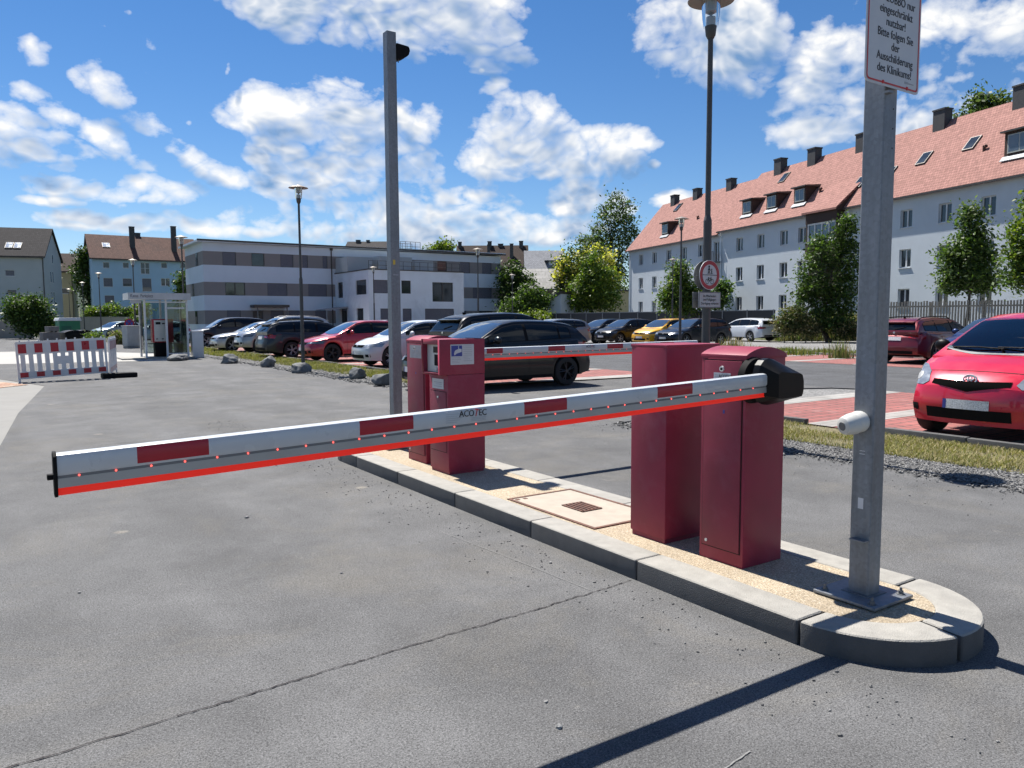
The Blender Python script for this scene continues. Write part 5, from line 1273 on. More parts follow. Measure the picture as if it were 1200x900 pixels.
make_car('yellow orange hatchback in the row before the dark fence', 'small', YEL, (29.4+2.0, s_(752)), 0, detail=False, metal=.1)
make_car('black estate behind the lamp post with the round sign', 'estate', (.010, .014, .022), (29.3+2.3, s_(781)), 0, detail=False, front='lens', estate_rails=True)
p = at(874, 398, 50)
make_car('white estate seen from behind at the right end of the far row', 'estate', WHT, (p.x, p.y), -PI/2-.12, detail=False, metal=0)
for lb, kd, cl, px, t in (('silver car across the aisle, only its roof showing left of the black hatchback', 'hatch', SILV, 578, 25), ('white car across the aisle, its roof showing just above the black hatchback', 'hatch', WHT, 604, 25), ('grey car across the aisle below the low hedge', 'estate', (.2, .21, .22), 645, 25), ('silver car far across the aisle, its roof above the red hatchback', 'hatch', SILV, 447, 25)):
    make_car(lb, kd, cl, (t, spx(px, t), .02), 0, detail=False)
p = at(137, 388, 66); make_car('pale green car parked far behind the site barrier', 'hatch', (.30, .36, .34), (p.x, p.y), .5, detail=False)
p = at(186, 388, 52); make_car('silver car seen through the glass of the pay kiosk', 'hatch', SILV, (p.x, p.y), -.2, detail=False)
# ------------------------------------------------------------------ buildings
def wall_mesh(b, W, z0, z1, holes, x0=0.0, depth=.16, mi=0, mi_rev=0, y=0.0):
    xs = sorted({x0, x0+W, *[h[0] for h in holes], *[h[1] for h in holes]}); zs = sorted({z0, z1, *[h[2] for h in holes], *[h[3] for h in holes]})
    xs = [v for v in xs if x0-1e-6 <= v <= x0+W+1e-6]; zs = [v for v in zs if z0-1e-6 <= v <= z1+1e-6]
    for a, c in zip(xs[:-1], xs[1:]):
        for d, e in zip(zs[:-1], zs[1:]):
            mx, mz = (a+c)/2, (d+e)/2
            if any(h[0] < mx < h[1] and h[2] < mz < h[3] for h in holes): continue
            b.face([(a, y, d), (c, y, d), (c, y, e), (a, y, e)], mi)
    for (a, c, d, e) in holes:
        for q in ([(a, y, d), (a, y, e), (a, y+depth, e), (a, y+depth, d)], [(c, y, e), (c, y, d), (c, y+depth, d), (c, y+depth, e)],
                  [(a, y, e), (c, y, e), (c, y+depth, e), (a, y+depth, e)], [(c, y, d), (a, y, d), (a, y+depth, d), (c, y+depth, d)]): b.face(q, mi_rev)
WMESH = {}
def window(root, x0, x1, z0, z1, y, style='two', fm=None, sill=True):
    """frame (with mullions) > pane, sill; origin at the lower left corner of the opening, standing in depth y"""
    w, h = x1-x0, z1-z0; fm = fm or MT['white']; key = (round(w, 3), round(h, 3), style, fm.name, sill)
    if key not in WMESH:
        b = MB(); f = .065; d0, d1 = -.05, .0
        if style in ('blind', 'blindhalf'):
            f = .045
        b.box(0, f, d0, d1, 0, h); b.box(w-f, w, d0, d1, 0, h); b.box(f, w-f, d0, d1, 0, f); b.box(f, w-f, d0, d1, h-f, h)
        if style in ('two', 'twobar'): b.box(w/2-.05, w/2+.05, d0-.01, d1, f, h-f)
        if style == 'cross': b.box(w/2-.045, w/2+.045, d0-.01, d1, f, h-f); b.box(f, w/2-.045, d0, d1, h*.5-.02, h*.5+.02); b.box(w/2+.045, w-f, d0, d1, h*.5-.02, h*.5+.02)
        fmesh = b.mesh('window', fm, smooth=0)
        b = MB(); b.box(f*.5, w-f*.5, -.022, -.012, f*.5, h-f*.5); pmesh = b.mesh('pane', MT['pane'], smooth=0)
        bm_ = None
        if style == 'blind' or style == 'blindhalf':
            b = MB(); zb = f if style == 'blind' else h*.35; n = max(3, int((h-f-zb)/.09)); hh = (h-f-zb)/n
            for i in range(n): b.box(f, w-f, -.040, -.028, zb+i*hh, zb+(i+.9)*hh)
            bm_ = b.mesh('roller_blind', MT['blind'], smooth=0)
        elif style in ('two', 'twobar'):
            b = MB()                                           # curtains behind the glass edge
            b.box(f, w*.20, -.0118, -.006, f, h-f); b.box(w*.80, w-f, -.0118, -.006, f, h-f)
        sm = None
        if sill: b = MB(); b.box(-.06, w+.06, -y-.07 if y > 0 else -.12, .0, -.05, -.005); sm = b.mesh('sill', MT['sillm'], smooth=0)
        WMESH[key] = (fmesh, pmesh, bm_, sm)
    fmesh, pmesh, bm_, sm = WMESH[key]
    o = put('window', fmesh, root, (x0, y, z0)); put('pane', pmesh, o)
    if bm_: put('roller_blind', bm_, o)
    if sm: put('sill', sm, o)
    return o
MT['sillm'] = pmat('window_sill', (.55, .56, .57), .5, var=.05)
MT['blind'] = pmat('grey_roller_blind', (.13, .13, .155), .6, var=.12, scale=2)
MT['blindpale'] = pmat('pale_roller_blind', (.38, .38, .40), .6, var=.08)
MT['facwhite'] = pmat('white_render', (.50, .55, .59), .9, var=.05, scale=.5, bmp=.25, bscale=60, dirt=.3, dirtcol=(.38, .41, .43))
MT['facgrey'] = pmat('pale_render', (.60, .665, .73), .9, var=.05, scale=.4, dirt=.2, dirtcol=(.46, .50, .54))
MT['facdirty'] = pmat('stained_white_render', (.66, .71, .76), .9, var=.07, scale=.5, dirt=.55, dirtcol=(.36, .38, .41))
MT['facbrown'] = pmat('taupe_band_render', (.245, .225, .215), .9, var=.06, scale=.6)
MT['facblue'] = pmat('blue_render', (.36, .52, .66), .9, var=.05, scale=.5, dirt=.12, dirtcol=(.29, .42, .54))
MT['facyellow'] = pmat('yellow_render', (.46, .40, .26), .9, var=.06, scale=.5)
MT['facstone'] = pmat('grey_render', (.40, .43, .44), .9, var=.06, scale=.5)
MT['facpale'] = pmat('grey_green_render', (.37, .40, .375), .9, var=.05, scale=.4)
MT['tile'] = tilemat('salmon_roof_tiles', (.335, .178, .152), .19, .24, .25, (.24, .125, .10), .5)
MT['tileold'] = tilemat('weathered_roof_tiles', (.125, .072, .058), .25, .33, .6, (.06, .045, .042), .7)
MT['tiledark'] = tilemat('dark_roof_tiles', (.045, .042, .043), .25, .33, .3, (.05, .045, .045), .6)
MT['tilebrown'] = tilemat('brown_roof_tiles', (.055, .040, .034), .25, .33, .4, (.06, .045, .04), .6)
MT['slate'] = tilemat('slate_roof', (.24, .245, .26), .3, .25, .25, (.16, .165, .18), .4)
MT['eternit'] = tilemat('pale_fibre_cement_roof', (.33, .32, .30), .9, .7, .3, (.28, .27, .25), .5)
MT['chim'] = pmat('dark_chimney_cladding', (.045, .047, .05), .7, var=.2, scale=3)
MT['gutter'] = pmat('dark_gutter', (.07, .065, .06), .5, .4, var=.15)
MT['brownwood'] = pmat('dark_brown_cladding', (.045, .026, .02), .8, var=.2, scale=3)
MT['flash'] = pmat('lead_flashing', (.26, .28, .30), .6, .1)
def gable_roof(b, W, D, ze, zr, over=.45, th=.16, side=.25, yr=None, mi=0, x0=0.0):
    yr = D/2 if yr is None else yr; sl = (zr-ze)/yr; z_f = ze-over*sl; slb = (zr-ze)/(D-yr)
    A = x0-side; B = x0+W+side
    f = [(-over, z_f), (yr, zr), (D+over, ze-over*slb), (D+over, ze-over*slb+th), (yr, zr+th*1.25), (-over, z_f+th)]
    b.prism(f, 'yz', A, B, mi)
def chimney(root, x, y, z, w, d, h, zb=.6):
    b = MB(); b.box(-w/2, w/2, -d/2, d/2, -zb, h); b.box(-w/2-.05, w/2+.05, -d/2-.05, d/2+.05, h, h+.10)
    return b.build('chimney', MT['chim'], root, loc=(x, y, z), smooth=0)
def skylight(root, x, y, z, sl, w=.75, h=1.1, m=None):
    b = MB(); b.box(-w/2, w/2, -h/2, h/2, 0, .09); o = b.build('skylight', MT['gutter'], root, loc=(x, y, z), rot=(sl, 0, 0), smooth=0)
    b = MB(); b.box(-w/2+.07, w/2-.07, -h/2+.07, h/2-.07, .09, .10); b.build('pane', m or MT['pane'], o, smooth=0)
    return o
def dormer(root, x, w, yf, zf, h, sl, m=None, fm=None):
    """flat-roofed dormer, front at yf on a slope of angle sl"""
    d = h/math.tan(sl)+.1
    b = MB(); b.prism([(0, 0), (0, h), (d, h), (0.02, 0)], 'yz', -w/2, w/2); o = b.build('dormer', MT['brownwood'], root, loc=(x, yf, zf), smooth=0)
    b = MB(); b.prism([(-.22, h), (-.22, h+.10), (d+.2, h+.22), (d+.2, h)], 'yz', -w/2-.16, w/2+.16); b.build('dormer_roof', MT['gutter'], o, smooth=0)
    ww, wh = w*.78, h*.74
    b = MB(); b.box(-ww/2, ww/2, -.04, 0, h*.16, h*.16+wh); b.box(-ww/2, ww/2, -.05, -.04, h*.16, h*.16+.06); b.build('window', fm or MT['facpale'], o, smooth=0)
    b = MB()
    for a, c in ((-ww/2+.07, -.04), (.04, ww/2-.07)): b.box(a, c, -.048, -.041, h*.16+.08, h*.16+wh-.07)
    b.build('pane', MT['paneblue'], o, smooth=0)
    b = MB(); b.prism([(-.26, -.21), (0.0, .06), (0, .09), (-.26, -.18)], 'yz', -w/2-.1, w/2+.1); b.build('flashing', MT['flash'], o, smooth=0)
    return o
MT['paneblue'] = pmat('sky_lit_pane', (.10, .13, .16), .06, 0, var=.2, scale=1, spec=.8, rvar=.02)
# --- long white apartment block on the right
AP0 = old(13.5, 89.0); d_ = old(.323, -.946)
AR = math.atan2(d_.y, d_.x)
HB = empty('apartment_block', (AP0.x, AP0.y, 0), AR, 'long white apartment block with salmon tiled roof, dormers and dark chimneys', 'apartment block')
LN, DP, SPLIT, ZE, ZR = 63.0, 9.0, 18.2, 9.38, 14.45
COL = [2.85+3*i for i in range(5)]+[21.05+3*i for i in range(3)]+[36.4+3*i for i in range(9)]
ROWZ = [(7.42, 8.60), (4.78, 6.0), (2.15, 3.38)]
hl = [(c-.48, c+.48, a, b_) for c in COL for a, b_ in ROWZ]+[(17.45-.45, 17.45+.45, 6.75, 8.6), (29.25-.48, 29.25+.48, 7.42, 8.6), (29.25-.48, 29.25+.48, 4.78, 6.0), (29.25-.48, 29.25+.48, 2.15, 3.38)]
b = MB(); wall_mesh(b, LN, -.2, ZE+.06, hl, depth=.20)
b.face([(0, 0, -.2), (0, DP, -.2), (0, DP, ZE), (0, DP/2, ZR), (0, 0, ZE)]); b.face([(LN, 0, -.2), (LN, DP, -.2), (LN, DP, ZE), (LN, DP/2, ZR), (LN, 0, ZE)]); b.face([(0, DP, -.2), (LN, DP, -.2), (LN, DP, ZE), (0, DP, ZE)])
b.build('wall', MT['facwhite'], HB, smooth=0)
for h in hl: window(HB, *h, .19, 'two')
b = MB(); gable_roof(b, SPLIT, DP, ZE, ZR, .30, .16, .0, x0=-.3); r1 = b.build('roof', MT['tile'], HB, smooth=0)
b = MB(); gable_roof(b, LN-SPLIT, DP, ZE+.30, ZR+.36, .32, .16, .0, x0=SPLIT-.3+.002); r2 = b.build('roof', MT['tile'], HB, smooth=0)
SL = math.atan2(ZR-ZE, DP/2)
b = MB()
for a, c, z in ((-.3, SPLIT-.3, ZE-.30), (SPLIT-.25, LN, ZE-.02)): b.box(a, c, -.43, -.301, z-.04, z+.07)
b.build('gutter', MT['gutter'], HB, smooth=0)
b = MB()
for x in (.25, SPLIT+.12, 34.4, 52): b.cyl((x, -.08, 0), (x, -.08, ZE-.5), .05, .05, 10); b.cyl((x, -.08, ZE-.5), (x, -.36, ZE-.2), .05, .05, 10)
b.build('downpipe', MT['facgrey'], HB, smooth=0)
def onroof(x, y): return ZE+(ZR-ZE)/(DP/2)*y+.20+(.32 if x > SPLIT else 0)
for x in (2.7, 7.3, 13.4): chimney(HB, x, DP/2-.2, ZR, 0.85, .65, .75)
for x in (21, 25.4, 30.9, 38.1, 44.0, 51): chimney(HB, x, DP/2-.3, ZR+.3, 0.95, .7, .9)
chimney(HB, 20.2, DP/2+1.2, ZR-.6, .7, .6, .6)
for x in (7.0, 21.2, 24.6, 28.1): dormer(HB, x, 1.4, .6, onroof(x, .6), 1.3, SL)
dormer(HB, 46.6, 1.9, .75, onroof(46.6, .75), 1.45, SL); dormer(HB, 55, 1.9, .75, onroof(55, .75), 1.45, SL)
for x, y in ((4.6, 3.6), (22.6, 3.4), (36.3, 1.5), (38.8, 2.0), (42.2, 2.25), (33.8, 1.3)): skylight(HB, x, y, onroof(x, y), SL, .8, 1.15)
b = MB()
for x, y in ((11.5, 1.7), (29.6, 1.3), (43.6, 1.6)):
    z = onroof(x, y); b.cyl((x, y, z-.1), (x, y, z+.28), .09, .09, 10); b.ball((x+.12, y, z+.22), .12, sub=1)
for x, y in ((45.5, 3.1),): z = onroof(x, y); b.cyl((x, y, z-.1), (x, y, z+.75), .06, .06, 10)
b.build('roof_vent', MT['tileold'], HB)
# timber loggia bay with its own lean-to roof
b = MB(); b.box(30.5, 33.8, -.75, -.01, 5.9, 7.1); b.box(30.5, 33.8, -.75, -.01, 8.62, 9.35); b.box(30.5, 30.66, -.70, -.01, 7.1, 8.62); b.box(33.64, 33.8, -.70, -.01, 7.1, 8.62)
bay = b.build('loggia', MT['brownwood'], HB, smooth=0)
b = MB(); b.box(30.66, 33.64, -.62, -.02, 7.1, 8.62); b.build('glazing', MT['paneblue'], bay, smooth=0)
b = MB()
for x in (30.66, 31.4, 32.15, 32.9, 33.58): b.box(x, x+.10, -.68, -.62, 7.1, 8.62)
b.box(30.66, 33.64, -.69, -.621, 7.1, 7.22); b.box(30.66, 33.64, -.69, -.621, 8.5, 8.62); b.build('window', MT['white'], bay, smooth=0)
b = MB(); b.prism([(-1.0, 9.35), (-1.0, 9.5), (2.2, 12.25), (2.2, 12.0)], 'yz', 30.3, 34.0); b.build('bay_roof', MT['tile'], bay, smooth=0)
b = MB(); b.prism([(-.98, 9.34), (2.2, 12.0), (2.2, 11), (-.2, 9.34)], 'yz', 33.70, 33.98); b.prism([(-.98, 9.34), (2.2, 12.0), (2.2, 11), (-.2, 9.34)], 'yz', 30.32, 30.5); b.build('bay_cheek', MT['brownwood'], bay, smooth=0)
b = MB(); b.box(30.5, 33.8, -.75, -.01, 3.1, 4.4); b.box(30.66, 33.64, -.5, -.02, 4.4, 5.9); b.build('loggia', MT['brownwood'], HB, smooth=0)
b = MB()                                                      # little steel balcony at the step
b.box(16.6, 18.35, -.95, -.01, 6.62, 6.72)
for i in range(15): b.box(16.62+i*.122, 16.64+i*.122, -.94, -.92, 6.72, 7.6)
b.box(16.6, 18.35, -.95, -.91, 7.58, 7.63)
for i in range(7): b.box(16.60, 16.62, -.9+i*.13, -.88+i*.13, 6.72, 7.6); b.box(18.33, 18.35, -.9+i*.13, -.88+i*.13, 6.72, 7.6)
b.build('balcony', MT['galvd'], HB, smooth=0)
# --- flat-roofed banded building on the left, aligned with the car park
FT0, FT1, FS, FH, FD = 17.7, 53.4, 82.0, 9.62, 8.6
FB = empty('office_building', (FT0, FS, 0), 0, 'three storey flat-roofed building with white and taupe bands', 'building')
LW = FT1-FT0
B3, B2, B1 = (7.13, 8.5), (4.08, 5.42), (1.15, 2.55)
def X_(px): return tpx(px, FS)-FT0
WINS = []
for (a, c) in ((265, 280.6), (298.6, 313.6), (332, 347), (357.6, 364), (381, 386.6), (401, 414), (514, 525), (540.6, 552), (566, 577)): WINS.append((X_(a), X_(c), B3[0], B3[1], 'plain' if a in (298.6, 514) else 'blind'))
for (a, c) in ((267, 290), (316, 339), (363.6, 385), (555, 577)): WINS.append((X_(a), X_(c), B2[0], B2[1], 'two' if a == 267 else 'blind'))
for (a, c) in ((268, 284), (319, 334), (340, 356), (371, 385), (545, 547.2), (562, 578)): WINS.append((X_(a), X_(c), B1[0]-.1, B1[1], 'plain' if a == 562 else 'blind'))
hl = [(a, c, d, e) for a, c, d, e, s_ in WINS]+[(X_(298), X_(310), .05, 2.55)]
# facade in horizontal bands; the taupe fields are recoloured render of the same wall
b = MB()
zc = [0, B1[0], B1[1], B2[0], B2[1], B3[0], B3[1], FH-.25]
for k in range(7):
    hh = [(a, c, max(d, zc[k]), min(e, zc[k+1])) for a, c, d, e in hl if d < zc[k+1]-.01 and e > zc[k]+.01]
    xs = sorted({0, LW, *[h[0] for h in hh], *[h[1] for h in hh]}); zs = sorted({zc[k], zc[k+1], *[h[2] for h in hh], *[h[3] for h in hh]})
    for a, c in zip(xs[:-1], xs[1:]):
        for d, e in zip(zs[:-1], zs[1:]):
            if any(h[0] < (a+c)/2 < h[1] and h[2] < (d+e)/2 < h[3] for h in hh): continue
            b.face([(a, 0, d), (c, 0, d), (c, 0, e), (a, 0, e)], k % 2)
    for x in (0, LW): b.face([(x, 0, zc[k]), (x, FD, zc[k]), (x, FD, zc[k+1]), (x, 0, zc[k+1])], k % 2)
for (a, c, d, e) in hl:
    for q in ([(a, 0, d), (a, 0, e), (a, .14, e), (a, .14, d)], [(c, 0, e), (c, 0, d), (c, .14, d), (c, .14, e)], [(a, 0, e), (c, 0, e), (c, .14, e), (a, .14, e)], [(c, 0, d), (a, 0, d), (a, .14, d), (c, .14, d)]): b.face(q, 1)
b.face([(0, FD, 0), (LW, FD, 0), (LW, FD, FH-.25), (0, FD, FH-.25)], 0)
b.build('wall', [MT['facgrey'], MT['facbrown']], FB, smooth=0)
for a, c, d, e, st_ in WINS: window(FB, a, c, d, e, .13, st_, MT['gutter'], sill=False)
for (y0, y1, z0, z1) in ((2.2, 3.2, B3[0], B3[1]), (4.6, 5.4, B2[0], B2[1]), (3.4, 4.4, B1[0], B1[1])):
    b = MB(); b.box(-.03, .0, y0, y1, z0, z1); o = b.build('window', MT['gutter'], FB, smooth=0); b = MB(); b.box(-.04, -.03, y0+.06, y1-.06, z0+.06, z1-.06); b.build('pane', MT['pane'], o, smooth=0)
b = MB(); b.prism([(-.6, FH-.25), (-.6, FH-.05), (LW+.4, FH+.12), (LW+.4, FH-.1)], 'xz', -.55, FD+.4); b.build('roof', MT['facgrey'], FB, smooth=0)
b = MB(); b.box(-.62, LW+.42, -.60, -.552, FH-.16, FH+.02); b.build('roof_edge', MT['gutter'], FB, smooth=0)
b = MB(); b.box(X_(298), X_(310), .08, .14, .05, 2.5); dr = b.build('door', MT['gutter'], FB, smooth=0); b = MB(); b.box(X_(303), X_(306.5), .06, .08, .3, 2.2); b.build('pane', MT['pane'], dr, smooth=0)
b = MB(); b.box(X_(295), X_(336), -1.5, -.02, 2.86, 3.12); cn = b.build('canopy', MT['gutter'], FB, smooth=0)
b = MB(); b.box(X_(299), X_(299)+.1, -1.4, -1.3, 0, 2.86); b.box(X_(333), X_(333)+.1, -1.4, -1.3, 0, 2.86); b.build('canopy_post', MT['galvd'], cn, smooth=0)
b = MB(); b.cyl((X_(391), -.07, 0), (X_(391), -.07, FH-.3), .06, .06, 10); b.box(X_(391)-.14, X_(391)+.14, -.2, -.0, FH-.5, FH-.25); b.build('downpipe', MT['gutter'], FB, smooth=0)
b = MB()
for x in np.linspace(X_(476), X_(499), 5):
    for y in (1.0, 3.2): b.cyl((x, y, FH), (x, y, FH+1.05), .03, .03, 6)
for y in (1.0, 3.2):
    for z in (.5, 1.05): b.cyl((X_(476), y, FH+z), (X_(499), y, FH+z), .025, .025, 6)
b.build('roof_railing', MT['gutter'], FB)
# white annex in front of it
AT0, AT1, AS, AH = 31.5, 42.6, 72.8, 6.55
AB = empty('annex', (AT0, AS, 0), 0, 'stained white two storey annex with a large square window, before the banded building', 'building')
def XA(px): return tpx(px, AS)-AT0
W2 = []
for a, c, d, e, st_ in ((439, 456.6, 4.2, 5.55, 'blind'), (472, 483, 4.2, 5.55, 'plain'), (508, 532, 3.4, 5.45, 'two'), (447, 457.5, 1.2, 2.65, 'blind'), (473, 483.5, 1.2, 2.65, 'blind'), (499, 533, 1.25, 2.65, 'blind')): W2.append((XA(a), XA(c), d, e, st_))
b = MB(); wall_mesh(b, AT1-AT0, 0, AH, [w[:4] for w in W2], depth=.18)
def YA(px): return spx(px, AT0)-AS
W3 = [(YA(420.5), YA(418)+.0, 0, 0)]
side = [(YA(431), YA(418.5), 4.1, 5.6), (YA(403.6), YA(397.5), 3.9, 5.6), (YA(427), YA(419), 1.2, 2.7), (YA(408), YA(400.5), 1.2, 2.7)]
side = [(a, c, d, e) for a, c, d, e in side]
ys = sorted({0, FS-AS, *[v for q in side for v in q[:2]]}); zs = sorted({0, AH, *[v for q in side for v in q[2:]]})
for a, c in zip(ys[:-1], ys[1:]):
    for d, e in zip(zs[:-1], zs[1:]):
        if any(q[0] < (a+c)/2 < q[1] and q[2] < (d+e)/2 < q[3] for q in side): continue
        b.face([(0, a, d), (0, c, d), (0, c, e), (0, a, e)])
for a, c, d, e in side:
    for q in ([(0, a, d), (0, a, e), (.16, a, e), (.16, a, d)], [(0, c, d), (0, c, e), (.16, c, e), (.16, c, d)], [(0, a, e), (0, c, e), (.16, c, e), (.16, a, e)], [(0, a, d), (0, c, d), (.16, c, d), (.16, a, d)]): b.face(q)
b.face([(AT1-AT0, 0, 0), (AT1-AT0, FS-AS, 0), (AT1-AT0, FS-AS, AH), (AT1-AT0, 0, AH)])
b.build('wall', MT['facdirty'], AB, smooth=0)
for w in W2: window(AB, *w[:4], .17, w[4], MT['gutter'], sill=False)
for a, c, d, e in side:
    b = MB(); b.box(.12, .16, a, c, d, e); o = b.build('window', MT['gutter'], AB, smooth=0); b = MB(); b.box(.10, .12, a+.07, c-.07, d+.07, e-.07); b.build('pane', MT['blindbr'] if 'blindbr' in MT else MT['pane'], o, smooth=0)
b = MB(); b.box(-.06, AT1-AT0+.06, -.06, FS-AS-.02, AH, AH+.10); b.build('parapet', MT['gutter'], AB, smooth=0)
b = MB()
for x0, x1, y0, y1, h in ((-.3, 2.6, 5.6, 9.0, 1.6), (3.2, 7.2, 5.2, 8.9, 1.75), (8.0, 10.4, 6.2, 9.0, 1.5)): b.box(x0+.35, x1+.3, y0, y1, AH+.1, AH+.1+h)
b.build('roof_cabin', MT['facstone'], AB, smooth=0)
b = MB()
for x in np.linspace(.2, 10.8, 12): b.cyl((x, .35, AH+.1), (x, .35, AH+.95), .025, .025, 6)
for z in (.5, .95): b.cyl((.2, .35, AH+z), (10.8, .35, AH+z), .02, .02, 6)
b.build('terrace_railing', MT['gutter'], AB)
b = MB(); b.prism([(-2.6, 2.5), (-2.6, 2.62), (.0, 2.95), (.0, 2.8)], 'xz', 5.5, 8.2); b.box(-2.4, -2.3, 5.6, 5.7, 0, 2.5); b.build('porch_roof', MT['flash'], AB, smooth=0)
# generic gabled house: front facade on y = 0
def house(label, name, p, rz, W, D, ze, zr, wm, rm, wins=(), chims=(), sky=(), over=.4, side=.3, yr=None, z0=-.3, extra=None, gables=()):
    g = empty(name, (p.x, p.y, 0), rz, label, 'house'); yr_ = D/2 if yr is None else yr
    hl = [w[:4] for w in wins]
    b = MB(); wall_mesh(b, W, z0, ze+.1, hl, depth=.16)
    for x in (0, W): b.face([(x, 0, z0), (x, D, z0), (x, D, ze), (x, yr_, zr), (x, 0, ze)])
    b.face([(0, D, z0), (W, D, z0), (W, D, ze), (0, D, ze)]); b.build('wall', wm, g, smooth=0)
    for w in wins: window(g, *w[:4], .14, w[4] if len(w) > 4 else 'two', w[5] if len(w) > 5 else None)
    for (y0, y1, a, c) in gables:
        q = MB(); q.box(W, W+.03, y0, y1, a, c); o = q.build('window', MT['white'], g, smooth=0); q = MB(); q.box(W+.03, W+.04, y0+.07, y1-.07, a+.07, c-.07); q.build('pane', MT['pane'], o, smooth=0)
    b = MB(); gable_roof(b, W, D, ze, zr, over, .2, side, yr); rf_ = b.build('roof', rm, g, smooth=0)
    for (x, y, w, d, h) in chims:
        z = ze+(zr-ze)/yr_*y if y <= yr_ else zr-(zr-ze)/(D-yr_)*(y-yr_)
        chimney(rf_, x, y, z, w, d, h, .9)
    for (x, y, w, h, m) in sky: skylight(g, x, y, ze+(zr-ze)/yr_*y+.24, math.atan2(zr-ze, yr_), w, h, m)
    b = MB(); b.box(-side, W+side, -over-.12, -over, ze-over*(zr-ze)/yr_-.02, ze-over*(zr-ze)/yr_+.1); b.cyl((W-.12, -.07, 0), (W-.12, -.07, ze-.3), .06, .06, 8); b.build('gutter', MT['gutter'], g, smooth=0)
    return g
MT['skypane'] = pmat('bright_roof_window', (.62, .66, .70), .12, .6, var=.05)
# blue house
BS = 136.0; bx = tpx(113, BS)
def XB(px): return tpx(px, BS)-bx
def ZB(px, py): return at(px, py, BS*CT+tpx(px, BS)*ST).z
wz = []
for a, c, y0, y1, st_ in ((126, 133.6, 307, 314, 'plain'), (149, 156, 307.5, 314, 'plain'), (169.5, 180, 307.5, 321, 'cross'), (193.5, 200.5, 308, 314, 'plain'), (216, 222, 308, 314, 'plain'),
   (125.5, 136.5, 325.5, 336, 'blind'), (148, 159, 326, 335.5, 'blindhalf'), (170.5, 181.5, 326, 341.5, 'blindhalf'), (192.5, 203, 326, 335, 'two'), (126, 137.5, 346, 355, 'blind')):
    wz.append((XB(a), XB(c), ZB(a, y1), ZB(a, y0), st_))
house('pale blue house with a weathered red tiled roof and two tall dark chimneys', 'house', Vector((bx, BS, 0)), 0, XB(238), 10.5, ZB(113, 301), ZB(118, 275.5)+.4, MT['facblue'], MT['tileold'], wz,
      chims=((XB(164), 2.6, .75, .7, 3.3), (XB(212), 2.0, .75, .7, 4.1), (XB(174), 5.6, .8, .6, 1.0)), sky=((XB(133), 2.6, 1.1, 1.3, MT['skypane']),), over=.5)
# grey house with dark roof at the far left
gp_ = old(-63.3, 105.0); gr_ = math.atan2(old(.947, .32).y, old(.947, .32).x)
wz = [(14-2.6, 14-1.9+.6, 7.4, 8.6, 'blind'), (14-2.6, 14-1.3, 4.6, 5.9, 'blind')]
W0 = 17.0; gp0 = gp_-old(.947, .32)*W0
wz = [(W0-8.6, W0-7.2, 6.9, 8.1, 'blindhalf'), (W0-8.6, W0-7.2, 4.2, 5.4, 'blindhalf'), (W0-8.6, W0-7.2, 1.5, 2.7, 'blindhalf'), (W0-4.6, W0-3.5, 7.6, 8.4, 'blind'), (W0-4.5, W0-3.4, 5.0, 5.8, 'blind')]
house('grey house at the far left with a dark tiled roof and bright roof windows', 'house', gp0, gr_, W0, 10.0, 10.35, 14.3, MT['facstone'], MT['tiledark'], wz, chims=((W0-7.5, 4.9, .6, .5, .7),), sky=((W0-4.3, 1.5, .9, 1.35, MT['skypane']), (W0-3.3, 1.5, .9, 1.35, MT['skypane']), (W0-7.4, 1.1, .9, 1.0, MT['skypane'])), over=.35, side=.25,
      gables=((3.1, 3.7, 6.9, 8.5), (4.3, 4.9, 6.9, 8.5), (3.1, 3.7, 4.1, 5.7), (4.3, 4.9, 4.1, 5.7), (4.6, 5.2, 9.6, 10.9)))
# yellow house behind it
yp = at(88, 380, 126); yr0 = gr_; dv = old(.947, .32)
house('yellow house with a brown roof between the grey house and the blue house', 'house', yp-dv*9, yr0, 9, 9.5, 9.6, 12.6, MT['facyellow'], MT['tilebrown'], [(7.2, 8.3, 6.0, 6.9, 'plain')], over=.3, side=.3,
      gables=((2.9, 3.5, 8.6, 9.8), (2.9, 3.6, 5.4, 7.4), (3.1, 3.8, 2.2, 4.4), (5.6, 6.2, 8.8, 9.8)))
# houses seen between the banded building and the trees
p = at(536, 380, 132); a_ = TH*.15
def brown_house():
    W = (at(618, 380, 132)-at(536, 380, 132)).length
    dd = at(618, 380, 132)-at(536, 380, 132); rz = math.atan2(dd.y, dd.x)
    g = house('brown roofed house behind the right end of the banded building', 'house', p, rz, W, 9, at(575, 311, 132).z, at(575, 289, 136).z, MT['brownwood'], MT['tilebrown'], (),
        chims=((W*.46, 4.3, .7, .7, 1.0), (W*.62, 4.4, .9, .6, .5), (W*.92, 4.2, .7, .7, 1.1), (W*.78, 1.8, .6, .6, 2.3), (W*.45, 2.6, .5, .5, 1.6), (.3, 4.2, .6, .6, 1.0)), over=.6)
brown_house()
def between(label, px0, px1, d, ye, yr, wm, rm, D=8, mat_w=(), **k):
    A, B = at(px0, 380, d), at(px1, 380, d); dd = B-A; W = dd.length; m = (px0+px1)/2
    return house(label, 'house', A, math.atan2(dd.y, dd.x), W, D, at(m, ye, d).z, at(m, yr, d+D*.5).z, wm, rm, mat_w, **k), W
g, W = between('slate roofed house with a white dormer beside the yellow-green tree', 617, 660, 122, 316.5, 295.5, MT['facgrey'], MT['slate'], 10)
b = MB(); b.box(W*.62, W*1.0, 1.0, 4.2, at(640, 314, 122).z, at(640, 306, 122).z); dm = b.build('dormer', MT['facgrey'], g, smooth=0)
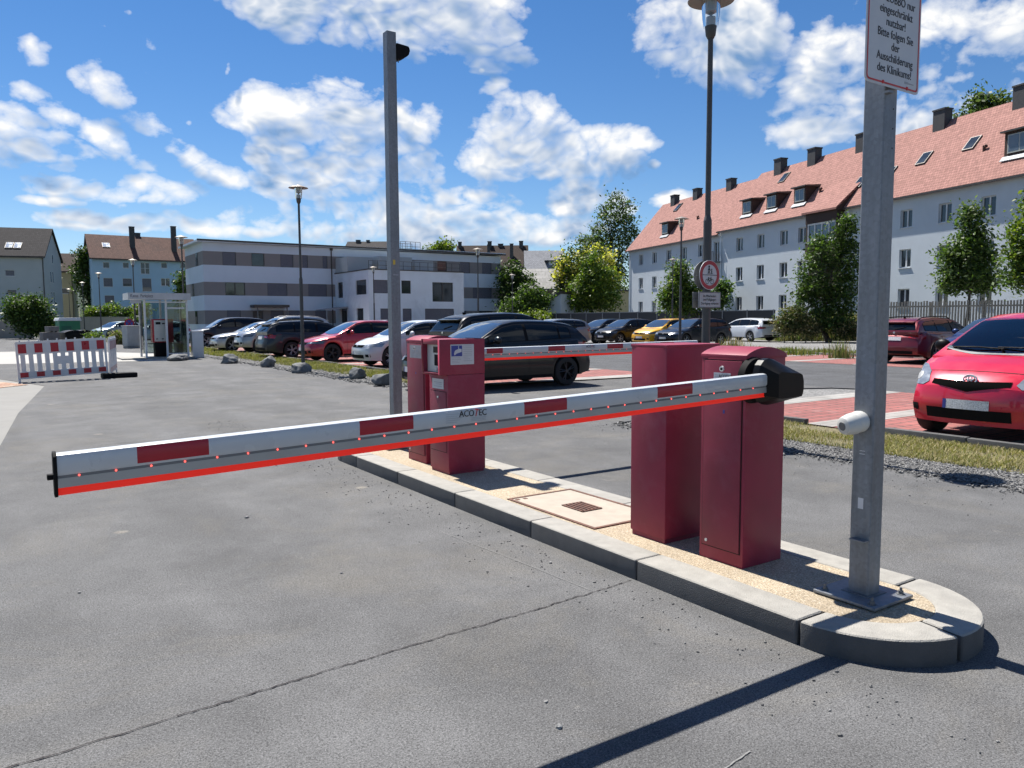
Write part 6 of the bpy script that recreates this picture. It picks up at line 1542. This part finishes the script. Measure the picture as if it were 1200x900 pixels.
b = MB(); b.prism([(.4, at(640, 305.5, 122).z), (.4, at(640, 304.5, 122).z), (4.6, at(640, 301.5, 122).z), (4.6, at(640, 303, 122).z)], 'yz', W*.5, W*1.08); b.build('dormer_roof', MT['slate'], dm, smooth=0)
g, W = between('low house with a pale fibre cement roof in front of the slate roofed one', 613, 665, 104, 338, 317, MT['facpale'], MT['eternit'], 9)
# white shed with a monopitch roof
A, B_ = at(630, 380, 92), at(657, 380, 90); dd = B_-A; W = dd.length
g = empty('shed', (A.x, A.y, 0), math.atan2(dd.y, dd.x), 'white shed with a dark sloping roof edge at the left end of the dark fence', 'shed')
zl, zh = at(630, 361, 92).z, at(657, 344, 90).z
b = MB(); b.prism([(0, -.2), (W, -.2), (W, zh), (0, zl)], 'xz', 0, 7); b.build('wall', MT['facwhite'], g, smooth=0)
b = MB(); b.prism([(-.3, zl-.22), (-.3, zl+.05), (W+.1, zh+.3), (W+.1, zh)], 'xz', -.2, 7.2); b.build('roof', MT['gutter'], g, smooth=0)
# yellow outbuilding behind the dark fence
A, B_ = at(656, 380, 100), at(738, 380, 104); dd = B_-A; W = dd.length
g = empty('outbuilding', (A.x, A.y, 0), math.atan2(dd.y, dd.x), 'low yellowish outbuilding between the trees and the white apartment block', 'building')
zt = at(700, 341, 102).z
b = MB(); wall_mesh(b, W, -.2, zt, [(W*.56, W*.585, 2.3, 2.75)], depth=.15); b.face([(0, 0, -.2), (0, 7, -.2), (0, 7, zt), (0, 0, zt)]); b.face([(W, 0, -.2), (W, 7, -.2), (W, 7, zt), (W, 0, zt)]); b.face([(0, 7, -.2), (W, 7, -.2), (W, 7, zt), (0, 7, zt)]); b.build('wall', MT['facyellow'], g, smooth=0)
b = MB(); b.box(-.3, W+.3, -.3, 7.3, zt, zt+.18); b.build('roof', MT['gutter'], g, smooth=0)
window(g, W*.56, W*.585, 2.3, 2.75, .13, 'plain', MT['gutter'], sill=False)
# dark roof peeking over the banded building
A, B_ = at(405, 380, 150), at(451, 380, 150); dd = B_-A
house('dark roofed house just peeking above the banded building', 'house', A, math.atan2(dd.y, dd.x), dd.length, 10, at(430, 296, 150).z, at(430, 284.5, 155).z, MT['facstone'], MT['tiledark'], (), chims=((dd.length*.25, 4.6, .8, .8, .6), (dd.length*.5, 4.8, .6, .6, .5)))
# ------------------------------------------------------------------ vegetation
LM = {
 'weed': leafmat('dry_weed_leaves', (.055, .060, .022), (.15, .14, .06), .25),
 'dark': leafmat('dark_leaves', (.022, .042, .012), (.066, .108, .027), .3),
 'mid': leafmat('green_leaves', (.030, .060, .016), (.092, .150, .032), .35),
 'bright': leafmat('bright_leaves', (.050, .085, .014), (.16, .20, .030), .35),
 'blossom': leafmat('yellow_blossom_leaves', (.26, .25, .035), (.60, .53, .15), .4),
 'greyg': leafmat('grey_green_leaves', (.045, .070, .032), (.120, .160, .068), .35),
 'lime': leafmat('lime_leaves', (.060, .095, .018), (.17, .21, .035), .35),
 'straw': leafmat('straw_blades', (.17, .14, .065), (.36, .30, .16), .2, .7),
 'grass': leafmat('grass_blades', (.085, .10, .020), (.20, .20, .055), .25, .6),
}
def leaves(rng, blobs, ncl, per, size, spread, shell=.55, droop=0.0):
    """leaf quads in clumps spread through ellipsoid blobs (c, r, weight)"""
    w = np.array([b[2] for b in blobs], float); w /= w.sum(); pts = []
    for i in rng.choice(len(blobs), ncl, p=w):
        c, r, _ = blobs[i]; v = rng.normal(size=3); v /= np.linalg.norm(v)
        k = rng.uniform(shell**3, 1.0)**(1/3)*rng.uniform(.86, 1.08)
        pts.append(np.array(c)+v*k*np.array(r))
    pts = np.array(pts); n = ncl*per
    sp = spread*rng.uniform(.5, 1.4, size=(ncl, 1))
    P = np.repeat(pts, per, 0)+rng.normal(size=(n, 3))*np.repeat(sp, per, 0)*np.array([1, 1, .75])
    nrm = rng.normal(size=(n, 3)); nrm[:, 2] = np.abs(nrm[:, 2])+.35; nrm /= np.linalg.norm(nrm, axis=1)[:, None]
    a = np.cross(nrm, rng.normal(size=(n, 3))); a /= np.linalg.norm(a, axis=1)[:, None]; b = np.cross(nrm, a)
    L = size*rng.uniform(.6, 1.35, (n, 1)); Wd = L*rng.uniform(.42, .62, (n, 1))
    a[:, 2] -= droop; v = np.stack([P-a*L, P+b*Wd+nrm*L*.12, P+a*L, P-b*Wd+nrm*L*.12], 1).reshape(-1, 3)
    return v, np.arange(n*4).reshape(n, 4), pts
def tree(label, name, base, h, trunk, blobs, mats, ncl, per, size, spread, seed, r0=.14, group=None, shell=.45, cat='tree', mixp=(1.0,), droop=0.0, branches=26):
    rng = np.random.default_rng(seed)
    g = empty(name, base, 0, label, cat, group)
    v, f, pts = leaves(rng, blobs, ncl, per, size, spread, shell, droop)
    mi = rng.choice(len(mats), len(f)//per, p=mixp).repeat(per) if len(mats) > 1 else None
    if mi is not None and mixp[-1] < 1 and 'blossom' in mats:      # flowers sit on the outer, upper clumps
        top = np.repeat(pts[:, 2] > np.quantile(pts[:, 2], .30), per); k = mats.index('blossom'); mi = np.where(top, mi, 0)
    put('crown', raw_mesh('crown', v, f, [LM[m] for m in mats], mi), g)
    b = MB(); z = 0; p = Vector((0, 0, -.1)); rr = random.Random(seed); tk = [p.copy()]
    for i in range(5): p = Vector((p.x+rr.gauss(0, .012*h), p.y+rr.gauss(0, .012*h), -.1+(trunk+.1)*(i+1)/5)); tk.append(p.copy())
    rad = [r0*(1.25-.12*i) for i in range(6)]; b.tube(tk, rad, 10)
    top = tk[-1]
    lead = top.lerp(Vector((0, 0, h*.9)), .85); b.tube([top, top.lerp(lead, .5)+Vector((rr.gauss(0, .02*h), rr.gauss(0, .02*h), 0)), lead], [rad[-1], rad[-1]*.6, rad[-1]*.15], 8)
    for i in rng.choice(len(pts), min(branches, len(pts)), replace=False):
        e = Vector(pts[i]); s0 = top.lerp(lead, rr.uniform(0, .75)); s0.z = min(s0.z, max(top.z, e.z-.15*h*rr.random())); m = s0.lerp(e, .5)+Vector((rr.gauss(0, .02*h), rr.gauss(0, .02*h), rr.uniform(0, .03*h)))
        b.tube([s0, m, e], [rad[-1]*.45, rad[-1]*.28, rad[-1]*.08], 6)
    b.build('trunk', MT['barkm'], g)
    return g
def hpx(px, py, d): return at(px, py, d)
def tree_px(label, px, d, ytop, ybot, blobs, mats, ncl, per, size, spread, seed, name='broadleaf_tree', trunk=None, base_z=0.0, **k):
    """blobs given as (px, py, rx px, ry px, weight) outlines, turned into real sizes at distance d"""
    p = at(px, 400, d); m = d/FPX; h = at(px, ytop, d).z-base_z
    out = []; rr = random.Random(seed)
    for (bx, by, rx, ry, w) in blobs:
        q = at(bx, by, d); ix = (bx-px)*m
        out.append(((ix*CT+0*ST, -ix*ST, q.z-base_z), (rx*m, rx*m*.9, ry*m), w))
    tr = trunk if trunk is not None else max(.3, at(px, ybot, d).z-base_z)
    return tree(label, name, (p.x, p.y, base_z), h, tr, out, mats, ncl, per, size, spread, seed, **k)
# trees behind the fence and before the apartment block
tree_px('tall loose grey-green birch-like tree rising behind the yellow-green tree', 716, 112, 227, 352, [(722, 250, 20, 24, 1.0), (708, 268, 16, 22, .8), (735, 275, 14, 22, .8), (716, 300, 26, 34, 2.0), (722, 335, 24, 26, 1.2), (695, 285, 14, 12, .5), (684, 282, 8, 6, .2)], ['greyg', 'dark'], 330, 24, .21, .58, 11, 'birch_tree', r0=.22, mixp=(.75, .25), shell=.2, branches=60)
tree_px('round tree covered in yellow blossom, beside the slate roofed house', 668, 96, 288, 362, [(672, 312, 20, 22, 1.2), (697, 308, 22, 22, 1.4), (660, 322, 10, 22, .7), (708, 330, 18, 24, 1.0), (675, 335, 22, 22, 1.0)], ['dark', 'blossom'], 330, 30, .20, .5, 12, 'blossom_tree', r0=.2, mixp=(.42, .58), shell=.5)
tree_px('bright green bushy tree in front of the blossoming tree', 694, 92, 300, 366, [(694, 318, 14, 20, .8), (690, 338, 24, 18, 1.2), (706, 352, 22, 14, 1.0), (680, 352, 16, 13, .8), (712, 330, 12, 20, .6)], ['bright', 'mid'], 300, 28, .19, .5, 13, r0=.18, mixp=(.6, .4), shell=.4)
tree_px('dense conical green tree before the left part of the apartment block', 795, 66, 305, 372, [(795, 322, 10, 18, .7), (796, 340, 18, 20, 1.3), (782, 352, 10, 13, .6), (811, 350, 14, 15, .8), (797, 358, 20, 10, .9)], ['mid', 'bright'], 300, 30, .13, .36, 14, 'conical_tree', r0=.13, mixp=(.7, .3), shell=.3)
tree_px('small green tree directly behind the round sign on the lamp post', 842, 68, 328, 372, [(845, 342, 10, 12, .8), (838, 354, 16, 10, 1.0)], ['mid', 'dark'], 110, 28, .13, .34, 15, r0=.1, mixp=(.7, .3))
for k, (px, py, rx, ry, lb) in enumerate([(919, 380, 11, 11, 'low dry weedy bush at the left foot of the bank, beside the white estate'), (930, 370, 14, 13, 'dry olive bush on the bank left of the large dark tree'), (944, 383, 14, 10, 'dark weedy bush at the lower edge of the bank'), (992, 385, 18, 10, 'shaded bush at the foot of the large dark tree')]):
    tree_px(lb, px, 46.5, py-ry, py+ry, [(px, py, rx, ry, 1), (px+6, py+4, rx*.7, ry*.7, .5)], ['weed', 'straw', 'dark'], 120, 26, .075, .22, 70+k, 'bush', r0=.03, mixp=(.55, .2, .25), trunk=.3, shell=.3)
tree_px('large dark tree growing from the weedy bank before the apartment block', 972, 47, 258, 392, [(985, 278, 14, 20, .8), (962, 302, 22, 20, 1.1), (992, 308, 16, 26, 1.1), (952, 335, 22, 22, 1.3), (985, 345, 20, 26, 1.4), (970, 372, 28, 16, 1.2), (942, 350, 9, 12, .4), (957, 283, 7, 9, .3), (990, 262, 6, 8, .2)], ['dark', 'mid'], 500, 26, .10, .27, 16, r0=.16, mixp=(.72, .28), shell=.12, trunk=1.0)
tree_px('slim mid-green tree standing behind the wooden picket fence', 1129, 39, 238, 350, [(1131, 255, 9, 16, .5), (1133, 280, 17, 18, 1.0), (1120, 300, 18, 16, 1.0), (1142, 305, 20, 18, 1.1), (1130, 325, 30, 16, 1.5), (1117, 332, 16, 10, .6), (1150, 330, 14, 12, .6)], ['mid', 'greyg'], 400, 28, .10, .27, 17, r0=.10, mixp=(.75, .25), shell=.3)
tree_px('nearest leafy tree, cut by the right edge of the picture', 1212, 33, 212, 350, [(1212, 240, 18, 20, 1.0), (1200, 275, 24, 22, 1.2), (1215, 300, 34, 22, 1.4), (1192, 300, 18, 12, .7), (1198, 325, 22, 14, .9), (1225, 335, 25, 16, .8)], ['mid', 'bright'], 330, 26, .095, .26, 18, r0=.12, mixp=(.6, .4), shell=.4)
tree_px('open-crowned tree top showing above the roof ridge of the apartment block', 1140, 78, 106, 300, [(1128, 138, 18, 12, .8), (1150, 122, 22, 12, 1.0), (1135, 118, 14, 10, .6), (1165, 135, 12, 12, .5), (1112, 142, 8, 6, .2)], ['greyg', 'dark'], 120, 20, .22, .5, 19, r0=.3, mixp=(.7, .3), shell=.2, branches=40)
# middle distance shrubs by the houses
tree_px('dark tree against the right end wall of the banded building', 602, 96, 306, 375, [(600, 325, 14, 18, 1.0), (612, 335, 14, 16, 1.0), (598, 350, 14, 16, .9)], ['dark'], 190, 28, .18, .5, 20, r0=.14, trunk=2.0)
tree_px('broad dark green bush before the low pale roofed house', 615, 90, 338, 378, [(622, 345, 14, 12, .8), (608, 360, 20, 14, 1.2), (630, 356, 16, 14, 1.0), (598, 372, 14, 10, .7), (618, 372, 22, 9, 1.0)], ['mid', 'dark'], 300, 28, .16, .42, 21, r0=.1, mixp=(.6, .4), trunk=.8, name='bush')
tree_px('low lime-green bush in front of the white shed', 628, 84, 364, 384, [(615, 376, 14, 8, .9), (632, 373, 18, 9, 1.1), (640, 378, 10, 8, .6)], ['lime', 'bright'], 170, 28, .14, .3, 22, r0=.05, mixp=(.7, .3), trunk=.3, name='bush')
tree_px('green treetop behind the banded building, beside the roof railing', 523, 120, 281, 330, [(524, 290, 10, 8, 1.0), (515, 296, 8, 8, .5)], ['bright'], 60, 24, .22, .5, 23, r0=.15)
tree_px('small treetop over the roof, left of the brown roofed house', 508, 122, 290, 330, [(508, 297, 8, 7, 1)], ['mid'], 40, 24, .2, .4, 24, r0=.12)
tree_px('tall dark tree between the yellow house and the blue house', 106, 124, 288, 372, [(108, 300, 9, 10, .8), (104, 320, 10, 22, 1.3), (109, 348, 10, 22, 1.2)], ['dark'], 190, 26, .24, .6, 25, r0=.25)
tree_px('dark round bush at the left beside the grey garden wall', 36, 67, 342, 390, [(34, 358, 22, 14, 1.3), (28, 368, 18, 14, 1.0), (46, 372, 16, 16, 1.0), (58, 378, 10, 10, .5), (40, 385, 18, 10, .6)], ['dark', 'mid'], 330, 28, .13, .32, 26, r0=.07, mixp=(.75, .25), trunk=.4, name='bush')
tree_px('green tree between the blue house and the banded building', 222, 100, 312, 375, [(220, 330, 10, 14, 1), (217, 350, 9, 14, 1)], ['dark', 'mid'], 110, 26, .18, .45, 27, r0=.12, mixp=(.6, .4))
tree_px('olive garden shrub in front of the blue house', 124, 102, 358, 380, [(118, 368, 12, 8, .8), (132, 364, 12, 9, 1), (108, 370, 8, 6, .4)], ['lime', 'mid'], 150, 26, .16, .36, 28, r0=.05, mixp=(.45, .55), trunk=.3, name='bush')
tree_px('dark spiky shrub left of the pay kiosk roof', 153, 100, 360, 378, [(153, 368, 8, 7, 1), (146, 370, 6, 6, .6)], ['dark'], 80, 22, .2, .3, 29, r0=.05, trunk=.3, name='bush')
tree_px('yellow-green shrub beside the pay kiosk', 168, 84, 354, 380, [(169, 362, 7, 9, 1), (165, 370, 6, 6, .7)], ['lime'], 70, 24, .13, .3, 30, r0=.05, trunk=.4, name='bush')
tree_px('dark hedge clump behind the switch cabinet', 161, 80, 374, 392, [(160, 380, 8, 6, 1)], ['dark'], 60, 24, .13, .3, 31, r0=.04, trunk=.3, name='bush')
tree_px('yellowish weed clump left of the switch cabinet', 142, 50, 386, 402, [(140, 396, 9, 7, 1), (150, 398, 6, 6, .5)], ['lime', 'straw'], 120, 24, .07, .16, 32, r0=.02, mixp=(.5, .5), trunk=.2, name='weed_clump', cat='weeds')
tree_px('green weed clump behind the striped site barrier', 112, 50, 388, 402, [(110, 397, 9, 6, 1)], ['mid', 'lime'], 90, 24, .07, .16, 33, r0=.02, mixp=(.6, .4), trunk=.2, name='weed_clump', cat='weeds')
# weedy bank under the dark tree
BK = at(945, 395, 51)
def bank():
    b = MB(); n = 26; m = 10
    C0 = at(980, 396, 52.5)
    rows = []
    for j in range(m+1):
        r = []
        for i in range(n+1):
            u = i/n; v = j/m; x = (u-.5)*10.5; y = (v-.5)*7
            h = 1.35*math.sin(PI*min(1, max(0, u)))**.6*math.sin(PI*v)**.7
            r.append(b.v((x, y, h+.12*math.sin(7*u+3*v)*(h > .2)-.02)))
        rows.append(r)
    for j in range(m):
        for i in range(n): b.bm.faces.new((rows[j][i], rows[j][i+1], rows[j+1][i+1], rows[j+1][i]))
    o = b.build('bank', MT['earth'], loc=(C0.x, C0.y, 0), rot=(0, 0, -TH)); tag(o, kind='structure')
    return C0
C0 = bank()
def blades(name, n, area, hfun, mats, seed, w=.006, lean=.5, probs=None, zfun=None, kind='stuff', clump=0, h0=0):
    rng = np.random.default_rng(seed); P = area(rng, n); n = len(P); h = hfun(rng, n, P)
    a = rng.uniform(0, 2*PI, n); d = np.stack([np.cos(a), np.sin(a), np.zeros(n)], 1); s = np.stack([-np.sin(a), np.cos(a), np.zeros(n)], 1)
    ln = rng.uniform(.1, lean, n)[:, None]*h[:, None]; wv = (w*rng.uniform(.6, 1.5, n))[:, None]
    up = np.zeros((n, 3)); up[:, 2] = h
    v = np.stack([P-s*wv, P+s*wv, P+d*ln*.4+up*.55+s*wv*.7, P+d*ln*.4+up*.55-s*wv*.7, P+d*ln*1.1+up+s*wv*.15, P+d*ln*1.1+up-s*wv*.15], 1).reshape(-1, 3)
    k = np.arange(n)*6; f = np.concatenate([np.stack([k, k+1, k+2, k+3], 1), np.stack([k+3, k+2, k+4, k+5], 1)])
    mi = np.tile(rng.choice(len(mats), n, p=probs), 2) if len(mats) > 1 else None
    return tag(put(name, raw_mesh(name, v, f, [LM[m] for m in mats], mi)), kind=kind)
def strip(t0, t1, s0, s1, z=.012, thin=.0):
    def f(rng, n):
        t = rng.uniform(t0, t1, n); s = s0+(s1-s0)*rng.uniform(0, 1, n)
        q = np.sin(t*5.3+s*2.1)+np.sin(t*2.7-s*3.3)+np.sin(s*1.3+t)*.8+rng.normal(0, .8, n)
        k = q > thin-.6
        return np.stack([t, s, np.full(n, z)], 1)[k]
    return f
blades('grass_blades', 62000, strip(7.95, 9.34, -1, 8.0), lambda r, n, P: r.uniform(.012, .055, n), ['grass', 'straw'], 41, .0035, 1.4, (.45, .55))
blades('grass_blades', 30000, strip(7.85, 9.36, 15.3, 32), lambda r, n, P: r.uniform(.03, .11, n), ['grass', 'straw'], 42, .007, 1.0, (.7, .3))
blades('grass_blades', 9000, strip(7.7, 9.36, 32, 45), lambda r, n, P: r.uniform(.04, .13, n), ['grass', 'straw'], 43, .014, 1.0, (.75, .25))
blades('grass_blades', 16000, strip(27.6, 29.5, 8, 30), lambda r, n, P: r.uniform(.05, .25, n)*(.5+.5*np.abs(np.sin(P[:, 1]*1.7))), ['grass', 'straw', 'mid'], 44, .012, .7, (.5, .25, .25))
def bank_area(rng, n):
    u = rng.uniform(.01, .99, n); v = rng.uniform(.0, .6, n); x = (u-.5)*10.5; y = (v-.5)*7
    h = 1.35*np.sin(PI*u)**.6*np.sin(PI*v)**.7
    c, s = math.cos(-TH), math.sin(-TH)
    return np.stack([C0.x+x*c-y*s, C0.y+x*s+y*c, h-.05], 1)
blades('weeds', 14000, bank_area, lambda r, n, P: r.uniform(.1, .6, n)*(.6+.6*np.abs(np.sin(P[:, 0]*1.9+P[:, 1])))*1.0, ['straw', 'mid', 'grass', 'greyg'], 45, .020, .8, (.45, .15, .15, .25))
# taller weeds on the strip before the aisle, one tuft each
def tuft(label, px, py, hh, n, mats, probs, seed, wid=.25):
    p = gp(px, py); rng0 = np.random.default_rng(seed)
    o = blades('weed_tuft', n, lambda r, n_: np.stack([r.normal(0, wid, n_), r.normal(0, wid, n_), np.zeros(n_)], 1), lambda r, n_, P: r.uniform(.3, 1, n_)*hh, mats, seed, .012, .45, probs, kind='thing')
    o.location = (p.x, p.y, 0); tag(o, label, 'weeds', 'weed tufts on the verge')
tuft('tall dry weed tuft to the right of the maroon box cabinet top', 858, 413, .75, 300, ['straw', 'greyg'], (.6, .4), 51, .30)
tuft('tall flowering weed tuft left of the near steel post', 984, 420, .75, 200, ['greyg', 'straw'], (.7, .3), 52, .20)
tuft('low green weed tuft above the barrier drive head', 935, 416, .40, 300, ['grass', 'mid'], (.6, .4), 53, .5)
# pebbles in the gravel band and loose stones on the asphalt
def pebbles(name, n, area, smin, smax, seed, m):
    rng = np.random.default_rng(seed); base = np.array([(1,0,0),(-1,0,0),(0,1,0),(0,-1,0),(0,0,1),(0,0,-1)], float)
    tri = np.array([(0,2,4),(2,1,4),(1,3,4),(3,0,4),(2,0,5),(1,2,5),(3,1,5),(0,3,5)])
    P = area(rng, n); n = len(P); s = rng.uniform(smin, smax, (n, 1, 1))*rng.uniform(.5, 1.3, (n, 1, 3)); s[:, :, 2] *= .6
    q = base[None]+rng.normal(0, .28, (n, 6, 3)); a = rng.uniform(0, 2*PI, n); c, sn = np.cos(a)[:, None], np.sin(a)[:, None]
    x = q[..., 0]*c-q[..., 1]*sn; y = q[..., 0]*sn+q[..., 1]*c; q = np.stack([x, y, q[..., 2]], -1)*s+P[:, None, :]
    f = (np.arange(n)[:, None, None]*6+tri[None]).reshape(-1, 3)
    return tag(put(name, raw_mesh(name, q.reshape(-1, 3), f, m)), kind='stuff')
def gband(t0, t1, s0, s1):
    def f(r, n):
        t = r.uniform(t0, t1, n)+r.normal(0, .12, n); s = r.uniform(s0, s1, n); return np.stack([t, s, np.full(n, .012)], 1)
    return f
def rpm(name, cols):
    m, nt, b = new_mat(name); g = N(nt, 'ShaderNodeNewGeometry'); c = ramp(nt, g.outputs['Random Per Island'], [(i/(len(cols)-1), c_) for i, c_ in enumerate(cols)]).outputs[0]
    nt.links.new(c, b.inputs['Base Color']); b.inputs['Roughness'].default_value = .9; return m
MT['peb'] = rpm('gravel_stones', [(.06, .06, .06), (.17, .167, .16), (.11, .11, .11), (.27, .265, .255)])
pebbles('gravel', 26000, gband(7.32, 8.0, -1, 8.2), .006, .020, 61, MT['peb'])
pebbles('gravel', 7000, gband(7.3, 8.0, 15.5, 33), .02, .045, 62, MT['peb'])
pebbles('grit', 1400, lambda r, n: np.stack([np.where(r.uniform(size=n) < .5, 7.2-np.abs(r.normal(0, .5, n)), 2.9-np.abs(r.normal(0, .25, n))), r.uniform(-.5, 12, n), np.full(n, .003)], 1), .003, .009, 63, MT['peb'])
for k, (px, py, sz, lb) in enumerate([(289, 607, .016, 'dark pebble lying on the asphalt below the boom'), (655, 853, .013, 'pale chipped pebble on the asphalt near the boom shadow'), (93, 695, .009, 'tiny dark pebble on the left asphalt'), (640, 823, .008, 'tiny dark pebble beside the pale chipped one'), (645, 660, .010, 'dark pebble close to the island kerb'), (400, 672, .008, 'small dark pebble on the sandy patch of asphalt')]):
    p = gp(px, py); bm = bmesh.new(); bmesh.ops.create_icosphere(bm, subdivisions=2, radius=sz); rr = random.Random(k)
    for v in bm.verts: v.co *= rr.uniform(.75, 1.2); v.co.z *= .7
    me = bpy.data.meshes.new('pebble'); bm.to_mesh(me); bm.free(); me.materials.append(MT['stonefac'] if k == 1 else MT['peb'])
    tag(put('pebble', me, None, (p.x, p.y, sz*.4)), lb, 'pebble', 'loose pebbles on the asphalt')
